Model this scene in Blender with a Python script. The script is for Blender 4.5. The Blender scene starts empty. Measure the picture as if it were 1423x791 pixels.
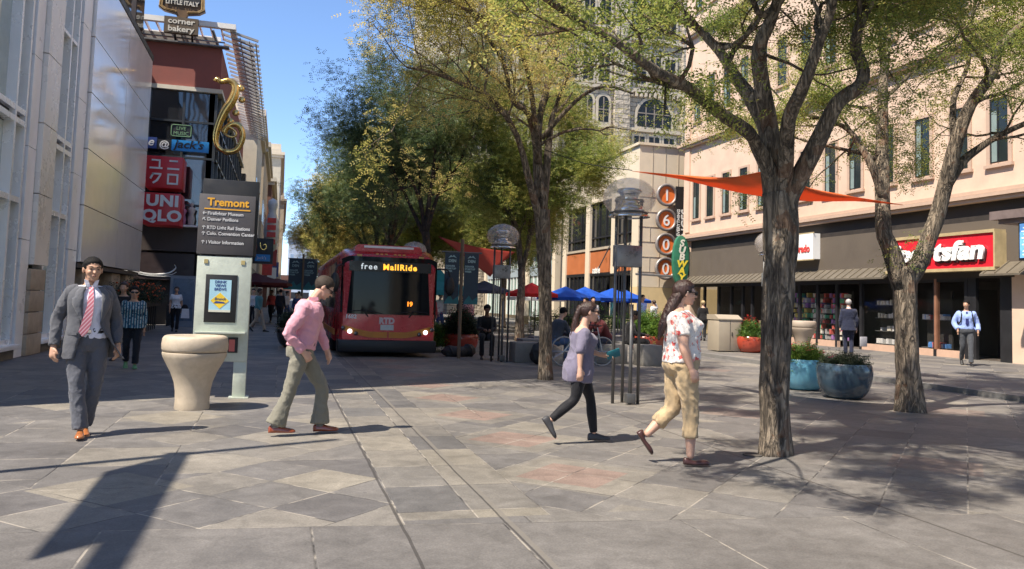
import bpy, bmesh, math, random
import numpy as np
from mathutils import Vector, Matrix, Quaternion, noise
from math import sin, cos, pi, radians
random.seed(3); noise.seed_set(3)
C = bpy.context.scene.collection
scene = bpy.context.scene
# ------------------------------------------------------------ camera
YAW, PITCH, ROLL, FPX, EYE = radians(15.741), radians(3.9), radians(1.8), 1130., 1.42
def camera():
    s, c = sin(YAW), cos(YAW)
    f = Vector((s*cos(PITCH), c*cos(PITCH), sin(PITCH)))
    r0 = Vector((c, -s, 0)); u0 = r0.cross(f)
    r = cos(ROLL)*r0 + sin(ROLL)*u0; u = cos(ROLL)*u0 - sin(ROLL)*r0
    cd = bpy.data.cameras.new('camera'); co = bpy.data.objects.new('camera', cd); C.objects.link(co)
    m = Matrix((r, u, -f)).transposed().to_4x4(); m.translation = (0, 0, EYE)
    co.matrix_world = m
    cd.sensor_width = 36; cd.lens = FPX/1423*36
    cd.shift_y = (344-395.5)/1423; cd.shift_x = 0
    cd.clip_start = .05; cd.clip_end = 5000
    scene.camera = co
camera()
# ------------------------------------------------------------ sky and sun
SUN_EL, SHADOW = radians(56), radians(25)          # shadows fall towards +X, turned 25 degrees to +Y
sd = Vector((-cos(SHADOW)*cos(SUN_EL), -sin(SHADOW)*cos(SUN_EL), sin(SUN_EL)))   # direction to the sun
w = bpy.data.worlds.new('World'); scene.world = w; w.use_nodes = True
nt = w.node_tree; sky = nt.nodes.new('ShaderNodeTexSky'); sky.sky_type = 'NISHITA'; sky.sun_disc = False
sky.sun_elevation = SUN_EL; sky.sun_rotation = math.atan2(sd.x, sd.y)
sky.altitude = 1600; sky.air_density = .85; sky.dust_density = .25; sky.ozone_density = 4.0
nt.links.new(sky.outputs[0], nt.nodes['Background'].inputs[0]); nt.nodes['Background'].inputs[1].default_value = .15
sl = bpy.data.lights.new('sun', 'SUN'); so = bpy.data.objects.new('sun', sl); C.objects.link(so)
sl.energy = 5.0; sl.angle = radians(.55); sl.color = (1, .90, .76)
so.rotation_euler = (-sd).to_track_quat('-Z', 'Y').to_euler(); so.location = (-20, -10, 40)
scene.view_settings.view_transform = 'Standard'; scene.view_settings.look = 'None'
scene.view_settings.gamma = 1; scene.view_settings.use_curve_mapping = False
scene.view_settings.exposure = .90
scene.render.engine = 'CYCLES'
# ------------------------------------------------------------ materials
MC = {}
def M(name, col=(.5,.5,.5), rough=.6, metal=0., var=.18, vs=3., bump=0., bs=40., emit=0., trans=0., alpha=1., coat=0., spec=.5, stretch=None, ior=None, sss=0.):
    if name in MC: return MC[name]
    m = bpy.data.materials.new(name); m.use_nodes = True; t = m.node_tree; N = t.nodes; L = t.links
    b = N['Principled BSDF']; b.inputs['Base Color'].default_value = (*col, 1); b.inputs['Roughness'].default_value = rough
    b.inputs['Metallic'].default_value = metal; b.inputs['Specular IOR Level'].default_value = spec
    if trans: b.inputs['Transmission Weight'].default_value = trans
    if ior: b.inputs['IOR'].default_value = ior
    if coat: b.inputs['Coat Weight'].default_value = coat; b.inputs['Coat Roughness'].default_value = .08
    if alpha < 1: b.inputs['Alpha'].default_value = alpha
    if emit: b.inputs['Emission Color'].default_value = (*col, 1); b.inputs['Emission Strength'].default_value = emit
    if sss: b.inputs['Subsurface Weight'].default_value = sss; b.inputs['Subsurface Radius'].default_value = (.02,.008,.004)
    tc = N.new('ShaderNodeTexCoord'); mp = N.new('ShaderNodeMapping'); L.new(tc.outputs['Object'], mp.inputs[0])
    if stretch: mp.inputs['Scale'].default_value = stretch
    if var:
        n = N.new('ShaderNodeTexNoise'); n.inputs['Scale'].default_value = vs; n.inputs['Detail'].default_value = 6; n.inputs['Roughness'].default_value = .65
        L.new(mp.outputs[0], n.inputs['Vector'])
        r = N.new('ShaderNodeMapRange'); r.inputs[1].default_value = .3; r.inputs[2].default_value = .7
        r.inputs[3].default_value = 1-var; r.inputs[4].default_value = 1+var; L.new(n.outputs['Fac'], r.inputs[0])
        mx = N.new('ShaderNodeVectorMath'); mx.operation = 'SCALE'; mx.inputs[0].default_value = col
        L.new(r.outputs[0], mx.inputs['Scale']); L.new(mx.outputs[0], b.inputs['Base Color'])
        r2 = N.new('ShaderNodeMapRange'); r2.inputs[1].default_value = .3; r2.inputs[2].default_value = .7
        r2.inputs[3].default_value = max(.02, rough-.12*min(1, rough*3)); r2.inputs[4].default_value = min(1, rough+.1*min(1, rough*3)); L.new(n.outputs['Fac'], r2.inputs[0]); L.new(r2.outputs[0], b.inputs['Roughness'])
    if bump:
        n2 = N.new('ShaderNodeTexNoise'); n2.inputs['Scale'].default_value = bs; n2.inputs['Detail'].default_value = 5
        L.new(mp.outputs[0], n2.inputs['Vector'])
        bp = N.new('ShaderNodeBump'); bp.inputs['Strength'].default_value = bump; bp.inputs['Distance'].default_value = .02
        L.new(n2.outputs['Fac'], bp.inputs['Height']); L.new(bp.outputs[0], b.inputs['Normal'])
    MC[name] = m; return m
def nodes(m):
    return m.node_tree.nodes, m.node_tree.links, m.node_tree.nodes['Principled BSDF']
def mth(N, L, op, a, b=None, c=None):
    n = N.new('ShaderNodeMath'); n.operation = op
    for i, v in enumerate((a, b, c)):
        if v is None: continue
        if isinstance(v, (int, float)): n.inputs[i].default_value = v
        else: L.new(v, n.inputs[i])
    return n.outputs[0]
def ramp(N, L, fac, stops, interp='LINEAR'):
    n = N.new('ShaderNodeValToRGB'); cr = n.color_ramp; cr.interpolation = interp
    while len(cr.elements) < len(stops): cr.elements.new(.5)
    for e, (p, c) in zip(cr.elements, stops): e.position = p; e.color = (*c, 1)
    L.new(fac, n.inputs[0]); return n.outputs[0]
def mixc(N, L, f, a, b, mode='MIX'):
    n = N.new('ShaderNodeMix'); n.data_type = 'RGBA'; n.blend_type = mode
    for s, v in ((0, f), (6, a), (7, b)):
        if isinstance(v, (int, float)): n.inputs[s].default_value = v
        elif isinstance(v, tuple): n.inputs[s].default_value = (*v, 1)
        else: L.new(v, n.inputs[s])
    return n.outputs[2]
# ------------------------------------------------------------ objects
def tag(o, label=None, cat=None, group=None, kind=None):
    if label: o['label'] = label
    if cat: o['category'] = cat
    if group: o['group'] = group
    if kind: o['kind'] = kind
    return o
def thing(name, label, cat, loc=(0,0,0), rz=0, group=None):
    o = bpy.data.objects.new(name, None); C.objects.link(o); o.location = loc; o.rotation_euler = (0,0,rz)
    o.empty_display_size = .2
    return tag(o, label, cat, group)
def kids(o): return [c for c in bpy.data.objects if c.parent == o]
def copy_tree(o, parent=None):
    c = o.copy(); C.objects.link(c); c.parent = parent
    for ch in kids(o): copy_tree(ch, c)
    return c
class MB:
    def __init__(s): s.v = []; s.f = []; s.m = []
    def add(s, vs, fs, mi=0):
        o = len(s.v); s.v += [tuple(v) for v in vs]; s.f += [tuple(i+o for i in f) for f in fs]; s.m += [mi]*len(fs); return s
    def box(s, x0, x1, y0, y1, z0, z1, mi=0):
        v = [(x,y,z) for z in (z0,z1) for y in (y0,y1) for x in (x0,x1)]
        return s.add(v, [(0,2,3,1),(4,5,7,6),(0,1,5,4),(2,6,7,3),(0,4,6,2),(1,3,7,5)], mi)
    def obox(s, c, ax, ay, az, hx, hy, hz, mi=0):
        c = Vector(c); v = [c+ax*(sx*hx)+ay*(sy*hy)+az*(sz*hz) for sz in (-1,1) for sy in (-1,1) for sx in (-1,1)]
        return s.add(v, [(0,2,3,1),(4,5,7,6),(0,1,5,4),(2,6,7,3),(0,4,6,2),(1,3,7,5)], mi)
    def quad(s, a, b, c, d, mi=0): return s.add([a,b,c,d], [(0,1,2,3)], mi)
    def rings(s, rings, cap=True, mi=0, closed=True):
        n = len(rings[0]); v = [p for r in rings for p in r]; f = []
        for i in range(len(rings)-1):
            for j in range(n if closed else n-1):
                k = (j+1) % n; f.append((i*n+j, i*n+k, (i+1)*n+k, (i+1)*n+j))
        if cap and closed: f.append(tuple(range(n-1,-1,-1))); f.append(tuple((len(rings)-1)*n+j for j in range(n)))
        return s.add(v, f, mi)
    def tube(s, pts, rad, n=8, cap=True, mi=0, jit=0, sx=1., ref=None):
        pts = [Vector(p) for p in pts]
        if isinstance(rad, (int, float)): rad = [rad]*len(pts)
        R = []; u = None
        for i, p in enumerate(pts):
            d = (pts[min(i+1,len(pts)-1)]-pts[max(i-1,0)]).normalized()
            if u is None:
                u = Vector(ref) if ref is not None else (Vector((0,0,1)) if abs(d.z) < .9 else Vector((1,0,0)))
            u = (u - d*u.dot(d))
            if u.length < 1e-4: u = d.orthogonal()
            u.normalize(); w_ = d.cross(u)
            R.append([p + (u*cos(2*pi*j/n)*sx + w_*sin(2*pi*j/n))*rad[i]*(1+random.uniform(-jit,jit)) for j in range(n)])
        return s.rings(R, cap, mi)
    def lathe(s, prof, c=(0,0,0), n=32, mi=0, cap=True):
        c = Vector(c); R = [[c+Vector((r*cos(2*pi*j/n), r*sin(2*pi*j/n), z)) for j in range(n)] for r, z in prof]
        return s.rings(R, cap, mi)
    def prism(s, poly, o, ux, uy, uz, h, mi=0):          # polygon in the plane ux,uy at o, thickness h along uz
        o, ux, uy, uz = Vector(o), Vector(ux), Vector(uy), Vector(uz)
        a = [o+ux*p[0]+uy*p[1] for p in poly]; b = [p+uz*h for p in a]
        return s.rings([a,b], True, mi)
    def ell(s, c, rx, ry, rz, n=12, m=8, mi=0, R=None):
        c = Vector(c); rings = []
        for i in range(m+1):
            t = pi*i/m; q = max(sin(t), .02)
            r = [Vector((rx*q*cos(2*pi*j/n), ry*q*sin(2*pi*j/n), -rz*cos(t))) for j in range(n)]
            rings.append([c+(R@p if R else p) for p in r])
        return s.rings(rings, True, mi)
    def build(s, name, mats, parent=None, smooth=False, world=False, bevel=0, label=None, auto=None):
        me = bpy.data.meshes.new(name); off = Vector(parent.location) if (world and parent) else Vector()
        me.from_pydata([(v[0]-off.x, v[1]-off.y, v[2]-off.z) for v in s.v], [], s.f)
        if not isinstance(mats, (list, tuple)): mats = [mats]
        for m_ in mats: me.materials.append(m_)
        me.polygons.foreach_set('material_index', s.m)
        bm = bmesh.new(); bm.from_mesh(me); bmesh.ops.recalc_face_normals(bm, faces=bm.faces)
        if bevel:
            es = [e for e in bm.edges if len(e.link_faces) == 2 and e.calc_face_angle(0) > .6]
            bmesh.ops.bevel(bm, geom=es, offset=bevel, segments=2, affect='EDGES', profile=.5, clamp_overlap=True)
        bm.to_mesh(me); bm.free()
        o = bpy.data.objects.new(name, me); C.objects.link(o)
        if smooth or auto or bevel:
            me.polygons.foreach_set('use_smooth', [True]*len(me.polygons))
            if auto is None and bevel: auto = 35
            if auto:
                bm = bmesh.new(); bm.from_mesh(me)
                for e in bm.edges:
                    if len(e.link_faces) == 2 and e.calc_face_angle(0) > radians(auto): e.smooth = False
                bm.to_mesh(me); bm.free()
        if parent: o.parent = parent
        if label: o['label'] = label
        return o
TMP = bpy.data.scenes.new('work')
def evaluated(ob):
    """Mesh of ob with its modifiers applied, evaluated in a small scene of its own (fast)."""
    TMP.collection.objects.link(ob); vl = TMP.view_layers[0]; vl.update(); dg = vl.depsgraph; dg.update()
    me = bpy.data.meshes.new_from_object(ob.evaluated_get(dg)); TMP.collection.objects.unlink(ob); return me
def remesh(o, vox, smooth=2, disp=0., freq=14., stretch=(1,1,.5), seed=0.):
    q = bpy.data.objects.new('q', o.data)
    md = q.modifiers.new('r', 'REMESH'); md.mode = 'VOXEL'; md.voxel_size = vox; md.use_smooth_shade = True
    if smooth:
        ms = q.modifiers.new('s', 'SMOOTH'); ms.factor = .5; ms.iterations = smooth
    me = evaluated(q); bpy.data.objects.remove(q); nm = o.data.name; old = o.data; o.data = me; bpy.data.meshes.remove(old); me.name = nm
    if disp:
        nv = len(me.vertices); co = np.empty(nv*3); me.vertices.foreach_get('co', co); no = np.empty(nv*3); me.vertex_normals.foreach_get('vector', no); no = no.reshape(-1,3)
        P = co.reshape(-1,3); D = np.empty(nv)
        for i, (x, y, z) in enumerate(P):
            q = Vector((x*stretch[0]+z*.35, y*stretch[1]-z*.2, z*stretch[2]))*freq + Vector((seed,seed*1.7,0))
            n1 = noise.noise(q); n2 = noise.noise(q*2.3+Vector((9,3,1)))
            D[i] = (1-min(1,abs(n1)*2.6))**2*1.2-.35 + (.5-abs(n2))*.5
        me.vertices.foreach_set('co', (P+no*(disp*D)[:,None]).ravel()); me.update()
    me.polygons.foreach_set('use_smooth', [True]*len(me.polygons))
    return o
def text(name, s, size, mat, loc, rx=pi/2, rz=0, parent=None, ext=.006, bold=0., sx=1., align='LEFT', shear=0., world=True, spacing=1., label=None):
    cu = bpy.data.curves.new(name, 'FONT'); cu.body = s; cu.size = size; cu.extrude = ext; cu.offset = bold; cu.align_x = align; cu.shear = shear
    cu.space_character = spacing; cu.resolution_u = 3
    t = bpy.data.objects.new(name, cu); me = evaluated(t); bpy.data.objects.remove(t); bpy.data.curves.remove(cu)
    me.materials.clear(); me.materials.append(mat)
    me.transform(Matrix.Diagonal((sx,1,1,1))); me.transform(Matrix.Rotation(rz,4,'Z')@Matrix.Rotation(rx,4,'X'))
    o = bpy.data.objects.new(name, me); C.objects.link(o); o.location = loc
    if parent:
        o.parent = parent
        if world: o.location = Vector(loc)-Vector(parent.location)
    if label: o['label'] = label
    return o
def interp(pts, n):
    """Catmull-Rom through points (tuples of any length), n steps per span."""
    P = [np.array(p, float) for p in pts]; out = []
    for i in range(len(P)-1):
        a, b, c, d = P[max(i-1,0)], P[i], P[i+1], P[min(i+2,len(P)-1)]
        for k in range(n):
            t = k/n; out.append(.5*((2*b)+(c-a)*t+(2*a-5*b+4*c-d)*t*t+(3*b-a-3*c+d)*t**3))
    out.append(P[-1]); return out
# ============================================================ SETTING: ground
def paving_material():
    m = bpy.data.materials.new('granite_paving'); m.use_nodes = True; N, L, b = nodes(m)
    g = N.new('ShaderNodeNewGeometry'); sp = N.new('ShaderNodeSeparateXYZ'); L.new(g.outputs['Position'], sp.inputs[0])
    X, Y = sp.outputs[0], sp.outputs[1]
    # wobble so joints are not ruled
    wn = N.new('ShaderNodeTexNoise'); wn.inputs['Scale'].default_value = 1.3; wn.inputs['Detail'].default_value = 3; L.new(g.outputs['Position'], wn.inputs['Vector'])
    wob = mth(N, L, 'MULTIPLY', mth(N, L, 'SUBTRACT', wn.outputs['Fac'], .5), .03)
    A = .58
    def cells(u, v, au, av):
        fu, fv = mth(N, L, 'DIVIDE', u, au), mth(N, L, 'DIVIDE', v, av)
        cu, cv = mth(N, L, 'FLOOR', fu), mth(N, L, 'FLOOR', fv)
        du = mth(N, L, 'MULTIPLY', mth(N, L, 'SUBTRACT', .5, mth(N, L, 'ABSOLUTE', mth(N, L, 'SUBTRACT', mth(N, L, 'FRACT', fu), .5))), au)
        dv = mth(N, L, 'MULTIPLY', mth(N, L, 'SUBTRACT', .5, mth(N, L, 'ABSOLUTE', mth(N, L, 'SUBTRACT', mth(N, L, 'FRACT', fv), .5))), av)
        cb = N.new('ShaderNodeCombineXYZ'); L.new(cu, cb.inputs[0]); L.new(cv, cb.inputs[1])
        wh = N.new('ShaderNodeTexWhiteNoise'); L.new(cb.outputs[0], wh.inputs['Vector'])
        return wh, mth(N, L, 'MINIMUM', du, dv), cu, cv
    s2 = .7071
    U = mth(N, L, 'ADD', mth(N, L, 'MULTIPLY', mth(N, L, 'ADD', X, Y), s2), wob)
    V = mth(N, L, 'ADD', mth(N, L, 'MULTIPLY', mth(N, L, 'SUBTRACT', Y, X), s2), wob)
    wd, dd, cu, cv = cells(U, V, A, A)                       # diamonds
    ws, ds, _, _ = cells(mth(N, L, 'ADD', X, wob), mth(N, L, 'ADD', mth(N, L, 'MULTIPLY', mth(N, L, 'FLOOR', mth(N, L, 'DIVIDE', X, .82)), .37), Y), .82, .82)  # squares
    grey = [(0,(.108,.102,.100)),(.25,(.130,.123,.118)),(.5,(.148,.139,.130)),(.72,(.166,.154,.138)),(.88,(.182,.167,.146)),(.96,(.198,.181,.153)),(1,(.215,.195,.162))]
    cd_, cs_ = ramp(N, L, wd.outputs[0], grey), ramp(N, L, ws.outputs[0], grey)
    # choose squares or diamonds on a coarse diamond lattice
    wc, _, _, _ = cells(U, V, A*3, A*3)
    pick = mth(N, L, 'GREATER_THAN', wc.outputs[0], .66)
    col = mixc(N, L, pick, cd_, cs_); d = mixv = mth(N, L, 'ADD', mth(N, L, 'MULTIPLY', pick, ds), mth(N, L, 'MULTIPLY', mth(N, L, 'SUBTRACT', 1, pick), dd))
    # red granite diamonds down the middle of the lane
    ph = mth(N, L, 'SUBTRACT', mth(N, L, 'FRACT', mth(N, L, 'DIVIDE', mth(N, L, 'SUBTRACT', Y, 5.6), 1.78)), .5)
    man = mth(N, L, 'ADD', mth(N, L, 'MULTIPLY', mth(N, L, 'ABSOLUTE', ph), 1.78), mth(N, L, 'ABSOLUTE', mth(N, L, 'SUBTRACT', X, 2.42)))
    inY = mth(N, L, 'GREATER_THAN', Y, 5.3)
    redm = mth(N, L, 'MULTIPLY', mth(N, L, 'LESS_THAN', man, .50), inY)
    ligm = mth(N, L, 'MULTIPLY', mth(N, L, 'LESS_THAN', man, .78), inY)
    col = mixc(N, L, mth(N, L, 'MULTIPLY', ligm, .35), col, (.215,.193,.155))
    col = mixc(N, L, mth(N, L, 'MULTIPLY', redm, .85), col, (.205,.145,.122))
    ph2 = mth(N, L, 'SUBTRACT', mth(N, L, 'FRACT', mth(N, L, 'DIVIDE', mth(N, L, 'SUBTRACT', Y, 4.7), 3.56)), .5)
    for xc in (6.1, 9.8, -1.1):
        mm = mth(N, L, 'ADD', mth(N, L, 'MULTIPLY', mth(N, L, 'ABSOLUTE', ph2), 3.56), mth(N, L, 'ABSOLUTE', mth(N, L, 'SUBTRACT', X, xc)))
        q = mth(N, L, 'MULTIPLY', mth(N, L, 'LESS_THAN', mm, .56), inY)
        col = mixc(N, L, mth(N, L, 'MULTIPLY', q, .6), col, (.20,.145,.122) if xc > 0 else (.235,.21,.165))
    # lane border courses along the street (X .8-1.9) and the big crossing slabs (Y < 5.15)
    wb, db, _, _ = cells(mth(N, L, 'SUBTRACT', X, .82), mth(N, L, 'ADD', Y, .5), .5, .75)
    bcol = ramp(N, L, wb.outputs[0], [(0,(.10,.096,.094)),(.35,(.125,.12,.115)),(.6,(.165,.152,.134)),(1,(.205,.186,.154))])
    inb = mth(N, L, 'MULTIPLY', mth(N, L, 'MULTIPLY', mth(N, L, 'GREATER_THAN', X, .82), mth(N, L, 'LESS_THAN', X, 1.82)), inY)
    col = mixc(N, L, inb, col, bcol)
    d = mth(N, L, 'ADD', mth(N, L, 'MULTIPLY', inb, db), mth(N, L, 'MULTIPLY', mth(N, L, 'SUBTRACT', 1, inb), d))
    wf, df, _, _ = cells(mth(N, L, 'ADD', X, .95), mth(N, L, 'SUBTRACT', mth(N, L, 'ADD', Y, mth(N, L, 'MULTIPLY', X, .09)), 5.28), 1.2, 2.4)
    fcol = ramp(N, L, wf.outputs[0], [(0,(.128,.120,.114)),(.5,(.142,.133,.125)),(1,(.158,.147,.135))])
    slab = mth(N, L, 'LESS_THAN', mth(N, L, 'ADD', Y, mth(N, L, 'MULTIPLY', X, .09)), 5.28)
    col = mixc(N, L, slab, col, fcol)
    d = mth(N, L, 'ADD', mth(N, L, 'MULTIPLY', slab, df), mth(N, L, 'MULTIPLY', mth(N, L, 'SUBTRACT', 1, slab), d))
    # stains and wear
    n1 = N.new('ShaderNodeTexNoise'); n1.inputs['Scale'].default_value = .9; n1.inputs['Detail'].default_value = 8; n1.inputs['Roughness'].default_value = .7; L.new(g.outputs['Position'], n1.inputs['Vector'])
    n2 = N.new('ShaderNodeTexNoise'); n2.inputs['Scale'].default_value = 85; n2.inputs['Detail'].default_value = 3; L.new(g.outputs['Position'], n2.inputs['Vector'])
    n3 = N.new('ShaderNodeTexNoise'); n3.inputs['Scale'].default_value = 5; n3.inputs['Detail'].default_value = 6; n3.inputs['Distortion'].default_value = 1; L.new(g.outputs['Position'], n3.inputs['Vector'])
    f1 = mth(N, L, 'ADD', .40, mth(N, L, 'MULTIPLY', n1.outputs['Fac'], 1.2)); f2 = mth(N, L, 'ADD', .55, mth(N, L, 'MULTIPLY', n2.outputs['Fac'], .9)); f3 = mth(N, L, 'ADD', .6, mth(N, L, 'MULTIPLY', n3.outputs['Fac'], .8))
    ff = mth(N, L, 'MULTIPLY', mth(N, L, 'MULTIPLY', f1, f2), f3)
    vm = N.new('ShaderNodeVectorMath'); vm.operation = 'SCALE'; L.new(col, vm.inputs[0]); L.new(ff, vm.inputs['Scale'])
    # long seams along the lane
    # gum spots
    vo = N.new('ShaderNodeTexVoronoi'); vo.inputs['Scale'].default_value = 3.2; L.new(g.outputs['Position'], vo.inputs['Vector'])
    gum = mth(N, L, 'MULTIPLY', mth(N, L, 'LESS_THAN', vo.outputs['Distance'], .055), mth(N, L, 'GREATER_THAN', mth(N, L, 'FRACT', mth(N, L, 'MULTIPLY', vo.outputs['Color'], 7)), .62))
    c2 = mixc(N, L, mth(N, L, 'MULTIPLY', gum, .45), vm.outputs[0], (.07,.07,.075))
    # joints: mostly pale mortar, broken, some open and dark
    jn = N.new('ShaderNodeTexNoise'); jn.inputs['Scale'].default_value = 2.3; jn.inputs['Detail'].default_value = 4; L.new(g.outputs['Position'], jn.inputs['Vector'])
    jw = mth(N, L, 'ADD', .003, mth(N, L, 'MULTIPLY', jn.outputs['Fac'], .007))
    joint = mth(N, L, 'MULTIPLY', mth(N, L, 'LESS_THAN', d, jw), mth(N, L, 'ADD', .35, mth(N, L, 'MULTIPLY', mth(N, L, 'GREATER_THAN', n3.outputs['Fac'], .47), .55)))
    jc = ramp(N, L, jn.outputs['Fac'], [(.40,(.035,.033,.032)),(.47,(.09,.085,.08)),(.52,(.30,.27,.23))])
    c3 = mixc(N, L, joint, c2, jc)
    for sx_, sw, sc in ((1.47,.008,(.04,.037,.034)),(1.50,.018,(.17,.155,.135)),(.80,.010,(.04,.036,.033)),(4.35,.012,(.05,.045,.04))):
        c3 = mixc(N, L, mth(N, L, 'MULTIPLY', mth(N, L, 'LESS_THAN', mth(N, L, 'ABSOLUTE', mth(N, L, 'SUBTRACT', mth(N, L, 'ADD', X, wob), sx_)), sw), .75), c3, sc)
    L.new(c3, b.inputs['Base Color'])
    L.new(mth(N, L, 'ADD', .42, mth(N, L, 'MULTIPLY', n1.outputs['Fac'], .4)), b.inputs['Roughness']); b.inputs['Specular IOR Level'].default_value = .35
    h = mth(N, L, 'ADD', mth(N, L, 'MULTIPLY', n2.outputs['Fac'], .12), mth(N, L, 'MULTIPLY', mth(N, L, 'MINIMUM', d, .012), 40))
    h = mth(N, L, 'ADD', h, mth(N, L, 'MULTIPLY', wd.outputs[0], .1))
    bp = N.new('ShaderNodeBump'); bp.inputs['Strength'].default_value = .55; bp.inputs['Distance'].default_value = .012; L.new(h, bp.inputs['Height']); L.new(bp.outputs[0], b.inputs['Normal'])
    return m
pav = paving_material()
tag(MB().quad((-900,-60,0),(900,-60,0),(900,2500,0),(-900,2500,0)).build('ground', M('far_ground', (.16,.155,.15), .85)), kind='structure')
tag(MB().quad((-30,-20,.004),(12.4,-20,.004),(12.4,260,.004),(-30,260,.004)).build('plaza_paving', pav), kind='structure')
tag(MB().box(12.4,70,8.2,39.9,-.2,.10).box(12.4,70,42.0,260,-.2,.10).build('sidewalk', pav), kind='structure')
tag(MB().box(12.25,12.396,8.2,39.9,-.2,.104).build('kerb', M('kerb_granite', (.17,.165,.16), .7, bump=.3)), kind='structure')
# tree rings in the paving
# ============================================================ silver building on the left
def panel_mat(name, col, rough, metal, wav=.04):
    m = M(name, col, rough, metal, var=.06, vs=.8); N, L, b = nodes(m)
    g = N.new('ShaderNodeNewGeometry'); n = N.new('ShaderNodeTexNoise'); n.inputs['Scale'].default_value = .55; n.inputs['Detail'].default_value = 2; L.new(g.outputs['Position'], n.inputs['Vector'])
    bp = N.new('ShaderNodeBump'); bp.inputs['Strength'].default_value = .35; bp.inputs['Distance'].default_value = wav; L.new(n.outputs['Fac'], bp.inputs['Height']); L.new(bp.outputs[0], b.inputs['Normal'])
    return m
gloss = panel_mat('polished_cream_panel', (.92,.89,.83), .12, .2, .02)
silver = M('silver_mullion', (.90,.91,.90), .28, .2, var=.05, vs=1)
white_al = M('pale_metal_cladding', (.90,.90,.88), .35, .1, var=.07, vs=1.2)
def glass_mat(name, col, rough=.04, wav=.02, spec=.9):
    m = M(name, col, rough, 0, var=.3, vs=.6, spec=spec); N, L, b = nodes(m); b.inputs['IOR'].default_value = 1.9
    g = N.new('ShaderNodeNewGeometry'); n = N.new('ShaderNodeTexNoise'); n.inputs['Scale'].default_value = .9; n.inputs['Detail'].default_value = 1; L.new(g.outputs['Position'], n.inputs['Vector'])
    bp = N.new('ShaderNodeBump'); bp.inputs['Strength'].default_value = .3; bp.inputs['Distance'].default_value = wav; L.new(n.outputs['Fac'], bp.inputs['Height']); L.new(bp.outputs[0], b.inputs['Normal'])
    return m
gl_green = glass_mat('green_tinted_glass', (.26,.33,.30)); gl_dark = glass_mat('dark_glass', (.018,.02,.024)); gl_spandrel = M('frosted_spandrel_glass', (.46,.54,.51), .2, var=.08, vs=.7)
stone_tan = M('tan_stone', (.40,.33,.24), .8, var=.2, vs=4, bump=.4, bs=30)
dark_m = M('dark_metal', (.025,.025,.028), .5, .3); soffit = M('dark_soffit', (.09,.08,.07), .8)
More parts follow.
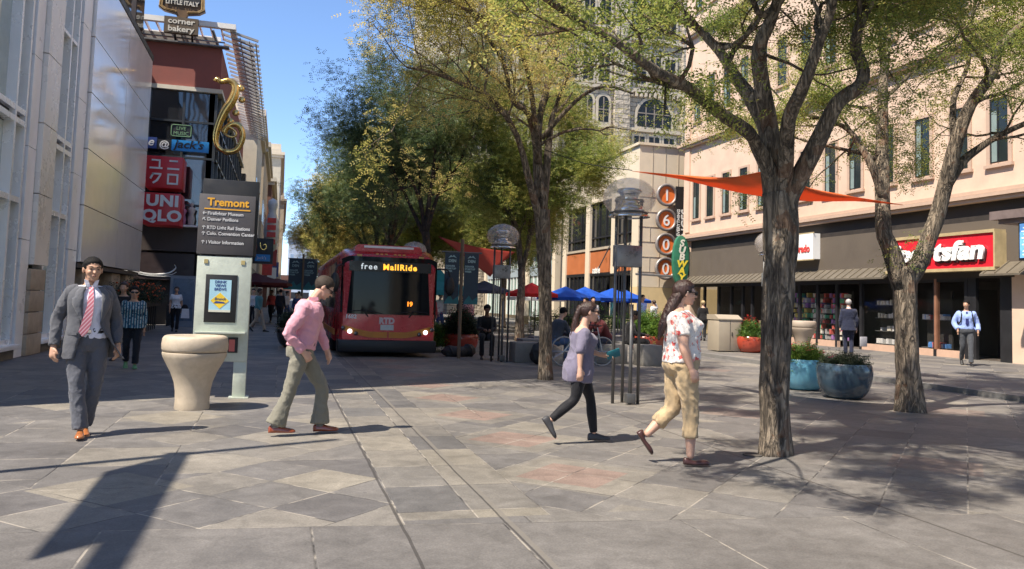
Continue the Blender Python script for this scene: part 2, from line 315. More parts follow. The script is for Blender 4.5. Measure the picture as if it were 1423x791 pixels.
def building_silver():
    t = thing('glass_retail_building', 'tall silver and glass building with glossy cream panel beside the man in the suit', 'building', (-5.1, 10, 0))
    XF = -5.1
    a = MB().box(-17, XF-.35, 10, 32.2, 10.05, 22); a.build('tower_wall', M('tower_brown_stone', (.20,.17,.14), .75, var=.1), t, world=True)
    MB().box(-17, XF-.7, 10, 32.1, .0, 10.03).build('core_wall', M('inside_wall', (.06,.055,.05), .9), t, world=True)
    MB().box(-17, -9.0, 10.2, 33, 22.02, 24).build('penthouse', M('tower_brown_stone'), t, world=True)
    # tower windows above
    for i in range(9):
        for k in range(4):
            y = 11+i*2.5; z = 11+k*2.7
            MB().box(XF-.36, XF-.325, y, y+1.5, z, z+1.8).build('window', gl_dark, t, world=True)
    MB().box(XF-.4, XF+.12, 22.9, 32.4, 9.98, 10.18).build('roof_edge', dark_m, t, world=True)
    # glossy panel wall, curved out slightly towards the far end, z 2.1 - 10
    joints = [2.12, 3.6, 5.08, 6.56, 8.04, 9.98]
    ys = [23.15 + i*(32.35-23.15)/14 for i in range(15)]
    def xo(y): return XF + .10 + .0*max(0, (y-31)/3)**2
    for z0, z1 in zip(joints[:-1], joints[1:]):
        for seg in ((0,7),(7,14)):
            a = MB(); pts = ys[seg[0]:seg[1]+1]
            ra = [[(xo(y)-.12, y+(.012 if y == pts[0] else 0)-(.012 if y == pts[-1] else 0), z0+.012), (xo(y), y+(.012 if y == pts[0] else 0)-(.012 if y == pts[-1] else 0), z0+.012), (xo(y), y+(.012 if y == pts[0] else 0)-(.012 if y == pts[-1] else 0), z1-.012), (xo(y)-.12, y+(.012 if y == pts[0] else 0)-(.012 if y == pts[-1] else 0), z1-.012)] for y in pts]
            a.rings(ra); a.build('glossy_panel', gloss, t, world=True)
    MB().box(XF-.35, XF-.03, 23.1, 32.3, 2.16, 9.95).build('panel_backing', dark_m, t, world=True)
    MB().box(XF-.69, XF+.05, 23.1, 32.35, 1.98, 2.1).build('soffit', soffit, t, world=True)
    # stone columns under the panel
    for y0, y1 in ((24.2,26.0),(28.2,29.6),(30.6,32.1)):
        a = MB()
        for k in range(4): a.box(XF-.6, XF-.06, y0, y1, .02+k*.49, .02+k*.49+.475)
        a.build('stone_column', stone_tan, t, world=True, bevel=.012)
    for y0, y1 in ((26.0,28.2),(29.6,30.6)):
        MB().box(XF-.68, XF-.5, y0, y1, 0, 1.97).build('recess_glass', gl_dark, t, world=True)
    # window bays: (y0, y1, kind)
    for y0, y1, wide in ((10.1,14.2,0),(14.9,18.35,1),(20.15,22.05,2)):
        n = 2 if y1-y0 < 3 else 3
        for z0, z1, m_ in ((.36,3.1,gl_green),(3.22,4.62,gl_spandrel),(4.95,9.9,gl_green)):
            a = MB().box(XF-.28, XF-.2, y0+.05, y1-.05, z0, z1); a.build('spandrel_glass' if m_ == gl_spandrel else 'window_glass', m_, t, world=True)
        a = MB()
        for z in (.28,3.10,4.64,4.86): a.box(XF-.2, XF-.02, y0, y1, z, z+.11)
        cuts = [y0, y1-.1] + [y1-.75]
        for y in cuts: a.box(XF-.203, XF-.012, y, y+.1, .3, 9.97)
        a.box(XF-.195, XF-.03, y0, y1, 7.4, 7.48)
        a.build('mullions', silver, t, world=True)
        MB().box(XF-.25, XF-.12, y0+.1, y1-.1, 4.74, 4.86).build('vent_slot', dark_m, t, world=True)
        MB().box(XF-.3, XF+.14, y0-.1, y1+.1, .2, .29).build('sill', white_al, t, world=True, bevel=.01)
        MB().box(XF-.3, XF+.02, y0-.1, y1+.1, 0, .2).build('base', M('base_concrete', (.16,.145,.12), .85), t, world=True)
    # cladding strips between bays
    for y0, y1, z0, cl in ((14.3,14.85,.0,white_al),(18.45,19.0,.0,white_al),(22.2,23.05,.0,white_al)):
        a = MB(); z = z0
        for zz in (2.4, 4.3, 6.2, 8.1, 9.97):
            a.box(XF-.3, XF+.02, y0, y1, z+.008, zz-.008); z = zz
        a.build('metal_cladding', cl, t, world=True)
    a = MB(); z = 1.9
    for zz in (3.4, 4.9, 6.4, 7.9, 9.97):
        a.box(XF-.3, XF+.12, 19.04, 20.1, z+.01, zz-.01); z = zz
    a.build('cream_cladding', M('cream_cladding', (.80,.77,.70), .3, .1, var=.08, vs=1), t, world=True)
    a = MB()
    for k in range(4): a.box(XF-.3, XF+.1, 18.97, 20.05, .01+k*.455, k*.455+.45)
    a.build('stone_pier', stone_tan, t, world=True, bevel=.012)
    return t
building_silver()
# ============================================================ pavilion building with the shop signs (left, Y 38 on)
brick_red = M('red_brick_band', (.26,.088,.072), .85, var=.1, vs=2, bump=.2, bs=60)
grey_m = M('grey_metal', (.22,.22,.22), .45, .5, var=.1); cream_m = M('cream_trim', (.62,.58,.48), .6, var=.08)
white_p = M('white_paint', (.80,.80,.78), .5, var=.05); black_p = M('black_paint', (.02,.02,.022), .45)
def building_pavilion():
    t = thing('mall_building', 'dark glass corner building with red brick band and louvred roof canopy', 'building', (-3, 38, 0))
    x1 = -3.05
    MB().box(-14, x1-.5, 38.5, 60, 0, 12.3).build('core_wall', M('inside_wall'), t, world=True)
    MB().box(-14, x1, 38, 60, 10.45, 12.35).build('brick_band', brick_red, t, world=True)
    a = MB(); a.box(-14, x1-.1, 38.1, 38.45, 4.3, 10.3); a.box(x1-.42, x1-.08, 38.1, 60, 4.3, 10.3); a.build('window_glass', gl_dark, t, world=True)
    a = MB()
    for x in (-13,-11,-9.2,-7.4,-5.9,-4.5,-3.18): a.box(x-.05, x+.05, 38.02, 38.1, 4.3, 10.3)
    for z in (5.2, 7.3, 8.9): a.box(-14, x1-.1, 38.035, 38.1, z, z+.09)
    for y in range(39, 60, 2): a.box(x1-.08, x1+.01, y, y+.12, 4.3, 10.3)
    for z in (5.2, 7.3, 8.9): a.box(x1-.08, x1-.01, 38.3, 60, z, z+.09)
    a.build('mullions', M('dark_mullion', (.05,.055,.06), .4, .4), t, world=True)
    MB().box(-14, x1+.12, 37.88, 38.2, 10.3, 10.48).box(x1-.1, x1+.115, 38.2, 60, 10.302, 10.478).build('cream_fascia', cream_m, t, world=True)
    for x in (-6.0,): MB().box(x-.1, x+.1, 37.75, 38, 4.3, 10.9).build('post', dark_m, t, world=True)
    MB().box(-14, x1, 38.0, 38.5, 3.2, 4.3).box(x1-.4, x1-.002, 38.5, 60, 3.2, 4.3).build('sill_wall', M('dark_stone', (.06,.045,.04), .6), t, world=True)
    # dark ground floor
    MB().box(-14, x1-.6, 38.9, 39.2, 0, 3.2).box(x1-.9, x1-.5, 39.2, 60, 0, 3.2).build('ground_floor_wall', M('dark_plum_wall', (.035,.022,.022), .5), t, world=True)
    for x in (-8.2, -5.9, -3.35): MB().box(x-.25, x+.25, 38.1, 38.6, 0, 3.2).build('pier', M('dark_plum_wall'), t, world=True)
    for y in range(42, 60, 4): MB().box(x1-.45, x1-.02, y, y+.5, 0, 3.2).build('pier', M('dark_plum_wall'), t, world=True)
    # roof terrace: rail, canopy, louvres
    a = MB()
    for z in (12.42, 12.6): a.box(-14, x1+.1, 37.9, 37.98, z, z+.05)
    a.box(-14, x1+.3, 37.7, 38.1, 12.36, 12.42)
    a.build('parapet_rail', grey_m, t, world=True)
    MB().box(-14, x1-.3, 38.6, 38.8, 12.4, 13.0).build('terrace_wall', M('terrace_wall_grey', (.2,.19,.18), .8), t, world=True)
    a = MB()
    a.box(-14, -2.5, 37.5, 37.75, 13.15, 13.38); a.box(-2.75, -2.5, 37.75, 62, 13.12, 13.35); a.box(-14, x1-.2, 39.4, 39.6, 13.1, 13.3)
    for x in np.arange(-13.5, -3, .45): a.box(x, x+.06, 37.75, 39.4, 13.16, 13.3)
    a.build('canopy_frame', white_p, t, world=True)
    a = MB()
    for x in (-13, -9.5, -6.2, -4.6, -3.2): a.tube([(x, 38.3, 12.4), (x-.3, 38.0, 13.15)], .07, 6)
    a.build('canopy_brackets', grey_m, t, world=True)
    a = MB()
    for k in range(30):
        y = 37.9+k*.8
        a.obox((-2.35, y, 13.05), Vector((1,0,-.25)).normalized(), Vector((0,1,0)), Vector((.25,0,1)).normalized(), .85, .05, .05)
        a.obox((-2.2, y, 12.72), Vector((1,0,-.3)).normalized(), Vector((0,1,0)), Vector((.3,0,1)).normalized(), .5, .12, .02)
    for x in (-1.9, -1.62, -2.3): a.tube([(x, 37.7, 12.85+(-2.35-x)*.25), (x, 61.5, 12.85+(-2.35-x)*.25)], .03, 6)
    a.build('louvres', M('louvre_metal', (.34,.33,.31), .45, .3, var=.08), t, world=True)
    # lit display of the upper shop: mannequins seen through the pane
    return t
building_pavilion()
def sign_cube(label, z, rows):
    t = thing('cube_sign', label, 'sign', (-5.2, 37.2, z))
    red = M('sign_red', (.62,.035,.045), .4, var=.06)
    MB().box(-5.60, -4.19, 36.2, 37.5, z, z+1.33).build('sign_box', red, t, world=True, bevel=.02)
    MB().tube([(-5.2,37.5,z+.68),(-5.2,38.1,z+.68)], .08).build('bracket', dark_m, t, world=True)
    return t
t = sign_cube('red cube sign with white Latin letters, lower of the two cubes', 4.18, 0)
text('lettering', 'UNI\nQLO', .62, white_p, (-4.895, 36.19, 4.98), parent=t, bold=.028, align='CENTER', sx=1.12, ext=.008, spacing=1.08)
t = sign_cube('red cube sign with white Japanese characters on top of the pair of red cubes', 5.72, 0)
a = MB(); y0, y1 = 36.17, 36.19                # four katakana built from strokes
def stroke(a, x0, x1, z0, z1): a.box(x0, x1, y0, y1, z0, z1)
bx, bz = -5.42, 6.5
stroke(a, bx+.02, bx+.36, bz+.33, bz+.40); stroke(a, bx+.30, bx+.36, bz+.07, bz+.34); stroke(a, bx-.05, bx+.45, bz, bz+.075)     # yu
bx = -4.77
stroke(a, bx+.05, bx+.38, bz+.33, bz+.40); stroke(a, bx-.02, bx+.45, bz, bz+.075)                                              # ni
bx, bz = -5.42, 5.88
stroke(a, bx+.06, bx+.42, bz+.38, bz+.45); a.prism([(.35,.38),(.42,.38),(.30,.12),(.14,0),(.08,.05),(.22,.16)], (bx, y0, bz), (1,0,0), (0,0,1), (0,1,0), .02); a.prism([(.08,.44),(.14,.42),(.04,.18),(-.03,.22)], (bx, y0, bz), (1,0,0), (0,0,1), (0,1,0), .02)  # ku
bx = -4.77
stroke(a, bx, bx+.43, bz+.38, bz+.45); stroke(a, bx, bx+.43, bz, bz+.075); stroke(a, bx, bx+.07, bz+.07, bz+.39); stroke(a, bx+.36, bx+.43, bz+.07, bz+.39)  # ro
a.build('lettering', white_p, t, world=True)
# e @ jack's strip sign
t = thing('strip_sign', 'narrow blue, black and navy strip sign above the two red cubes', 'sign', (-4.6, 37.6, 7.6))
MB().box(-6.1, -5.46, 37.6, 37.8, 7.58, 8.06).build('navy_panel', M('sign_navy', (.03,.06,.22), .4), t, world=True)
MB().box(-5.44, -4.88, 37.62, 37.8, 7.56, 8.0).build('black_panel', black_p, t, world=True)
MB().box(-4.86, -3.35, 37.58, 37.8, 7.55, 8.02).build('blue_panel', M('sign_blue', (.03,.30,.72), .4), t, world=True)
text('lettering', 'e', .5, white_p, (-5.83, 37.59, 7.7), parent=t, shear=.3, bold=.01)
text('lettering', '@', .4, white_p, (-5.36, 37.61, 7.66), parent=t, bold=.008)
text('lettering', "jack's", .5, black_p, (-4.75, 37.57, 7.68), parent=t, sx=1.1, shear=.2, bold=.01)
t = thing('neon_sign', 'small green outlined neon sign in the dark window', 'sign', (-4.7, 37.95, 8.2))
MB().box(-4.98, -4.12, 37.96, 38.0, 8.22, 8.78).build('sign_back', black_p, t, world=True)
gn = M('neon_green', (.16,.28,.15), .5, emit=.05)
MB().tube([(-4.95,37.94,8.3),(-4.95,37.94,8.7),(-4.88,37.94,8.75),(-4.2,37.94,8.75),(-4.14,37.94,8.7),(-4.14,37.94,8.3),(-4.2,37.94,8.25),(-4.88,37.94,8.25),(-4.95,37.94,8.3)], .015, 6).build('outline', gn, t, world=True)
text('lettering', 'LIVE\nMUSIC', .22, gn, (-4.55, 37.94, 8.53), parent=t, align='CENTER')
# roof sign
t = thing('roof_sign', 'dark bronze shield sign standing on the roof canopy', 'sign', (-4.7, 38, 13))
br = M('bronze_sign', (.16,.10,.055), .5, .4, var=.2); sgd = M('sign_dark', (.03,.03,.035), .5)
MB().box(-5.4, -4.02, 37.15, 37.4, 12.6, 13.3).build('lower_plate', M('sign_brown', (.10,.075,.05), .6), t, world=True)
sh = [(-.85,.95),(-.95,.45),(-.72,.3),(-.25,.22),(-.15,.02),(.15,.02),(.25,.22),(.72,.3),(.95,.45),(.85,.95),(.7,1.5),(-.7,1.5)]
MB().prism(sh, (-4.72,37.2,13.25), (1,0,0), (0,0,1), (0,1,0), .25).build('shield', br, t, world=True)
MB().prism([(x*.78, .42+(z-.02)*.75) for x, z in sh if z > .25], (-4.72,37.16,13.25), (1,0,0), (0,0,1), (0,1,0), .04).build('shield_face', sgd, t, world=True)
for q in (1., .9, -1., -.9): MB().tube([(-4.72+x*q, 37.18, 13.25+z) for x, z in [(-.88,.95),(-.9,.5),(-.7,.36),(-.25,.3)]], .035, 6).build('moulding', M('sign_gold', (.55,.38,.18), .4, .5), t, world=True)
text('lettering', 'corner\nbakery', .34, M('sign_letters', (.6,.58,.52), .6), (-4.71, 37.14, 13.01), parent=t, align='CENTER', sx=1.15, bold=.008)
text('lettering', 'LITTLE ITALY', .27, M('sign_letters'), (-4.72, 37.15, 13.85), parent=t, align='CENTER', bold=.008, sx=.85)
MB().tube([(-5.0,37.4,12.9),(-5.0,38.0,12.4)], .05, 6).tube([(-4.3,37.4,12.9),(-4.3,38.0,12.4)], .05, 6).build('strut', dark_m, t, world=True)
# gold saxophone shaped sign
t = thing('saxophone_sign', 'gold tube sign bent like a musical instrument on the corner of the dark building', 'sign', (-2.6, 37.5, 8))
sx = interp([(-3.22,37.2,10.66),(-3.13,37.2,10.78),(-2.97,37.2,10.66),(-2.65,37.2,10.74),(-2.40,37.2,10.6),(-2.34,37.2,10.3),(-2.48,37.2,9.83),(-2.73,37.2,9.39),(-2.94,37.2,8.83),(-3.05,37.2,8.25),(-2.97,37.2,7.83),(-2.63,37.2,7.6),(-2.22,37.2,7.68),(-2.0,37.2,8.02),(-1.95,37.2,8.47),(-2.13,37.2,8.80),(-2.42,37.2,8.82),(-2.66,37.2,8.6),(-2.72,37.2,8.42)], 5)
gold = M('polished_gold', (.78,.50,.16), .25, .85, var=.1)
nn = len(sx); MB().tube(sx, [.08+.11*math.sin(pi*min(1,i/nn*1.5))**2+.05*(i > nn*.6) for i in range(nn)], 10).build('sax_tube', gold, t, smooth=True, world=True)
MB().tube(interp([(-2.72,37.15,8.42),(-2.55,37.1,8.66),(-2.33,37.1,8.58),(-2.2,37.1,8.4),(-2.32,37.1,8.25),(-2.56,37.1,8.28),(-2.72,37.15,8.42)], 4), .05, 8).build('sax_bell', gold, t, smooth=True, world=True)
for x, z in ((-2.12,10.45),(-2.06,9.95),(-2.28,9.35),(-2.48,8.95)): MB().lathe([(.005,-.03),(.13,-.03),(.15,0),(.13,.03),(.005,.03)], (0,0,0), 14).build('sax_key', gold, t, smooth=True).matrix_local = Matrix.Translation((x+2.6, -.3, z-8))@Matrix.Rotation(pi/2,4,'X')
MB().tube([(-2.7,37.25,9.4),(-3.05,38.1,9.4)], .03, 6).tube([(-2.75,37.25,7.7),(-3.05,38.1,7.7)], .03, 6).build('bracket', dark_m, t, world=True)
# swoosh sign and lit panel in the dark ground floor
t = thing('swoosh_sign', 'white swoosh lines on the dark wall below the red cubes', 'sign', (-5.6, 38.05, 2.2))
MB().box(-6.6, -3.7, 38.0, 38.09, 1.95, 3.1).build('sign_board', M('dark_plum_wall'), t, world=True)
MB().tube(interp([(-6.5,37.98,2.42),(-5.6,37.98,2.2),(-4.8,37.98,2.22),(-4.45,37.98,2.45),(-4.5,37.98,2.62)],5), [.015]*8+[.03]*8+[.012]*5, 6).tube(interp([(-6.5,37.98,2.3),(-5.5,37.98,2.1),(-4.3,37.98,2.12)],5), .012, 6).tube(interp([(-6.5,37.98,2.36),(-5.5,37.98,2.15),(-4.7,37.98,2.16),(-4.4,37.98,2.3)],5), .014, 6).build('swoosh', white_p, t, world=True)
t = thing('display_board', 'tall grey blue framed board standing behind the woman in the white top', 'sign', (-3.9, 36.4, 0))
MB().box(-4.42,-3.38,36.3,36.5,0,2.12).build('frame', M('board_frame', (.22,.24,.27), .5), t, world=True)
MB().box(-4.3,-3.5,36.28,36.3,.25,2.0).build('board_panel', M('board_blue', (.09,.13,.19), .3, var=.3, vs=2), t, world=True)
for i, (x, z, h_) in enumerate(((-4.95,4.34,1.0),(-4.6,4.34,1.15),(-4.25,4.34,.85),(-3.9,4.34,.95))):
    t = tag(MB().lathe([(.05,0),(.12,.02),(.15,h_*.25),(.1,h_*.5),(.17,h_*.72),(.07,h_*.82),(.02,h_*.84)], n=10).ell((0,0,h_*.93),.075,.09,.11,8,6).build('mannequin', M('mannequin_cloth_%d'%(i%3), ((.55,.5,.45),(.32,.38,.22),(.5,.2,.3))[i%3], .8), smooth=True),
        ('pale mannequin nearest the red cubes in the upper shop window','green draped mannequin second from the red cubes in the shop window','pink mannequin third from the red cubes in the shop window','pale mannequin furthest from the red cubes in the shop window')[i], 'mannequin', 'mannequins in the upper shop window')
    t.location = (x, 37.72, 4.36)
tag(MB().box(-5.3,-3.5,37.45,37.98,4.26,4.34).build('display_ledge', white_p), 'white ledge carrying the mannequins right of the lower red cube', 'ledge')
# ============================================================ far buildings on the left, seen past the pillar
def block(name, label, x0, x1, y0, y1, h, wall, trim=None, win=gl_dark, storey=3.6, bay=2.6, front=True, side=1, ww=.5, cornice=.5, arch=False, group=None, wz0=4.5):
    """A city block house: wall, cornice, a window per bay and storey on the -Y face and on one side."""
    t = thing(name, label, 'building', (x0 if side > 0 else x1, y0, 0), group=group)
    MB().box(x0, x1, y0, y1, 0, h).build('wall', wall, t, world=True)
    tr = trim or wall
    MB().box(x0-cornice, x1+cornice, y0-cornice, y1, h-.9, h-.45).box(x0-cornice*.6, x1+cornice*.6, y0-cornice*.6, y1, h-1.3, h-.9).box(x0+.1, x1-.1, y0+.1, y1-.1, h, h+.8).build('cornice', tr, t, world=True)
    me = None; n = 0
    def win_ob(cx, cy, z, sidew):
        nonlocal me, n
        if n > 95: return
        n += 1
        if me is None:
            o = MB().box(-.5,.5,-.02,.02,0,1).build('window', win, t); me = o.data
        else:
            o = bpy.data.objects.new('window', me); C.objects.link(o); o.parent = t
        o.location = Vector((cx, cy, z))-t.location; o.scale = (bay*ww, 1, storey*.55)
        if sidew: o.rotation_euler = (0,0,pi/2)
    z = wz0
    while z+storey < h-.8:
        if front:
            k = int((x1-x0)//bay)
            for i in range(k): win_ob(x0+(i+.5)*(x1-x0)/k, y0-.012, z, 0)
        k = int((y1-y0)//bay)
        for i in range(k): win_ob((x1 if side > 0 else x0)+(.012 if side > 0 else -.012), y0+(i+.5)*(y1-y0)/k, z, 1)
        z += storey
    MB().box(x1-.3 if side > 0 else x0-.03, x1+.03 if side > 0 else x0+.3, y0+.5, y1-.5, .05, 3.4).box(x0+.5, x1-.5, y0-.03, y0+.3, .05, 3.3).build('shop_front', dark_m, t, world=True)
    return t
cream_w = M('cream_stucco', (.62,.54,.42), .85, var=.08); pinkst = M('pale_stone', (.52,.47,.38), .85, var=.1)
dkbrick = M('dark_brick', (.15,.07,.05), .85, var=.2, bump=.2); tanst = M('tan_facade', (.40,.33,.24), .85, var=.12)
block('white_building', 'pale building with arched parapet behind the dark corner building', -13, -2.15, 61, 74, 15.2, pinkst, cream_w)
MB_t = thing('arched_parapet', 'pale arched parapet block on top of the nearest pale building', 'parapet', (-3.2, 61, 15.2))
MB().prism([(-1.3,0),(1.1,0),(1.1,.9),(.75,1.7),(.1,2.05),(-.6,1.9),(-1.3,1.3)], (-3.3,61.2,15.2), (1,0,0), (0,0,1), (0,1,0), 1.6).build('arch_block', pinkst, MB_t, world=True)
block('brown_building', 'brown office building second beyond the dark corner building', -13, -2.0, 76, 96, 15.6, tanst, pinkst)
block('brick_building', 'dark brick building further down the left side of the street', -13, -1.6, 98, 122, 15.5, dkbrick, pinkst)
block('pale_tower', 'pale stone building closing the left row near the end of the street', -14, -.9, 124, 170, 23, pinkst, cream_w, storey=4)
block('end_building', 'tan building farthest down the left side of the street', -14, -.2, 175, 260, 22, tanst)
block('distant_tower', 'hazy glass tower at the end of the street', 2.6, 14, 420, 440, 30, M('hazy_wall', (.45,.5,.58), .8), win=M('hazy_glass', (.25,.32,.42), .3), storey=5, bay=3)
block('distant_hall', 'low brick building beyond the end of the mall', -14, 3.5, 300, 320, 8, dkbrick)
# ============================================================ pink building on the right, facade X=21
pink = M('pink_stucco', (.62,.455,.345), .85, var=.10, vs=1.2, bump=.1, bs=120); pink_t = M('pink_trim', (.47,.335,.25), .8, var=.07)
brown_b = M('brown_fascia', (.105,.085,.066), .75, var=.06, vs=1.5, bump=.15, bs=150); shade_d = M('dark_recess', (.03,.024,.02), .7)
awn_m = M('awning_metal', (.20,.172,.132), .45, .4, var=.08)
def building_pink():
    t = thing('pink_building', 'pink stucco building with brown shopfront band over the sports shop', 'building', (21, 40, 0))
    X = 21.0
    MB().box(X, 45, 8.5, 40.1, 5.3, 30).build('wall', pink, t, world=True)
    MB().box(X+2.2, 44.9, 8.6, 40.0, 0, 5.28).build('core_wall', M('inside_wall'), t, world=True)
    for z in (5.02, 10.1, 16.1):
        a = MB()
        for k, (dz, p) in enumerate(((0,.22),(.12,.30),(.26,.16))): a.box(X-p, X-.002 if z > 6 else X+.3, 8.4, 40.1+p, z+dz, z+dz+.11)
        a.build('cornice', pink_t, t, world=True)
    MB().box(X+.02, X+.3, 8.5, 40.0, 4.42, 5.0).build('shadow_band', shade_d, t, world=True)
    MB().box(X-.06, X+.25, 8.5, 39.2, 3.12, 4.44).build('brown_fascia', brown_b, t, world=True)
    MB().box(X-.02, X+.6, 39.2, 40.08, 0, 5.0).build('corner_pier', pink, t, world=True); MB().box(X-.03, X+.5, 15.8, 19.3, .0, 3.1).build('corner_pier', pink, t, world=True)
    # awning of standing seam metal
    a = MB()
    for (y0, y1) in ((24.0, 39.1), (10.0, 19.9)):
        a.rings([[(X-.06,y,3.12),(X-.62,y,2.74),(X-.62,y,2.68),(X-.02,y,3.02)] for y in (y0, y1)])
        for y in np.arange(y0+.1, y1, .42):
            a.obox((X-.34, y, 2.95), Vector((.56,0,.38)).normalized(), Vector((0,1,0)), Vector((-.38,0,.56)).normalized(), .34, .012, .02)
    a.build('awning', awn_m, t, world=True)
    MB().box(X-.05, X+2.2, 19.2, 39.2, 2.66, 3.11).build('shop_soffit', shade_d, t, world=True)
    # windows of the upper floors: recess frames with sills, blinds
    zs = [(6.2, 8.2), (11.5, 13.6), (17.6, 19.8)]
    ysm = [38.65, 37.2, 35.65, 34.05, 32.5, 31.0, 29.3, 27.68, 26.2, 24.5, 22.8, 21.2, 19.7, 18.1, 16.5, 14.9]
    for z0, z1 in zs:
        for y in ysm:
            wd = .33
            f = MB()
            f.box(X-.05, X+.04, y-wd-.13, y-wd, z0-.06, z1+.1).box(X-.05, X+.04, y+wd, y+wd+.13, z0-.06, z1+.1).box(X-.05, X+.04, y-wd-.0, y+wd, z1, z1+.1).box(X-.11, X+.04, y-wd-.18, y+wd+.18, z0-.16, z0-.062)
            fo = f.build('window_frame', pink_t, t, world=True)
            def sub(mb, nm, mt):
                o = mb.build(nm, mt); o.parent = fo; o.location = (-21, -40, 0); return o
            sub(MB().box(X-.012, X-.004, y-wd, y+wd, z0, z1), 'pane', gl_dark2)
            sub(MB().box(X-.03, X-.013, y+wd*.1, y+wd*.1+.035, z0, z1).box(X-.03, X-.013, y-wd, y-wd+.04, z0, z1).box(X-.03, X-.013, y+wd-.04, y+wd, z0, z1).box(X-.029, X-.013, y-wd+.04, y+wd-.04, z1-.05, z1), 'mullion', dark_m)
            if random.random() < .75: sub(MB().box(X-.022, X-.0125, y+wd*.15+.04, y+wd-.05, z0+.03, z0+random.uniform(1.1,1.9)), 'blind', M('window_blind', (.20,.26,.245), .7, var=.12))
    # vertical pilaster lines
    a = MB()
    for y in (39.35,): a.box(X-.1, X-.002, y, y+.5, 5.5, 10.08).box(X-.1, X-.002, y, y+.5, 10.6, 16.0)
    a.build('pilaster', pink, t, world=True)
    # shop front: dark frame, glass, base wall; interior shelves behind
    bs_ = M('pink_base', (.50,.33,.24), .8, var=.1)
    MB().box(X-.02, X+.1, 20.95, 25.9, .1, .33).box(X-.02, X+.1, 27.2, 33.3, .1, .34).build('base_wall', bs_, t, world=True)
    def pane(y0, y1, z0=.36, z1=2.66, x=X+.03):
        MB().box(x, x+.015, y0, y1, z0, z1).build('shop_glass', gl_clear, t, world=True)
    for y0, y1 in ((21.0,22.2),(22.35,23.95),(24.1,25.8),(27.3,28.4),(28.55,29.6),(29.75,30.9),(31.05,32.3),(34.0,35.0),(35.1,36.2),(36.3,37.6),(37.7,39.1)): pane(y0, y1)
    a = MB()
    for y in (20.93,22.22,25.83,27.22,28.42,29.62,30.92,32.32,33.2,34.0,35.02,36.22,37.62): a.box(X-.03, X+.09, y, y+.13, .1, 2.66)
    a.box(X-.028, X+.088, 20.93, 39.1, 2.55, 2.66).box(X-.03, X+.09, 23.95, 24.1, .34, 2.55)
    a.box(X+.0, X+.5, 19.3, 19.75, .1, 2.66).box(X-.02, X+.1, 20.62, 20.95, .1, 2.66)
    a.build('shop_frame', dark_m, t, world=True)
    MB().box(X-.04, X+.1, 22.2, 22.3, .33, 2.66).build('copper_post', M('copper_post', (.33,.16,.10), .5, .3), t, world=True)
    # open door
    MB().box(X+.05, X+.75, 20.55, 20.6, .12, 2.3).build('open_door', gl_clear, t, world=True)
    # interior
    MB().box(X+.2, X+2.15, 19.3, 39.1, .09, .12).build('shop_floor', M('shop_floor', (.12,.10,.085), .5), t, world=True)
    return t
gl_dark2 = M('upper_pane', (.02,.028,.03), .06, var=.3, vs=1, spec=.4)
gl_clear = M('shop_window_glass', (.01,.012,.012), .02, var=0, alpha=.14, spec=1.)
building_pink()
# merchandise behind the shop windows
def shelf_unit(y, z, label, cols, w_=1.1, rows=7, stuff_=26, group='display racks behind the shop windows'):
    t = thing('display_rack', label, 'display rack', (21.7, y, .12), group=group)
    MB().box(21.75, 21.8, y-w_/2, y+w_/2, .3, 2.3).build('rack_back', M('rack_dark', (.04,.038,.035), .7), t, world=True)
    for r in range(rows):
        zz = .35+r*(1.9/rows)
        MB().box(21.5, 21.75, y-w_/2, y+w_/2, zz-.02, zz).build('shelf', M('rack_steel', (.2,.2,.19), .5), t, world=True)
    for c in cols:
        for k in range(min(19, stuff_//len(cols)*3)):
            r = random.randrange(rows); zz = .35+r*(1.9/rows); yy = y-w_/2+random.random()*(w_-.14)
            MB().box(21.46+random.random()*.03, 21.72, yy, yy+random.uniform(.07,.14), zz+.005, zz+random.uniform(.12,.2)).build('goods', c, t, world=True)
cA = [M('goods_%d'%i, c, .6, var=.3, vs=20) for i, c in enumerate(((.8,.75,.62),(.75,.16,.13),(.14,.34,.75),(.16,.6,.35),(.85,.7,.2),(.85,.83,.8),(.5,.25,.6)))]
for i, y in enumerate((27.85, 29.1, 30.3, 31.7)):
    shelf_unit(y, 0, ('wooden rack of pale prints just left of the dark suited man','rack of small colourful cards second left of the dark suited man','rack of colourful postcards third left of the dark suited man','rack of souvenirs nearest the thick tree trunk behind the glass')[i], [random.choice(cA) for _ in range(4)]+[cA[0]], rows=9)
shelf_unit(25.0, 0, 'glass shelf of white ornaments right of the dark suited man', [cA[5], cA[5], cA[0]], w_=1.5, rows=4, stuff_=14)
shelf_unit(22.9, 0, 'shelf of blue and orange sports goods behind the window by the copper post', [cA[2], cA[1], cA[5]], w_=1.1, rows=2, stuff_=10)
# shop signs
t = thing('shop_sign', 'long red shop sign with big white slanted letters and gold edges', 'sign', (20.7, 21.7, 2.95))
MB().box(20.55, 20.95, 19.5, 24.0, 2.96, 4.0).build('sign_box', M('sign_box_red', (.60,.02,.035), .35, var=.04), t, world=True)
MB().box(20.5, 20.97, 19.46, 24.04, 4.0, 4.1).box(20.5, 20.97, 19.46, 24.04, 2.86, 2.96).box(20.5, 20.97, 19.44, 19.5, 2.96, 4.0).build('gold_edge', M('tan_edge', (.42,.33,.18), .5), t, world=True)
text('lettering', 'Sportsfan', .80, white_p, (20.48, 23.85, 3.24), rz=-pi/2, parent=t, bold=.035, ext=.03, shear=.15, sx=1.32)
text('letter_shadow', 'Sportsfan', .80, M('letter_side', (.05,.01,.012), .6), (20.53, 23.80, 3.17), rz=-pi/2, parent=t, bold=.035, ext=.02, shear=.15, sx=1.32)
t = thing('shop_sign', 'white shop sign with red lettering right of the thick trunk', 'sign', (20.8, 29.5, 3.5))
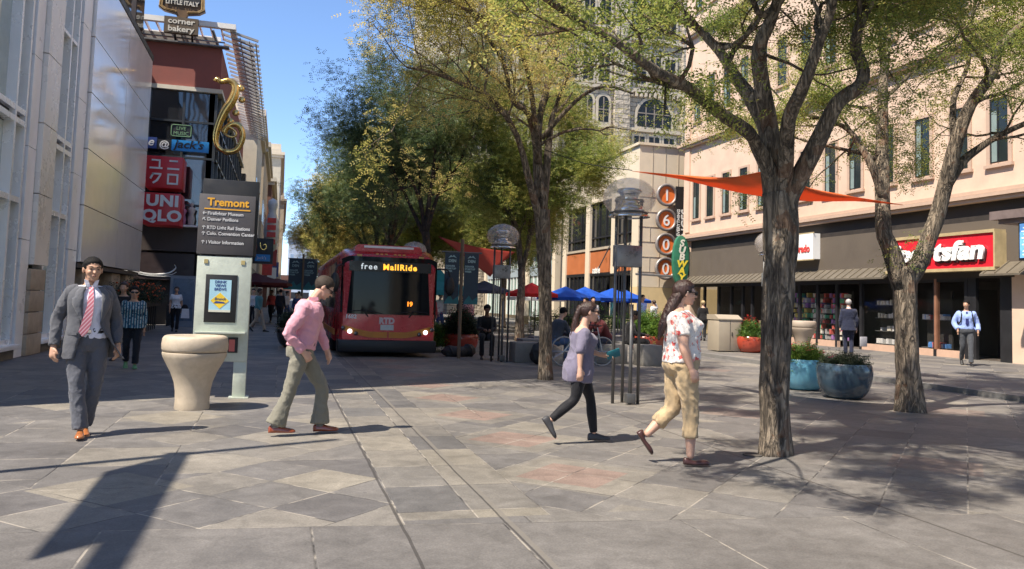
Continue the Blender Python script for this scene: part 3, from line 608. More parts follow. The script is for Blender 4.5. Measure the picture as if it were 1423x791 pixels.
MB().box(20.6, 20.94, 28.25, 31.5, 3.58, 4.62).build('sign_box', white_p, t, world=True)
MB().box(20.598, 20.62, 28.2, 31.55, 4.62, 4.67).box(20.598, 20.62, 28.2, 31.55, 3.53, 3.58).build('edge', M('tan_edge'), t, world=True)
text('lettering', 'Colorado', .42, M('letter_red', (.6,.06,.05), .5), (20.58, 29.95, 3.88), rz=-pi/2, parent=t, bold=.016, sx=.92)
text('lettering', 'Simply', .28, M('sign_navy'), (20.58, 30.6, 4.30), rz=-pi/2, parent=t, shear=.2)
MB().prism([(0,0),(.35,.45),(.5,.3),(.75,.6),(1.1,0)], (20.585,31.1,3.62), (0,-1,0), (0,0,1), (1,0,0), .01).build('mountain_logo', M('sign_navy'), t, world=True)
# blue transit screen and lamp arm at the right edge
t = thing('screen_sign', 'bright blue screen under a grey hood at the right edge', 'sign', (19.6, 17.3, 3))
MB().box(19.05, 19.2, 15.8, 17.3, 2.98, 4.0).build('screen_case', dark_m, t, world=True)
MB().box(19.03, 19.05, 15.85, 17.25, 3.05, 3.97).build('screen', M('screen_blue', (.12,.3,.62), .3, emit=.6, var=.4, vs=6), t, world=True)
a = MB()
for k in range(9): a.box(19.02, 19.03, 15.95, 17.2-random.random()*.1, 3.12+k*.09, 3.15+k*.09)
a.build('text_lines', M('screen_white', (.75,.85,.9), .4, emit=.5), t, world=True)
MB().box(18.8, 19.7, 15.6, 18.0, 4.12, 4.35).box(18.9, 19.6, 15.8, 17.8, 4.0, 4.12).build('hood', M('hood_grey', (.17,.13,.12), .6), t, world=True)
MB().tube([(19.15,16.3,0.1),(19.15,16.3,3.0)], .06).build('pole', grey_m, t, world=True)
# ============================================================ cream building with the round discs
cream_b = M('cream_stone', (.62,.53,.40), .85, var=.06, vs=1.2, bump=.08, bs=100); cream_y = M('yellow_stone', (.60,.46,.25), .85, var=.06)
joint_m = M('joint_line', (.38,.32,.24), .9); orange_p = M('orange_panel', (.43,.135,.045), .6, var=.12, vs=1.5)
def building_cream():
    t = thing('cream_building', 'cream stone building with orange spandrels and four round number discs', 'building', (19.2, 42, 0))
    x0, y0 = 19.2, 42.0
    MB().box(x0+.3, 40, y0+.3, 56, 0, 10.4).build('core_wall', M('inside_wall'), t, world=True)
    a = MB(); a.box(x0, 40, y0, y0+.3, 2.55, 10.6); a.box(x0, x0+.3, y0+.3, y0+.9, 2.55, 10.6)
    a.box(x0, x0+.3, y0+.9, 56, 8.0, 10.6)
    for y in (45.6, 49.9, 54.4): a.box(x0, x0+.3, y-.35, y+.35, 0, 8.0)
    a.build('wall', cream_b, t, world=True)
    MB().box(x0-.02, 40, y0-.02, y0+.3, -.3, 2.55).box(x0-.02, x0+.3, y0+.3, y0+.9, -.3, 2.55).build('yellow_base', cream_y, t, world=True)
    a = MB()
    for z in (1.2, 2.55, 3.4, 4.25, 5.1, 5.95, 6.8, 7.65): a.box(x0+.002, 21.8, y0-.024, y0-.0, z, z+.02)
    for k, z in enumerate((0, 1.2, 2.55, 3.4, 4.25, 5.1, 5.95, 6.8)):
        for x in (19.9, 21.1) if k % 2 else (20.5,): a.box(x, x+.02, y0-.026, y0-.0, z+.02, z+.84)
    for x in (20.0, 20.8, 21.6): a.box(x, x+.025, y0-.024, y0, 7.7, 10.6)
    a.build('wall_joints', joint_m, t, world=True)
    MB().box(x0-.12, 40, y0-.12, y0+.3, 10.6, 10.75).box(x0-.12, x0+.3, y0+.3, 56, 10.6, 10.75).build('coping', cream_b, t, world=True)
    for i, (ya, yb) in enumerate(((42.9,45.25),(45.95,49.55),(50.25,54.05))):
        MB().box(x0+.1, x0+.3, ya, yb, 3.5, 5.0).build('orange_panel', orange_p, t, world=True)
        MB().box(x0+.03, x0+.3, ya, yb, 4.95, 5.1).build('sill', joint_m, t, world=True)
        w_ = MB().box(x0+.24, x0+.29, ya, yb, 5.1, 8.0).build('window_glass', gl_dark, t, world=True)
        a = MB(); a.box(x0+.15, x0+.24, ya, yb, 5.7, 5.8).box(x0+.15, x0+.24, ya, yb, 5.1, 5.18).box(x0+.15, x0+.24, ya, yb, 7.9, 7.99)
        for k in range(4): y = ya+(yb-ya-.08)*k/3; a.box(x0+.16, x0+.23, y, y+.08, 5.18, 7.9)
        a.build('window_frame', dark_m, t, world=True)
        MB().box(x0+.18, x0+.29, ya, yb, 0, 3.3).build('shop_glass', gl_dark, t, world=True)
        a = MB(); a.box(x0+.08, x0+.2, ya, yb, 3.3, 3.5).box(x0+.08, x0+.18, ya, yb, 2.3, 2.4).box(x0+.08, x0+.18, ya, yb, 0, .3)
        for k in range(6): y = ya+(yb-ya-.08)*k/5; a.box(x0+.1, x0+.17, y, y+.08, .3, 3.3)
        a.build('shop_frame', dark_m, t, world=True)
    MB().box(x0-.9, x0+.1, 42.9, 46.5, 3.2, 3.3).build('shop_canopy', dark_m, t, world=True)
    for y in (43.2,46.2): MB().tube([(x0-.85,y,3.3),(x0+.1,y,5.2)], .04, 6).build('canopy_rod', dark_m, t, world=True)
    text('lettering', 'eatsie', .55, white_p, (x0-.92, 46.6, 3.38), rz=-pi/2, parent=t, bold=.02)
    MB().box(x0-.3, x0-.2, 44.6, 45.1, .5, 2.0).build('menu_poster', M('poster_teal', (.03,.25,.30), .5), t, world=True)
    return t
building_cream()
disc_o = M('disc_orange', (.75,.17,.035), .45, var=.04); disc_r = M('disc_ring', (.27,.245,.23), .4, .4)
labels = ('top round orange disc sign reading 1','round orange disc sign reading 6','upper of the two round orange disc signs reading 0','lowest round orange disc sign reading 0')
for i, (z, ch, lb) in enumerate(zip((7.78,6.36,4.98,3.62), '1600', labels)):
    t = thing('disc_sign', lb, 'sign', (20.72, 41.7, z), group='round number discs on the cream wall')
    r = MB().lathe([(.56,0),(.64,.02),(.66,.14),(.62,.2),(.5,.2),(.49,.12),(.48,.1)], n=28, cap=False).build('ring', disc_r, t, smooth=True); r.matrix_local = Matrix.Rotation(pi/2,4,'X')
    f = MB().lathe([(.001,.11),(.49,.11),(.49,.09),(.001,.09)], n=28).build('disc_face', disc_o, t); f.matrix_local = Matrix.Rotation(pi/2,4,'X')
    n_ = text('numeral', ch, .92, white_p, (0,0,0), parent=t, world=False, align='CENTER', bold=.008); n_.location = (0,-.13,-.32)
    MB().tube([(0,.0,.0),(0,.3,0)], .06, 6).build('mount', dark_m, t)
t = thing('banner_sign', 'tall black vertical banner with white letters beside the orange discs', 'sign', (21.5, 41.8, 5))
MB().box(21.25, 22.1, 41.5, 41.6, 3.0, 8.3).build('banner_panel', black_p, t, world=True)
o = text('lettering', 'INTERSECTION OF EVERYTHING', .26, white_p, (21.50, 41.48, 3.2), parent=t, bold=.006)
o.data.transform(Matrix.Rotation(-pi/2,4,'Y'))
o = text('lettering', 'EXPERIENCES', .62, white_p, (22.02, 41.48, 3.1), parent=t, bold=.01, sx=1.05)
o.data.transform(Matrix.Rotation(-pi/2,4,'Y'))
# oval green sandwich sign on the pink corner
t = thing('oval_sign', 'tall green oval sign with white and yellow letters below the discs', 'sign', (20.6, 39.6, 4))
og = M('sign_green', (.03,.16,.09), .45); a = MB()
ov = [(.46*cos(a_), 1.35*(abs(sin(a_))**.8)*(1 if sin(a_) >= 0 else -1)) for a_ in [2*pi*k/28 for k in range(28)]]
a.prism(ov, (20.45,39.2,3.95), (1,0,0), (0,0,1), (0,1,0), .25); a.build('oval', og, t, world=True, bevel=.02)
for k, ch in enumerate('SUBWAY'):
    text('lettering', ch, .5, M('letter_cream', (.75,.72,.6), .5) if k < 3 else M('letter_yellow', (.8,.62,.05), .5), (20.45, 39.185, 4.72-k*.37), parent=t, align='CENTER', bold=.02, shear=.2, sx=1.1)
for z in (3.3, 4.6): MB().tube([(20.7,39.4,z),(21.2,39.5,z)], .04, 6).tube([(20.95,39.4,z-.12),(20.95,39.4,z+.12)], .06, 6).build('bracket', dark_m, t, world=True)
MB().tube([(18.0,39.6,3.15),(21.0,39.6,3.1)], .06, 6).build('pipe', grey_m, t, world=True)
# ============================================================ glass fronted shop beyond the cream building
pglass = glass_mat('pale_green_glass', (.24,.33,.30), .08, .01); 
def building_glass():
    t = thing('glass_shop_building', 'two storey pale glass shop with dark red awning beyond the cream building', 'building', (19.2, 56, 0))
    x = 19.2
    MB().box(x+.4, 40, 56.2, 78, 0, 10.3).build('wall', cream_b, t, world=True)
    MB().box(x, x+.4, 56, 78, 9, 11.6).build('parapet', cream_b, t, world=True)
    for y in (56.2, 63, 70, 77): MB().box(x-.05, x+.42, y, y+.7, 0, 9).build('pier', cream_b, t, world=True)
    for y in (57, 63.8, 70.8):
        MB().box(x+.2, x+.3, y, y+6.1, .4, 3.6).build('shop_glass', pglass, t, world=True)
        MB().box(x+.2, x+.3, y, y+6.1, 4.4, 7.2).build('upper_glass', pglass, t, world=True)
        MB().box(x+.1, x+.35, y, y+6.1, 3.62, 4.38).build('blue_grey_band', M('blue_grey_band', (.30,.36,.40), .5), t, world=True)
        a = MB()
        for k in range(7): a.box(x+.12, x+.2, y+k*1.0, y+k*1.0+.07, .4, 3.6).box(x+.12, x+.2, y+k*1.0, y+k*1.0+.07, 4.4, 7.2)
        a.build('mullions', white_al, t, world=True)
    MB().rings([[(x,y,8.6),(x-1.4,y,7.5),(x-1.4,y,7.35),(x,y,7.35)] for y in (56.4, 77)]).build('awning', M('awning_red', (.25,.03,.03), .8), t, world=True)
    return t
building_glass()
t = thing('flag', 'small striped flag hanging from the dark red awning', 'flag', (17.6, 66, 7.6))
a = MB(); a.tube([(19.1,66,7.8),(17.0,66,9.0)], .04, 6); a.build('flagpole', white_p, t, world=True)
for k in range(5): MB().box(17.2+k*.25, 17.35+k*.25, 66, 66.04, 7.6+.0*k, 8.6-k*.1).build('stripe', M('letter_red'), t, world=True)
# ============================================================ stone romanesque building behind
def stone_mat():
    m = M('rough_stone', (.40,.35,.28), .9, var=.25, vs=1.5); N, L, b = nodes(m)
    g = N.new('ShaderNodeNewGeometry'); sp = N.new('ShaderNodeSeparateXYZ'); L.new(g.outputs['Position'], sp.inputs[0])
    cb = N.new('ShaderNodeCombineXYZ'); L.new(mth(N, L, 'ADD', sp.outputs[0], sp.outputs[1]), cb.inputs[0]); L.new(sp.outputs[2], cb.inputs[1])
    bk = N.new('ShaderNodeTexBrick'); bk.inputs['Scale'].default_value = 1; bk.inputs['Brick Width'].default_value = 1.1; bk.inputs['Row Height'].default_value = .5
    bk.inputs['Mortar Size'].default_value = .035; bk.inputs['Color1'].default_value = (.46,.40,.32,1); bk.inputs['Color2'].default_value = (.33,.29,.23,1); bk.inputs['Mortar'].default_value = (.17,.15,.12,1)
    L.new(cb.outputs[0], bk.inputs['Vector']); L.new(bk.outputs['Color'], b.inputs['Base Color'])
    n = N.new('ShaderNodeTexNoise'); n.inputs['Scale'].default_value = 2.5; n.inputs['Detail'].default_value = 6; L.new(g.outputs['Position'], n.inputs['Vector'])
    bp = N.new('ShaderNodeBump'); bp.inputs['Distance'].default_value = .25; bp.inputs['Strength'].default_value = .8
    L.new(mth(N, L, 'ADD', mth(N, L, 'MULTIPLY', bk.outputs['Fac'], -.5), n.outputs['Fac']), bp.inputs['Height']); L.new(bp.outputs[0], b.inputs['Normal'])
    return m
rs = stone_mat(); ss = M('smooth_stone', (.44,.385,.30), .85, var=.12, vs=1)
def building_stone():
    t = thing('stone_building', 'rough stone romanesque building with arched windows rising behind the cream building', 'building', (18, 80, 0))
    y = 80.
    MB().box(16, 60, y, 110, 0, 42).build('wall', rs, t, world=True)
    def window(x0, x1, z0, z1, arch):
        f = MB(); n = 10
        def outline(x0, x1, z0, z1):
            if not arch: return [(x0,z0),(x1,z0),(x1,z1),(x0,z1)]
            r = (x1-x0)/2; return [(x0,z0),(x1,z0)]+[((x0+x1)/2+r*cos(pi*k/n), z1-r+r*sin(pi*k/n)) for k in range(n+1)]
        f.prism(outline(x0-.3,x1+.3,z0-.3,z1+.3), (0,y-.14,0), (1,0,0), (0,0,1), (0,1,0), .12)
        fo = f.build('window_surround', ss, t, world=True)
        g_ = MB().prism(outline(x0,x1,z0,z1), (0,y-.16,0), (1,0,0), (0,0,1), (0,1,0), .015).build('pane', M('stone_pane', (.015,.018,.02), .3, spec=.25)); g_.parent = fo; g_.location = (-18,-80,0)
        a = MB(); k = max(1, int((x1-x0)/1.2))
        for i in range(1, k+1): xx = x0+(x1-x0)*i/(k+1); a.box(xx-.06, xx+.06, y-.2, y-.16, z0, z1-(.0 if not arch else .25*(x1-x0)/2+abs(xx-(x0+x1)/2)*.4))
        a.box(x0, x1, y-.205, y-.16, z0+(z1-z0)*.45, z0+(z1-z0)*.45+.12); o = a.build('mullion', M('sash_brown', (.20,.17,.14), .7)); o.parent = fo; o.location = (-18,-80,0)
    bays = [(16.5,), ]
    # bands and pilasters
    for x in (17.2, 26.2, 34.2, 42.2, 50.2): MB().box(x-.85, x+.85, y-.5, y-.003, 6, 40).build('pilaster', rs, t, world=True)
    for z in (15.4, 20.3, 24.6, 30.2, 36): MB().box(16, 60, y-.35, y-.004, z, z+.35).build('string_course', ss, t, world=True)
    a = MB()
    for x in np.arange(35.2, 60, .55):
        if (x-42.2)**2 > 1: a.box(x, x+.28, y-.4, y-.1, 24.1, 24.58)
    for x in np.arange(18.2, 34, .55):
        a.box(x, x+.28, y-.4, y-.1, 29.6, 30.18)
    a.build('corbels', ss, t, world=True)
    for x0 in (18.4, 20.4, 22.4): pass
    for bx in (17.2, 26.2, 34.2, 42.2):
        if bx in (34.2, 42.2):
            window(bx+1.9, bx+5.9, 20.9, 24.0, True)
            for k in range(3): window(bx+1.6+k*1.75, bx+2.8+k*1.75, 17.5, 19.8, False)
            for k in range(3): window(bx+1.6+k*1.75, bx+2.8+k*1.75, 25.6, 28.6, False)
            for k in range(3): window(bx+1.6+k*1.75, bx+2.8+k*1.75, 31.6, 34.6, True)
        else:
            n = 3
            for k in range(n):
                x = bx+1.7+k*1.85
                window(x, x+1.15, 21.0, 23.8, True); window(x, x+1.15, 16.6, 19.6, False); window(x, x+1.15, 25.4, 28.4, False); window(x, x+1.15, 31.6, 34.6, True); window(x, x+1.15, 12.0, 14.8, False)
    return t
building_stone()
block('tan_building', 'tan stone building with bracketed cornice behind the central trees', 19.5, 40, 112, 150, 26, tanst, pinkst, side=-1, storey=5, bay=3.4, ww=.5)
block('brick_hall', 'distant red brick building glimpsed between the dark trees', 20.5, 40, 160, 230, 30, M('orange_brick', (.36,.20,.12), .85, var=.1), pinkst, side=-1, storey=5, bay=4)
block('glass_tower', 'tall pale office tower rising behind the stone building', 44, 70, 125, 150, 75, M('tower_tan', (.5,.42,.33), .8, var=.05), side=-1, storey=4.2, bay=3.0, win=M('blue_pane', (.10,.17,.28), .15, spec=.8), wz0=32)
# ============================================================ trees
def bark_mat(name, dark, light):
    m = bpy.data.materials.new(name); m.use_nodes = True; N, L, b = nodes(m)
    tc = N.new('ShaderNodeNewGeometry'); mp = N.new('ShaderNodeMapping'); mp.inputs['Scale'].default_value = (1,1,.2); L.new(tc.outputs['Position'], mp.inputs[0])
    n = N.new('ShaderNodeTexNoise'); n.inputs['Scale'].default_value = 15; n.inputs['Detail'].default_value = 8; n.inputs['Roughness'].default_value = .7; n.inputs['Distortion'].default_value = .8; L.new(mp.outputs[0], n.inputs['Vector'])
    v = N.new('ShaderNodeTexNoise'); v.inputs['Scale'].default_value = 11; v.inputs['Detail'].default_value = 4; v.inputs['Distortion'].default_value = 1.6; L.new(mp.outputs[0], v.inputs['Vector']); rid = mth(N, L, 'MULTIPLY', mth(N, L, 'ABSOLUTE', mth(N, L, 'SUBTRACT', v.outputs['Fac'], .5)), 2.2)
    n3 = N.new('ShaderNodeTexNoise'); n3.inputs['Scale'].default_value = 3; n3.inputs['Detail'].default_value = 4; L.new(tc.outputs['Position'], n3.inputs['Vector'])
    fac = mth(N, L, 'MULTIPLY', n.outputs['Fac'], mth(N, L, 'ADD', .6, mth(N, L, 'MULTIPLY', n3.outputs['Fac'], .9)))
    mid = tuple((a+c)/2 for a, c in zip(dark, light))
    c = ramp(N, L, fac, [(.32,dark),(.5,mid),(.62,light),(.75,tuple(min(1,x*1.25) for x in light))])
    cr = mth(N, L, 'MINIMUM', 1, mth(N, L, 'ADD', .35, mth(N, L, 'MULTIPLY', rid, 3)))
    vm = N.new('ShaderNodeVectorMath'); vm.operation = 'SCALE'; L.new(c, vm.inputs[0]); L.new(cr, vm.inputs['Scale']); L.new(mixc(N, L, mth(N, L, 'MULTIPLY', mth(N, L, 'GREATER_THAN', n3.outputs['Fac'], .60), .5), vm.outputs[0], (.17,.075,.035)), b.inputs['Base Color'])
    b.inputs['Roughness'].default_value = .9
    h = mth(N, L, 'ADD', n.outputs['Fac'], mth(N, L, 'MINIMUM', .35, mth(N, L, 'MULTIPLY', rid, 1.6)))
    bp = N.new('ShaderNodeBump'); bp.inputs['Strength'].default_value = 1; bp.inputs['Distance'].default_value = .06; L.new(h, bp.inputs['Height']); L.new(bp.outputs[0], b.inputs['Normal'])
    return m
def leaf_mat(name, stops, trans=.35):
    m = bpy.data.materials.new(name); m.use_nodes = True; N, L, b = nodes(m)
    g = N.new('ShaderNodeNewGeometry'); n = N.new('ShaderNodeTexNoise'); n.inputs['Scale'].default_value = .75; n.inputs['Detail'].default_value = 3; L.new(g.outputs['Position'], n.inputs['Vector'])
    f = mth(N, L, 'ADD', mth(N, L, 'MULTIPLY', g.outputs['Random Per Island'], .55), mth(N, L, 'SUBTRACT', mth(N, L, 'MULTIPLY', n.outputs['Fac'], 1.5), .5))
    c = ramp(N, L, f, stops); L.new(c, b.inputs['Base Color']); b.inputs['Roughness'].default_value = .5; b.inputs['Specular IOR Level'].default_value = .35
    tr = N.new('ShaderNodeBsdfTranslucent'); L.new(c, tr.inputs['Color']); mx = N.new('ShaderNodeMixShader'); mx.inputs[0].default_value = trans
    L.new(b.outputs[0], mx.inputs[1]); L.new(tr.outputs[0], mx.inputs[2]); out = N['Material Output']; L.new(mx.outputs[0], out.inputs[0])
    return m
bark = bark_mat('bark', (.06,.045,.034), (.36,.29,.215)); bark_shade = bark_mat('bark_shaded', (.025,.02,.016), (.10,.078,.06))  # the second bark has the shade behind the bus put into its colour
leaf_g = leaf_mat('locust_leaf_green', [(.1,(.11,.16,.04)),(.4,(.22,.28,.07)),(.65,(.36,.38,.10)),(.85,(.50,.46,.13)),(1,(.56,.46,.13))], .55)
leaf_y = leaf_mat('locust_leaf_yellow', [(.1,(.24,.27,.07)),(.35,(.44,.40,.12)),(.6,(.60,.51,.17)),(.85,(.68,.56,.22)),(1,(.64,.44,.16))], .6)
leaf_shade = leaf_mat('locust_leaf_shaded', [(.1,(.05,.09,.045)),(.5,(.10,.15,.06)),(.85,(.17,.21,.07)),(1,(.26,.25,.08))], .4)  # shade on the trees behind the bus is put into this green
def leaves_mesh(name, pts, size, mat, parent, rng, per=7, spread=.16, droop=.3):
    """Many small leaflets in sprays: each spray is a short stalk with leaflets on both sides."""
    P = np.repeat(np.array(pts), per, axis=0); n = len(P)
    nl = 8                                        # leaflets per spray
    base = P + rng.normal(0, spread, (n,3))
    ax = rng.normal(0, 1, (n,3)); ax[:,2] = ax[:,2]*.45 - droop; ax /= np.linalg.norm(ax, axis=1)[:,None]
    up = rng.normal(0, .5, (n,3)) + np.array([0,0,1.]); sd_ = np.cross(ax, up); sd_ /= np.linalg.norm(sd_, axis=1)[:,None]
    nrm = np.cross(sd_, ax)
    V = np.zeros((n, nl, 4, 3)); L_ = size*3.6
    for k in range(nl):
        s = -1 if k % 2 else 1; t = (k//2+.5)/(nl/2)
        c = base + ax*(L_*t)[..., None] if isinstance(L_, np.ndarray) else base + ax*(L_*t)
        d = sd_*s*.85 + ax*.45 + nrm*rng.normal(0, .25, (n,1)); ln = size*(1-.25*t)*rng.uniform(.7,1.2,(n,1)); wd = ln*.27
        V[:,k,0] = c; V[:,k,1] = c + d*ln*.5 + ax*wd; V[:,k,2] = c + d*ln; V[:,k,3] = c + d*ln*.5 - ax*wd
    V = V.reshape(-1,3); nf = n*nl
    me = bpy.data.meshes.new(name); me.vertices.add(len(V)); me.vertices.foreach_set('co', V.ravel())
    me.loops.add(nf*4); me.loops.foreach_set('vertex_index', np.arange(nf*4)); me.polygons.add(nf)
    me.polygons.foreach_set('loop_start', np.arange(0, nf*4, 4)); me.polygons.foreach_set('loop_total', np.full(nf, 4)); me.update()
    me.materials.append(mat); o = bpy.data.objects.new(name, me); C.objects.link(o); o.parent = parent
    return o
def grow(mb, p, d, L_, r, depth, rng, tips, nseg=5, gnarl=.22, up=.06, split=(2,3), spread=.65, keep=None):
    if keep and not keep(p): return
    """A wandering branch that forks; tips collects the points that bear leaves."""
    pts = [p.copy()]; rad = [r]; q = p.copy(); d = d.normalized()
    for i in range(nseg):
        d = (d + Vector(rng.normal(0, gnarl, 3)) + Vector((0,0,up))).normalized()
        if keep and not keep(q + d*(L_/nseg)): break
        q = q + d*(L_/nseg); pts.append(q.copy()); rad.append(r*(1-.5*(i+1)/nseg))
        if depth <= 1 and i >= 1: tips.append(tuple(q))
        if depth <= 1 and rng.random() < .8:
            e = (d + Vector(rng.normal(0, .8, 3))).normalized()*L_*rng.uniform(.2,.45)
            mb.tube([q, q+e*.5+Vector((0,0,-.01)), q+e], [r*.35, r*.25, .003], 3, cap=False); tips.append(tuple(q+e)); tips.append(tuple(q+e*.5))
    if len(pts) < 2: return
    mb.tube(pts, rad, 7 if r > .03 else 4, cap=False)
    if depth > 0:
        for k in range(rng.integers(*split, endpoint=True)):
            dd = (d + Vector(rng.normal(0, spread, 3))).normalized(); dd.z = dd.z*.75+.08
            grow(mb, q, dd, L_*rng.uniform(.6,.85), rad[-1]*.85, depth-1, rng, tips, nseg, gnarl, up, split, spread, keep)
        if depth > 1:
            i = nseg//2; dd = (d + Vector(rng.normal(0, .9, 3))).normalized()
            grow(mb, pts[min(i,len(pts)-1)], dd, L_*.6, rad[min(i,len(pts)-1)]*.5, depth-2, rng, tips, nseg, gnarl, up, split, spread, keep)
def tree(name, label, loc, trunk, limbs, sprouts, mat, seed, bark_=bark, leaf=.05, per=7, spread=.16, group=None, dense=None, filt=None):
    """trunk/limbs: lists of (x,y,z,r) in world metres; sprouts: (limb index, first fraction, count, length, depth)."""
    rng = np.random.default_rng(seed); t = thing(name, label, 'tree', loc, group=group); O = Vector(loc); mb = MB(); tips = []
    tp = interp(trunk, 4); rings = []
    ph = rng.uniform(0, 6, 4)
    def barky(pts, nn, flare=False):
        R = []
        for i, q in enumerate(pts):
            c = Vector(q[:3])-O; r = q[3]; d = (Vector(pts[min(i+1,len(pts)-1)][:3])-Vector(pts[max(i-1,0)][:3])).normalized()
            u = Vector((1,0,0)); u = (u-d*u.dot(d)); u = u.normalized() if u.length > .15 else d.orthogonal().normalized(); w_ = d.cross(u); rr = []
            for j in range(nn):
                a = 2*pi*j/nn; fl = 1.
                if flare: h = c.z; fl += .22*math.exp(-max(0,h)*7)*(.6+.5*sin(3*a+ph[1]))
                k = .98+.06*sin(2*a+ph[0]+c.z*1.3)+.04*sin(5*a+ph[2]-c.z*2.1)+.16*noise.noise(Vector((cos(a)*2.6, sin(a)*2.6, c.z*2.4+seed)))+.08*noise.noise(Vector((cos(a)*7, sin(a)*7, c.z*3+seed)))
                rr.append(c+(u*cos(a)+w_*sin(a))*r*k*fl)
            R.append(rr)
        mb.rings(R, True)
    barky(tp, 28, True)
    for lb in limbs: barky(interp(lb, 3), 14 if lb[0][3] > .05 else 8)
    t_ = mb.build('trunk', bark_, t, smooth=True); mb2 = MB(); kp = (lambda p: filt(p+O)) if filt else None
    for li, f0, cnt, ln, dp in sprouts:
        lb = interp(limbs[li], 3); n = len(lb)
        for k in range(cnt):
            f = f0+(1-f0)*(k+rng.random())/cnt; i = min(n-2, int(f*(n-1))); p = Vector(lb[i][:3])-O
            d0 = (Vector(lb[i+1][:3])-Vector(lb[i][:3])).normalized()
            d = d0*.6+Vector(rng.normal(0,.75,3)); d.z = d.z*.7+.15
            grow(mb2, p, d, ln*rng.uniform(.75,1.2), min(lb[i][3]*.55, .035), dp, rng, tips, keep=kp)
        grow(mb2, Vector(lb[-1][:3])-O, d0, ln, lb[-1][3], dp, rng, tips, keep=kp)
    mb2.build('branches', bark_, t, smooth=True)
    if filt: tips = [p for p in tips if filt(Vector(p)+O)]
    leaves_mesh('crown', tips+([p for p in tips if p[2] > dense]*2 if dense else []), leaf, mat, t, rng, per, spread)  # extra leaves added above the view to deepen the shade below
    return t
def R_(pts, r0, r1):
    n = len(pts)-1; return [(*p, r0+(r1-r0)*(i/n)**.8) for i, p in enumerate(pts)]
# nearest tree
T1 = [(4.78,7.15,-.06,.155),(4.79,7.15,.51,.138),(4.80,7.15,1.15,.137),(4.82,7.15,1.66,.145),(4.83,7.15,2.17,.165),(4.80,7.15,2.62,.16)]
L1 = [R_([(4.76,7.15,2.45),(4.72,7.13,2.75),(4.54,7.1,3.03),(4.35,7.0,3.18),(3.96,6.8,3.26),(3.45,6.5,3.39),(2.98,6.2,3.41),(2.51,5.9,3.50),(2.02,5.6,3.55),(1.4,5.3,3.7)], .10, .02),
      R_([(4.78,7.2,2.5),(4.78,7.3,3.24),(4.72,7.5,3.63),(4.66,7.7,3.9),(4.59,7.9,4.22),(4.51,8.1,4.47),(4.48,8.4,4.72),(4.08,8.8,5.03),(3.58,9.2,5.56)], .11, .025),
      R_([(4.82,7.2,2.4),(4.75,7.2,3.06),(4.71,7.2,3.37),(4.57,7.1,3.7),(4.47,7.0,4.03),(4.54,6.9,4.31),(4.57,6.8,4.61),(4.47,6.6,5.23),(4.5,6.4,6.4)], .135, .03),
      R_([(4.84,7.15,2.3),(4.78,7.0,2.85),(4.68,6.8,3.28),(4.68,6.6,3.53),(4.70,6.5,3.71),(4.73,6.4,3.97),(4.77,6.3,4.2),(4.66,6.0,4.58),(4.64,5.7,4.97),(4.7,5.4,5.8)], .095, .025),
      R_([(4.84,7.15,2.1),(4.88,7.1,2.53),(4.93,7.0,2.74),(5.03,6.8,3.13),(5.16,6.7,3.48),(5.40,6.7,3.66),(5.46,6.7,3.83),(5.37,6.7,4.03),(5.31,6.6,4.19),(5.43,6.6,4.45),(5.5,6.5,4.77),(5.54,6.3,5.12),(5.9,6.1,6.0)], .115, .03),
      R_([(4.66,6.0,4.6),(4.5,5.2,5.2),(4.2,4.2,5.7),(3.9,3.2,6.1)], .06, .02), R_([(4.7,5.8,4.8),(5.4,4.8,5.5),(6.0,3.9,6.0)], .05, .02), R_([(4.5,6.8,4.6),(3.6,6.0,5.4),(2.6,5.2,6.0),(1.8,4.4,6.3)], .05, .02)]  # limbs above the view, added to shade the paving at right
tree('locust_tree', 'thick locust tree with five twisting limbs, the nearest and largest trunk', (4.78,7.15,0), T1, L1,
     [(0,.55,8,.95,2),(1,.45,8,1.1,2),(2,.6,7,1.2,2),(3,.55,7,1.1,2),(4,.6,8,1.2,2),(5,.25,10,1.3,2),(6,.25,9,1.3,2),(7,.3,9,1.3,2)], leaf_g, 11, leaf=.045, per=5, spread=.10, dense=5.0, group='locust trees on the mall', filt=lambda p: p.z > 3.05 and not (p.y < 4.2 and p.z < 4.4) and p.x > .25*p.y and not (p.x < .53*p.y and p.z < 5.0 and random.random() < .16))
T2 = [(9.03,10.1,-.05,.20),(9.01,10.1,.55,.175),(8.98,10.1,1.29,.17),(8.96,10.1,1.83,.18),(8.93,10.1,2.15,.19)]
L2 = [R_([(8.90,10.1,1.85),(8.71,10.1,2.41),(8.63,10.15,2.71),(8.73,10.3,3.47),(8.90,10.5,4.36),(9.10,10.7,5.25),(9.35,10.9,6.07),(9.61,11.1,6.93),(9.79,11.4,8.0)], .15, .04),
      R_([(8.67,10.2,3.15),(8.5,10.2,3.57),(8.31,10.3,3.99),(8.19,10.4,4.22),(8.0,10.6,4.38),(7.6,10.8,4.5)], .07, .02),
      R_([(8.97,10.1,1.88),(9.2,10.05,2.25),(9.43,10.0,2.84),(9.51,9.9,3.36),(9.57,9.7,4.11),(9.7,9.6,4.56),(9.99,9.5,5.02),(10.05,9.4,5.44),(10.27,9.2,5.73),(10.68,9.0,6.18),(11.0,8.7,6.75)], .145, .04),
      R_([(9.52,9.85,3.4),(9.75,9.8,3.75),(9.94,9.7,3.94),(10.14,9.6,4.1),(10.47,9.4,4.3),(11.02,9.2,4.55)], .075, .03),
      R_([(9.60,9.8,4.0),(9.78,10.0,4.73),(10.26,10.2,5.4),(10.54,10.4,6.2),(10.86,10.5,7.12)], .055, .02)]
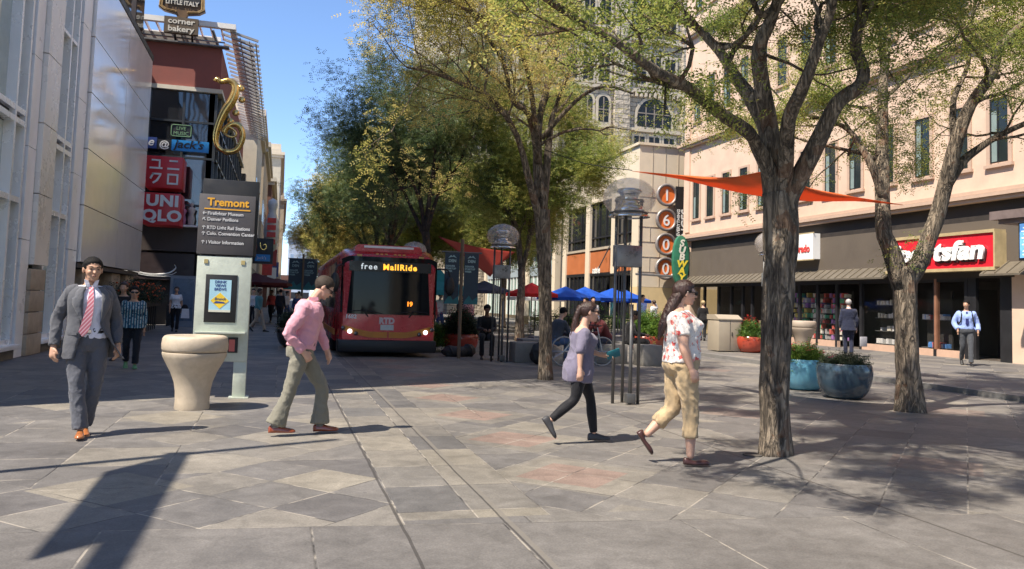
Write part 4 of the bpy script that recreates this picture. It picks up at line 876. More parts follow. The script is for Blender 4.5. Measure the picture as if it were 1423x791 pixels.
T2o = tree('locust_tree', 'locust tree forking low into two dark limbs, right of the blue bowl planters', (9.03,10.1,0), T2, L2,
     [(0,.4,9,1.3,2),(1,.4,5,.9,2),(2,.5,9,1.3,2),(3,.5,5,1.0,2),(4,.4,6,1.0,2)], leaf_g, 23, leaf=.049, per=4, spread=.12, dense=6.0, group='locust trees on the mall', filt=lambda p: p.z > 3.2)
MB_s = [(8.6,10.05,2.2),(8.75,10.0,2.4),(8.95,9.95,2.3),(9.1,9.95,2.5),(8.9,9.9,2.6),(9.0,10.0,2.15)]
leaves_mesh('crown', [(x-9.03,y-10.1,z) for x, y, z in MB_s], .045, leaf_g, T2o, np.random.default_rng(5), 9, .1)
T3 = [(4.86,14.62,-.05,.14),(4.83,14.62,.78,.122),(4.79,14.62,1.72,.122),(4.75,14.62,2.4,.128),(4.69,14.62,3.2,.145)]
L3 = [R_([(4.70,14.62,3.0),(4.65,14.7,3.64),(4.63,14.8,4.2),(4.71,15,5.05),(4.93,15.2,5.9),(5.17,15.4,6.87),(5.44,15.6,8.04)], .13, .03),
      R_([(4.72,14.6,2.9),(4.45,14.5,3.47),(4.04,14.2,4.47),(3.43,13.8,5.02),(2.88,13.4,5.1),(2.2,13.0,5.15),(1.75,12.7,5.1)], .085, .015),
      R_([(4.72,14.65,3.2),(4.87,14.8,4.8),(5.0,14.9,5.26),(5.28,15,6.03),(5.8,15.2,6.74)], .085, .02),
      R_([(4.62,14.7,4.1),(4.31,14.4,4.94),(3.92,14.2,5.13),(3.66,13.9,5.69),(3.17,13.6,6.19),(2.7,13.3,6.66)], .07, .02),
      R_([(4.70,14.8,4.6),(5.23,14.4,5.3),(5.65,14.0,5.53),(6.1,13.7,5.36)], .055, .02),
      R_([(4.65,14.8,4.3),(4.0,13.6,5.6),(3.3,12.6,5.9),(2.4,11.9,5.9),(1.95,11.6,6.0)], .06, .012)]
tree('locust_tree', 'slender locust tree with yellowing crown between the bus and the tall clear lamp', (4.86,14.62,0), T3, L3,
     [(0,.35,9,1.5,2),(1,.35,11,1.2,2),(2,.4,6,1.3,2),(3,.4,8,1.3,2),(4,.3,6,1.1,2),(5,.4,9,1.2,2)], leaf_y, 31, leaf=.05, per=3, spread=.13, group='locust trees on the mall', filt=lambda p: p.z > 3.1 + .9*(p.x > 4.4) and p.x > .085*p.y and not (p.x > .36*p.y and random.random() < .25) and not (p.z > 5.2 and p.x > .36*p.y))
def auto_tree(label, x, y, h, rad, seed, mat, bk=bark, leaf=.075, per=4, z0=3.0, n=6, r=.15, spread=.26, lean=(0,0), group='locust trees on the mall', cat='locust_tree'):
    rng = np.random.default_rng(seed); zf = z0*rng.uniform(.8,1.1)
    tr = [(x,y,-.05,r*1.2),(x+.05*rng.normal(),y,zf*.4,r),(x+.1*rng.normal(),y,zf*.8,r*.95),(x+lean[0]*.2,y,zf+.2,r*.9)]
    limbs = []
    for k in range(n):
        a = 2*pi*(k+rng.random()*.7)/n; q = rng.uniform(.35,.75)
        pts = [(x+lean[0]*.2, y, zf)]; rr = rad*q
        for f in (.25,.5,.75,1.):
            pts.append((x+lean[0]*f+rr*f*cos(a)+rng.normal(0,.12), y+lean[1]*f+rr*f*sin(a)+rng.normal(0,.12), zf+(h-zf)*(f**.85)*(1.0-.45*(q-.35)/.4)*.85))
        limbs.append(R_(pts, r*.6, .02))
    return tree(cat, label, (x,y,0), tr, limbs, [(k,.3,6,rad*.33,2) for k in range(n)], mat, seed, bk, leaf, per, spread, group)
auto_tree('dark locust tree directly behind the bus, its trunk left of the pair of trunks', 4.7, 37.2, 11.5, 3.9, 41, leaf_shade, bark_shade, leaf=.085, spread=.25, z0=3.4, per=3)
auto_tree('locust tree in shade with trunk rising over the right side of the bus roof', 5.0, 29.5, 10.8, 3.5, 42, leaf_shade, bark_shade, leaf=.08, spread=.25, z0=3.6, per=3)
auto_tree('shaded locust tree with twin limbs seen over the middle of the bus roof', 4.9, 45, 11.0, 3.6, 43, leaf_shade, bark_shade, leaf=.10, spread=.32, z0=3.2, per=3)
auto_tree('locust tree standing right of the red sail among the banners', 8.7, 29.5, 9.3, 3.6, 44, leaf_g, bark, leaf=.085, spread=.28, z0=3.0, per=6)
auto_tree('sunlit locust tree behind the cafe umbrellas', 12.0, 44, 8.6, 3.6, 45, leaf_g, bark, leaf=.12, spread=.38)
auto_tree('sunlit locust tree farther down the middle of the mall', 8.6, 50, 9.8, 4.0, 46, leaf_g, bark, leaf=.14, spread=.45)
auto_tree('yellowing locust tree whose crown touches the sky left of the bus', 6.2, 60, 11.5, 4.4, 47, leaf_y, bark, leaf=.16, spread=.5)
auto_tree('pale green tree far down the mall behind the yellowing one', 6.6, 78, 12, 4.4, 48, leaf_g, bark, leaf=.2, spread=.6)
auto_tree('pale tree farthest down the mall above the twin dark banners', 7.6, 105, 13, 5, 49, leaf_y, bark, leaf=.26, spread=.7)
auto_tree('green tree behind the dark trees and in front of the tan cornice', 9.8, 62, 9.5, 4.4, 50, leaf_g, bark, leaf=.16, spread=.5)
# steel ring in the paving beside the nearest trunk
a = MB(); a.lathe([(.095,.0),(.095,.01),(.075,.01),(.075,.0)], n=24, cap=False).lathe([(.001,.004),(.07,.006)], n=24)
o = a.build('ground_box', M('iron_grate', (.09,.08,.07), .7, .3)); o.location = (4.52,7.12,.005); tag(o, 'small round iron cover in the paving left of the nearest trunk', 'cover')
# ============================================================ bus
def bus():
    x0, x1, y0, y1 = 1.30, 3.82, 20.0, 32.0; xc = (x0+x1)/2
    t = thing('bus', 'red mall shuttle bus with orange band and lit destination sign, facing the viewer', 'bus', (xc, y0, 0))
    red = M('bus_red', (.46,.012,.026), .28, .15, var=.05, coat=.6); dk = M('bus_black', (.012,.012,.014), .45); bg = M('bus_glass', (.008,.010,.012), .05, var=.2, spec=.22)
    gb = M('bus_gold', (.52,.20,.03), .45, .1); rub = M('rubber', (.015,.015,.016), .8)
    def sect(y, zb, zt, ins, n=6, rt=.32):
        # rounded box section in x-z
        p = [(x0+ins, zb), (x1-ins, zb)]
        for k in range(n+1): a = pi/2*k/n; p.append((x1-ins-rt*.9+rt*.9*cos(a), zt-rt+rt*sin(a)))
        for k in range(n+1): a = pi/2+pi/2*k/n; p.append((x0+ins+rt*.9+rt*.9*cos(a), zt-rt+rt*sin(a)))
        return [(x, y, z) for x, z in p]
    a = MB(); a.rings([sect(y0+.30, .36, 2.55, .10), sect(y0+.06, .36, 2.48, .12), sect(y0-.0, .36, 2.36, .17)][::-1]+[sect(y0+.8, .36, 2.66, .02), sect(y1, .36, 2.66, .02)])
    a.build('body', red, t, smooth=True, world=True, auto=40)
    MB().rings([sect(y0+.5, 2.5, 2.76, .42, rt=.12), sect(y1-1, 2.5, 2.86, .36, rt=.12)]).build('roof_unit', red, t, world=True, auto=30)
    MB().box(xc-.62, xc+.62, y0+.42, y0+.46, 2.68, 2.735).build('roof_strip', white_p, t, world=True)
    for k in range(-3, 4):
        if k: MB().box(xc+k*.11-.03, xc+k*.11+.03, y0+.05, y0+.1, 2.49, 2.53).build('marker_lamp', M('marker_amber', (.6,.35,.1), .4), t, world=True)
    for x in (x0+.5, x1-.5): MB().box(x-.06, x+.06, y0+.03, y0+.09, 2.44, 2.49).build('marker_lamp', M('marker_amber'), t, world=True)
    # windscreen (slightly bowed panel proud of the body)
    def bow(z0, z1, in0, in1, off, th=.03, zc=.12):
        R = []; n = 14
        for k in range(n+1):
            u = -1+2*k/n; x = xc+u*(1.26-in0); bend = .16*max(0, abs(u)-.72)**1.2*2.2
            R.append([(x, y0+off+bend, z0+zc*max(0,abs(u)-.9)*3), (x, y0+off+bend+th, z0+zc*max(0,abs(u)-.9)*3), (x, y0+off+bend+th+.02, z1-zc*max(0,abs(u)-.88)*5), (x, y0+off+bend+.02, z1-zc*max(0,abs(u)-.88)*5)])
        return R
    MB().rings(bow(1.04, 2.44, .09, .12, -.035)).build('windscreen', bg, t, smooth=True, world=True, auto=40)
    MB().box(xc-1.0, xc+1.0, y0-.045, y0-.03, 2.08, 2.32).build('destination_screen', M('led_black', (.006,.006,.008), .3), t, world=True)
    wl = M('led_white', (.75,.8,.8), .5, emit=.35); al = M('led_amber', (1.,.45,.04), .5, emit=.9)
    text('destination_lettering', 'free', .20, wl, (xc-.72, y0-.05, 2.13), parent=t, spacing=1.25, bold=.003)
    text('destination_lettering', 'MallRide', .20, al, (xc-.19, y0-.05, 2.13), parent=t, spacing=1.2, bold=.006)
    text('run_number', '19', .15, M('led_orange', (1.,.25,.02), .5, emit=1.2), (xc+.42, y0-.05, 1.26), parent=t, bold=.006)
    text('fleet_number', '1682', .135, white_p, (x0+.22, y0-.012, .93), parent=t, bold=.004)
    text('operator_lettering', 'RTD', .20, M('bus_logo', (.62,.5,.5), .4), (xc-.04, y0-.012, .82), parent=t, bold=.012, align='CENTER', sx=.95)
    MB().box(xc-.19, xc+.13, y0-.03, y0-.0, .66, .79).build('number_plate', M('plate', (.5,.52,.5), .5), t, world=True)
    # inside seen darkly: dash, driver seat
    # gold band dips in the middle
    for s in (-1, 1):
        a = MB(); n = 8; R = []
        for k in range(n+1):
            u = k/n; x = xc+s*(.02+u*1.09); zz = .475+.17*max(0,(u-.35)/.65)**1.3; yy = y0-.022+.05*max(0,u-.8)*3
            R.append([(x,yy,zz),(x,yy+.03,zz),(x,yy+.03,zz+.14),(x,yy,zz+.14)])
        a.rings(R).build('gold_band', gb, t, world=True)
    a = MB(); a.box(x0+.06, x1-.06, y0-.04, y0+.5, .12, .42); a.build('bumper', dk, t, world=True, bevel=.04)
    hl = M('headlight_lit', (.92,.93,1.), .3, emit=1.6); hd = M('headlight_dark', (.05,.03,.03), .2, coat=1)
    for s in (-1, 1):
        for k, (dx, z, m_) in enumerate(((1.08,.69,hd),(.92,.62,hl),(.77,.57,hd))):
            o = MB().lathe([(.001,.035),(.04,.03),(.055,.0),(.055,-.03),(.001,-.03)], n=14).build('headlight', m_, t); o.matrix_local = Matrix.Translation((s*dx, -.035, z))@Matrix.Rotation(pi/2,4,'X')
    for s in (-1, 1):
        MB().tube([(xc+s*.15,y0-.07,1.06),(xc+s*.6,y0-.08,1.13),(xc+s*.95,y0-.06,1.10)], .012, 5).tube([(xc+s*.5,y0-.0,.98),(xc+s*.6,y0-.08,1.13)], .018, 5).build('wiper', dk, t, world=True)
    # mirrors on arms
    for s in (-1, 1):
        xm = x1+.12 if s > 0 else x0-.02
        m_ = MB().tube(interp([(xm-s*.2,y0+.1,2.2),(xm+s*.0,y0-.2,2.18),(xm+s*.06,y0-.25,2.0)],4), .022, 6).build('mirror_arm', dk, t, world=True)
        MB().ell((xm+s*.06, y0-.25, 1.78), .12, .06, .24, 10, 8).build('mirror', dk, t, smooth=True, world=True)
    # wheels
    for x in (x0+.02, x1-.32):
        for y in (y0+2.4, y1-2.9):
            o = MB().lathe([(.28,0),(.44,.02),(.48,.06),(.48,.26),(.44,.30),(.28,.30)], n=28).build('tyre', rub, t, smooth=True, auto=40); o.matrix_local = Matrix.Translation((x-xc, y-y0, .48))@Matrix.Rotation(pi/2,4,'Y')
            r_ = MB().lathe([(.001,-.01),(.18,-.005),(.27,.02),(.27,.28),(.001,.29)], n=20).build('rim', grey_m); r_.parent = o
    MB().box(x0+.2, x1-.2, y0+.3, y1-.2, .18, .36).build('underbody', dk, t, world=True)
    # side windows, doors, stripe
    for s, xs in ((-1, x0+.02), (1, x1-.02)):
        xa, xb = (xs-.015, xs+.004) if s < 0 else (xs-.004, xs+.015)
        for k in range(6):
            y = y0+1.0+k*1.8
            MB().box(xa, xb, y, y+1.68, 1.15, 2.3).build('side_window', bg, t, world=True)
        MB().box(xa, xb, y0+.6, y1-.2, .5, .64).build('side_stripe', gb, t, world=True)
    MB().box(x0+.15, x1-.15, y0+.65, y0+.7, .5, 1.0).build('dashboard', dk, t, world=True)
bus()
# ============================================================ wayfinding pillar
def pillar():
    t = thing('wayfinding_pillar', 'pale green grey information pillar with dark Tremont direction header', 'sign', (-.72, 11.8, 0))
    pg = M('pillar_green_grey', (.46,.50,.43), .5, .1, var=.13, vs=5, bump=.15); hd = M('pillar_header_grey', (.085,.078,.08), .5, var=.08)
    MB().box(-1.115, -.405, 11.8, 12.0, .50, 1.93).build('body', pg, t, world=True, bevel=.008)
    MB().box(-.575, -.405, 11.815, 11.985, 0, .50).build('leg', pg, t, world=True, bevel=.006)
    MB().box(-.62, -.36, 11.76, 12.04, .005, .02).build('base_plate', pg, t, world=True)
    MB().box(-1.13, -.395, 11.79, 11.86, 1.955, 2.78).build('header', hd, t, world=True, bevel=.006)
    MB().box(-1.10, -.36, 11.87, 12.01, 1.95, 3.0).build('header_back', M('pillar_black', (.012,.012,.013), .5), t, world=True, bevel=.006)
    org = M('pillar_orange', (.80,.40,.03), .5); wt = M('pillar_text', (.62,.62,.62), .6)
    text('title', 'Tremont', .148, org, (-.755, 11.786, 2.625), parent=t, align='CENTER', bold=.0045, ext=.002, sx=1.0)
    MB().box(-1.06, -.46, 11.784, 11.79, 2.57, 2.585).build('title_rule', org, t, world=True)
    rows = [('<', 'Firefighter Museum', 2.495), ('^', 'Denver Pavilions', 2.415), ('|', 'RTD Light Rail Stations', 2.30), ('|', 'Colo. Convention Center', 2.22), ('|', 'i Visitor Information', 2.10)]
    for k, s, z in rows:
        text('direction_text', s, .064, wt, (-1.015, 11.786, z), parent=t, bold=.0012, ext=.002, sx=.93)
        a = MB(); c = Vector((-1.055, 11.786, z+.022)); an = {'<': pi, '^': pi*.75, '|': pi/2}[k]; d = Vector((cos(an),0,sin(an))); n_ = Vector((-d.z,0,d.x)); Yv = Vector((0,1,0))
        a.obox(c, d, n_, Yv, .026, .004, .002)
        for s_ in (-1, 1): q = (d*-.7+n_*s_*.7); a.obox(c+d*.022+q*.013, q.normalized(), q.normalized().cross(Yv), Yv, .015, .004, .002)
        a.build('arrow', wt, t, world=True)
    MB().box(-.99, -.58, 11.79, 11.8, 1.03, 1.68).build('screen_frame', M('pillar_black'), t, world=True, bevel=.003)
    sc = M('poster_sky', (.38,.62,.72), .35, var=.06); MB().box(-.935, -.655, 11.784, 11.79, 1.17, 1.61).build('poster', sc, t, world=True)
    for s, z in (('DRINK', 1.565), ('VIEWS', 1.515), ('BREWS', 1.465)): text('poster_text', s, .05, M('sign_navy'), (-.795, 11.782, z), parent=t, align='CENTER', bold=.001, ext=.001)
    MB().prism([(-.12,0),(0,-.11),(.12,0),(0,.11)], (-.795,11.781,1.325), (1,0,0), (0,0,1), (0,1,0), .003).build('poster_diamond', M('poster_yellow', (.80,.55,.04), .5), t, world=True)
    text('poster_text', 'Brunch', .05, M('sign_navy'), (-.795, 11.779, 1.335), parent=t, align='CENTER', ext=.001, shear=.3)
    MB().prism([(-.08,0),(.08,0),(.05,.02),(-.05,.03)], (-.795,11.779,1.29), (1,0,0), (0,0,1), (0,1,0), .002).build('poster_mark', M('sign_navy'), t, world=True)
    MB().box(-.935, -.655, 11.782, 11.786, 1.17, 1.20).build('poster_strip', M('poster_cream', (.6,.6,.5), .5), t, world=True)
    MB().box(-1.09, -.44, 11.66, 11.8, .885, .905).build('shelf', pg, t, world=True)
    for k in range(3):
        o = MB().box(-1.0+k*.17, -.87+k*.17, 11.787, 11.8, .62, .83).build('leaflet_slot', M('pillar_black'), t, world=True)
    MB().box(-.645, -.57, 11.78, 11.787, .64, .80).build('leaflet', M('leaflet_red', (.5,.12,.1), .5), t, world=True)
    for x in (-1.0, -.52): MB().box(x-.025, x+.025, 11.79, 11.8, 1.83, 1.885).build('badge', M('badge_gold', (.45,.36,.15), .4), t, world=True)
pillar()
# ============================================================ concrete litter bin
cst = M('cast_stone_cream', (.46,.385,.29), .5, var=.14, vs=7, bump=.25, bs=160)
def litter_bin(label, loc, s=1., mat=cst):
    t = thing('litter_bin', label, 'litter bin', loc, group='rounded cast stone litter bins')
    prof = [(.001,.0),(.20,.0),(.205,.02),(.20,.10),(.205,.22),(.225,.33),(.27,.45),(.325,.55),(.365,.63),(.378,.675),(.375,.69),(.36,.697),(.001,.70)]
    MB().lathe([(r*s,z*s) for r, z in prof], n=48).build('body', mat, t, smooth=True, auto=50)
    prof = [(.345,.70),(.372,.703),(.385,.73),(.388,.79),(.378,.86),(.36,.885),(.335,.895),(.30,.895),(.26,.885),(.22,.84),(.20,.70)]
    MB().lathe([(r*s,z*s) for r, z in prof], n=48, cap=False).build('lid', mat, t, smooth=True)
    MB().lathe([(.001,.695*s+.006),(.27*s,.71*s)], n=24).build('liner', black_p, t)
litter_bin('cream cast stone litter bin in front of the information pillar', (-.98, 10.75, .004))
litter_bin('beige cast stone litter bin far right behind the blue planter', (16.9, 23.7, .1), 1.15, M('cast_stone_beige', (.34,.28,.22), .6, var=.08))
# ============================================================ street lamps
met = M('lamp_metal', (.13,.13,.13), .45, .6, var=.12); chrome = M('lamp_chrome', (.7,.7,.7), .12, .95, var=.05); acr = M('clear_acrylic', (.62,.56,.52), .06, var=.1, alpha=.22, spec=1.)
def lamp_proto():
    t = thing('street_lamp', 'x', 'street lamp', (0,0,0), group='globe street lamps on steel posts')
    P = [(-.19,.02),(.19,-.02),(.0,.2)]
    for x, y in P[:2]: MB().tube([(x,y,0),(x,y,3.02)], .024, 10).build('post', met, t, smooth=True)
    MB().tube([(.03,-.1,0),(.03,-.1,1.45)], .028, 10).tube([(.03,.18,0),(.03,.18,3.0)], .024, 10).build('post', met, t, smooth=True)
    for x, y in ((-.12,.05),(-.05,.1),(.1,.08)): MB().tube([(x,y,1.0),(x,y,2.05)], .01, 6).build('conduit', met, t)
    MB().box(-.2, .2, -.06, .12, 2.0, 2.32).build('control_box', M('lamp_box', (.27,.28,.29), .35, .5, var=.25, vs=6), t, bevel=.01)
    MB().box(-.04, .10, -.16, -.04, .02, .16).build('outlet_box', met, t, bevel=.01)
    a = MB()
    for z, r in ((2.80,.27),(2.98,.21)): a.tube([(r*cos(2*pi*k/24), r*sin(2*pi*k/24), z) for k in range(25)], .014, 6)
    a.build('ring', met, t, smooth=True)
    MB().lathe([(.02,3.18),(.16,3.16),(.19,3.12),(.14,3.08),(.12,3.0),(.15,2.93),(.2,2.9),(.23,2.83),(.2,2.79),(.02,2.78)], n=28, cap=False).build('reflector', chrome, t, smooth=True)
    prof = [(.30*1.0,2.74)]+[(.40*cos(a), 3.03+.30*sin(a)) for a in np.linspace(-.9,1.5,14)]+[(.01,3.33)]
    MB().lathe(prof+[(.01,3.318)]+[(r-.012 if r > .02 else r, z-.006*(1 if z > 3.03 else -1)) for r, z in prof[-2::-1]], n=40, cap=False).build('globe', acr, t, smooth=True)
    MB().lathe([(.31,2.74),(.31,2.76),(.24,2.76),(.24,2.74)], n=28, cap=False).build('collar', chrome, t, smooth=True)
    return t
lp = lamp_proto()
for i, (x, y, lb) in enumerate(((4.92,11.1,'nearest globe lamp on thin steel posts between the two walking women'),(5.12,19.0,'shaded globe lamp on steel posts left of the slender tree trunk'),(4.15,26.5,'globe lamp partly hidden behind the right corner of the bus'),(11.25,17.0,'globe lamp peeking out left of the thickest tree trunk'))):
    o = lp if i == 0 else copy_tree(lp); o.location = (x,y,.004); o['label'] = lb
# ============================================================ planters
def foliage(t, r, z, h, n, mat, seed, size=.05, name='plant'):
    rng = np.random.default_rng(seed); P = []
    while len(P) < n:
        p = rng.uniform(-1,1,3)
        if p[0]**2+p[1]**2+max(0,p[2])**2 < 1 and p[2] > -.1: P.append((p[0]*r, p[1]*r, z+p[2]*h*(1-.4*rng.random())))
    mb = MB()
    for p in P[::4]: mb.tube([(p[0]*.5,p[1]*.5,z-.1), p], .006, 3, cap=False)
    mb.build('stems', M('plant_stem', (.06,.09,.03), .8), t)
    return leaves_mesh(name, P, size, mat, t, rng, 4, .04, -.1)
def flowers(t, r, z, h, n, col, seed, s=.03):
    rng = random.Random(seed); a = MB()
    for k in range(n):
        an = rng.random()*2*pi; q = r*rng.random()**.5; c = Vector((q*cos(an), q*sin(an), z+h*(1-.5*(q/r)**2)*rng.uniform(.95,1.2)))
        for j in range(5):
            b = 2*pi*j/5+an; d = Vector((cos(b), sin(b), .4))*s; e = Vector((-sin(b), cos(b), 0))*s*.5
            a.add([c, c+d*.6+e, c+d, c+d*.6-e], [(0,1,2,3)])
    return a.build('flowers', M('flower_%s'%seed, col, .6, var=.2, vs=30), t)
def bowl(label, loc, r, h, mat, seed, leafm, fl=None, ph=.3, n=260, size=.045, foot=.5):
    t = thing('bowl_planter', label, 'planter', loc, group='round glazed bowl planters')
    pr = [(.001,0),(r*foot,0)]+[(r*(foot+(1.03-foot)*sin(a)**.9), h*.82*(1-cos(a))**.9) for a in np.linspace(.15,1.57,12)]+[(r*1.0,h*.93),(r*.955,h),(r*.90,h),(r*.88,h*.9),(.001,h*.88)]
    MB().lathe(pr, n=48).build('bowl', mat, t, smooth=True, auto=60)
    MB().lathe([(.001,h*.9),(r*.87,h*.885)], n=24).build('soil', M('soil', (.03,.022,.016), .95, bump=.5), t)
    foliage(t, r*.86, h*.95, ph, n, leafm, seed, size)
    if fl: flowers(t, r*.85, h*.9, ph*1.05, fl[1], fl[0], seed)
    return t
glz = lambda n, c: M(n, c, .22, var=.10, vs=3, coat=.4)
pl_g = leaf_mat('planter_leaf_green', [(.1,(.04,.09,.02)),(.5,(.10,.20,.035)),(1,(.25,.34,.05))]); pl_d = leaf_mat('planter_leaf_dark', [(.1,(.02,.035,.02)),(.6,(.045,.065,.035)),(1,(.09,.10,.05))])
bowl('slate blue glazed bowl planter with low dark plants, the right one of the pair', (9.17,11.72,.004), .44, .58, glz('glaze_dark_blue', (.045,.075,.105)), 61, pl_d, ((.6,.05,.15),4), .17, 300, .035)
bowl('light blue glazed bowl planter with green and coral flowers beside the thick trunk', (9.30,13.05,.004), .46, .56, glz('glaze_light_blue', (.17,.46,.62)), 62, pl_g, ((.80,.16,.12),70), .30, 380, .045)
bowl('red glazed bowl planter with tall red flowers beside the beige cabinet', (14.3,22.7,.1), .45, .5, glz('glaze_red', (.38,.055,.03)), 63, pl_g, ((.70,.07,.05),90), .6, 420, .05)
bowl('dark red glazed bowl planter behind the hunched seated person', (10.9,23.0,.004), .55, .55, glz('glaze_dark_red', (.22,.035,.02)), 64, pl_g, ((.35,.04,.08),40), .8, 520, .07)
bowl('brick red glazed bowl planter with big dark leaves beside the bus', (4.9,22.4,.004), .50, .52, glz('glaze_brick', (.33,.05,.03)), 65, pl_d, ((.50,.06,.09),40), .75, 520, .075)
t = thing('shrub', 'bright green leafy clump with pink flowers just right of the bus corner', 'shrub', (4.35,22.6,.004)); foliage(t, .5, .25, .55, 420, pl_g, 66, .06, 'leaves'); flowers(t, .55, .5, .6, 60, (.55,.07,.12), 67, .04)
bowl('dark planter with shrub on the shaded walk left of the bus', (.45,23.5,.004), .5, .55, glz('glaze_black', (.035,.03,.03)), 68, pl_d, None, .5, 420, .06)
# flower fence on the left
t = thing('flower_fence', 'low dark railing carrying orange flowers along the left shop fronts', 'fence', (-4.55, 29, 0))
a = MB()
for k in range(16): a.box(-4.57, -4.53, 26+k*.5, 26.04+k*.5, 0, .95)
a.box(-4.58, -4.52, 26, 33.6, .95, 1.0).box(-4.58, -4.52, 26, 33.6, .15, .19); a.build('railing', dark_m, t, world=True)
MB().box(-4.75, -4.35, 26.2, 33.4, .9, 1.1).build('trough', M('trough_dark', (.04,.03,.025), .8), t, world=True)
rng = np.random.default_rng(8); P = [(rng.uniform(-.25,.25), rng.uniform(-2.8,4.4), 1.1+abs(rng.normal(0,.25))) for _ in range(600)]
leaves_mesh('leaves', P, .07, pl_d, t, rng, 3, .05, -.2)
a = MB()
for _ in range(150):
    c = Vector((rng.uniform(-.3,.35), rng.uniform(-2.8,4.4), 1.15+rng.uniform(.0,.55)))
    a.ell(c, .035, .035, .03, 5, 4)
a.build('flowers', M('flower_orange', (.55,.10,.03), .6), t)['kind'] = 'stuff'
t = thing('railing', 'dark slatted low railing below the flower trough', 'fence', (-4.3, 24, 0))
a = MB()
for k in range(20): a.box(-4.22, -4.19, 34+k*.2, 34.03+k*.2, .1, .9)
a.box(-4.23, -4.18, 34, 38, .9, .95); a.build('rails', dark_m, t, world=True)
# ============================================================ beige cabinet and bench blocks
t = thing('utility_cabinet', 'beige metal cabinet with sloping lid left of the red flower bowl', 'cabinet', (13.6,23.1,.1))
bgm = M('cabinet_beige', (.36,.31,.24), .5, .1, var=.05)
MB().box(-.40, .40, -.35, .35, .03, 1.0).build('cabinet_body', bgm, t, bevel=.012)
MB().rings([[(x,-.37,1.0),(x,-.37,1.03),(x,-.1,1.16),(x,.37,1.16),(x,.37,1.0)] for x in (-.42,.42)]).build('lid', bgm, t)
MB().box(-.005,.005,-.356,-.35,.06,.98).box(.05,.07,-.37,-.35,.5,.62).build('door_seam', dark_m, t)
t = tag(MB().prism([(-.3,0),(.3,0),(.42,1.0),(-.42,1.0)], (0,0,0), (1,0,0), (0,0,1), (0,1,0), .5).build('bin_box', M('box_brown', (.20,.15,.11), .6)), 'small brown box bin on the far pavement behind the blue planters', 'box'); t.location = (15.9,23.6,.1)
gran = M('bench_granite', (.21,.20,.185), .7, var=.12, vs=8, bump=.15, bs=90)
for (x, y, w_, l_, h_, lb) in ((5.75,19.0,.62,.55,.48,'grey granite block seat in shade beside the shaded lamp posts'),(6.6,20.8,.9,.6,.48,'grey granite block seat behind the nearest shaded block'),(7.6,23.0,.9,.6,.46,'grey granite block seat just left of the slender trunk'),(7.55,18.9,1.5,.55,.48,'long granite bench carrying the hunched seated person'),(8.7,18.35,.5,.6,.5,'short granite block at the right end of the long bench'),(9.0,27.0,.8,.6,.46,'granite block seat farthest back by the cafe')):
    t = tag(MB().box(-w_/2, w_/2, -l_/2, l_/2, 0, h_).build('bench_block', gran, bevel=.015), lb, 'bench', 'granite block seats'); t.location = (x,y,.005)
# ============================================================ shade sails
def sail(name, label, A, B, Cc, mat, sag=.35, n=14, curve=.12):
    A, B, Cc = map(Vector, (A,B,Cc)); t = MB(); cen = (A+B+Cc)/3; V = []; idx = {}
    for i in range(n+1):
        for j in range(n+1-i):
            a, b = i/n, j/n; c = 1-a-b; p = A*a+B*b+Cc*c
            pull = (a*b+b*c+c*a)*3; edge = 4*curve*(a*b*(c < 1e-6)+b*c*(a < 1e-6)+c*a*(b < 1e-6)) if 0 else 0
            k = curve*4*(a*b*(1-c)**3+b*c*(1-a)**3+c*a*(1-b)**3)
            p = p+(cen-p)*k; p.z -= sag*pull*.33; idx[i,j] = len(V); V.append(p)
    F_ = []
    for i in range(n):
        for j in range(n-i):
            F_.append((idx[i,j], idx[i+1,j], idx[i,j+1]))
            if j < n-i-1: F_.append((idx[i+1,j], idx[i+1,j+1], idx[i,j+1]))
    t.add(V, F_); o = t.build(name, mat, smooth=True); md = o.modifiers.new('s', 'SOLIDIFY'); md.thickness = .006
    return tag(o, label, 'shade sail', 'shade sails strung over the mall')
def fabric(name, col):
    m = M(name, col, .7, var=.06); N, L, b = nodes(m); tr = N.new('ShaderNodeBsdfTranslucent'); tr.inputs[0].default_value = (*col, 1); mx = N.new('ShaderNodeMixShader'); mx.inputs[0].default_value = .45
    L.new(b.outputs[0], mx.inputs[1]); L.new(tr.outputs[0], mx.inputs[2]); L.new(mx.outputs[0], N['Material Output'].inputs[0]); return m
def quad_sail(label, A, B, Cc, D, mat, sag=.3, n=16, curve=.42):
    A, B, Cc, D = map(Vector, (A,B,Cc,D)); cen = (A+B+Cc+D)/4; V_ = []
    for i in range(n+1):
        for j in range(n+1):
            u, v = i/n, j/n; p = A*(1-u)*(1-v)+B*u*(1-v)+Cc*u*v+D*(1-u)*v
            k = curve*(4*u*(1-u)*abs(2*v-1)**3+4*v*(1-v)*abs(2*u-1)**3); p = p+(cen-p)*k; p.z -= sag*16*u*(1-u)*v*(1-v)*.5; V_.append(p)
    t = MB(); t.add(V_, [(i*(n+1)+j, (i+1)*(n+1)+j, (i+1)*(n+1)+j+1, i*(n+1)+j+1) for i in range(n) for j in range(n)])
    o = t.build('shade_sail', mat, smooth=True); md = o.modifiers.new('s','SOLIDIFY'); md.thickness = .006
    return tag(o, label, 'shade sail', 'shade sails strung over the mall')
quad_sail('bright orange shade sail tied between the trees on the right', (5.71,12.8,3.75), (4.95,7.5,2.92), (8.85,10.0,3.06), (7.0,10.2,2.98), fabric('sail_orange', (.85,.22,.06)), .18)
sail('shade_sail', 'dark red shade sail behind the right corner of the bus', (4.45,24.0,3.34), (7.6,26.5,3.15), (6.23,24.5,2.2), fabric('sail_red', (.30,.03,.02)), .2)
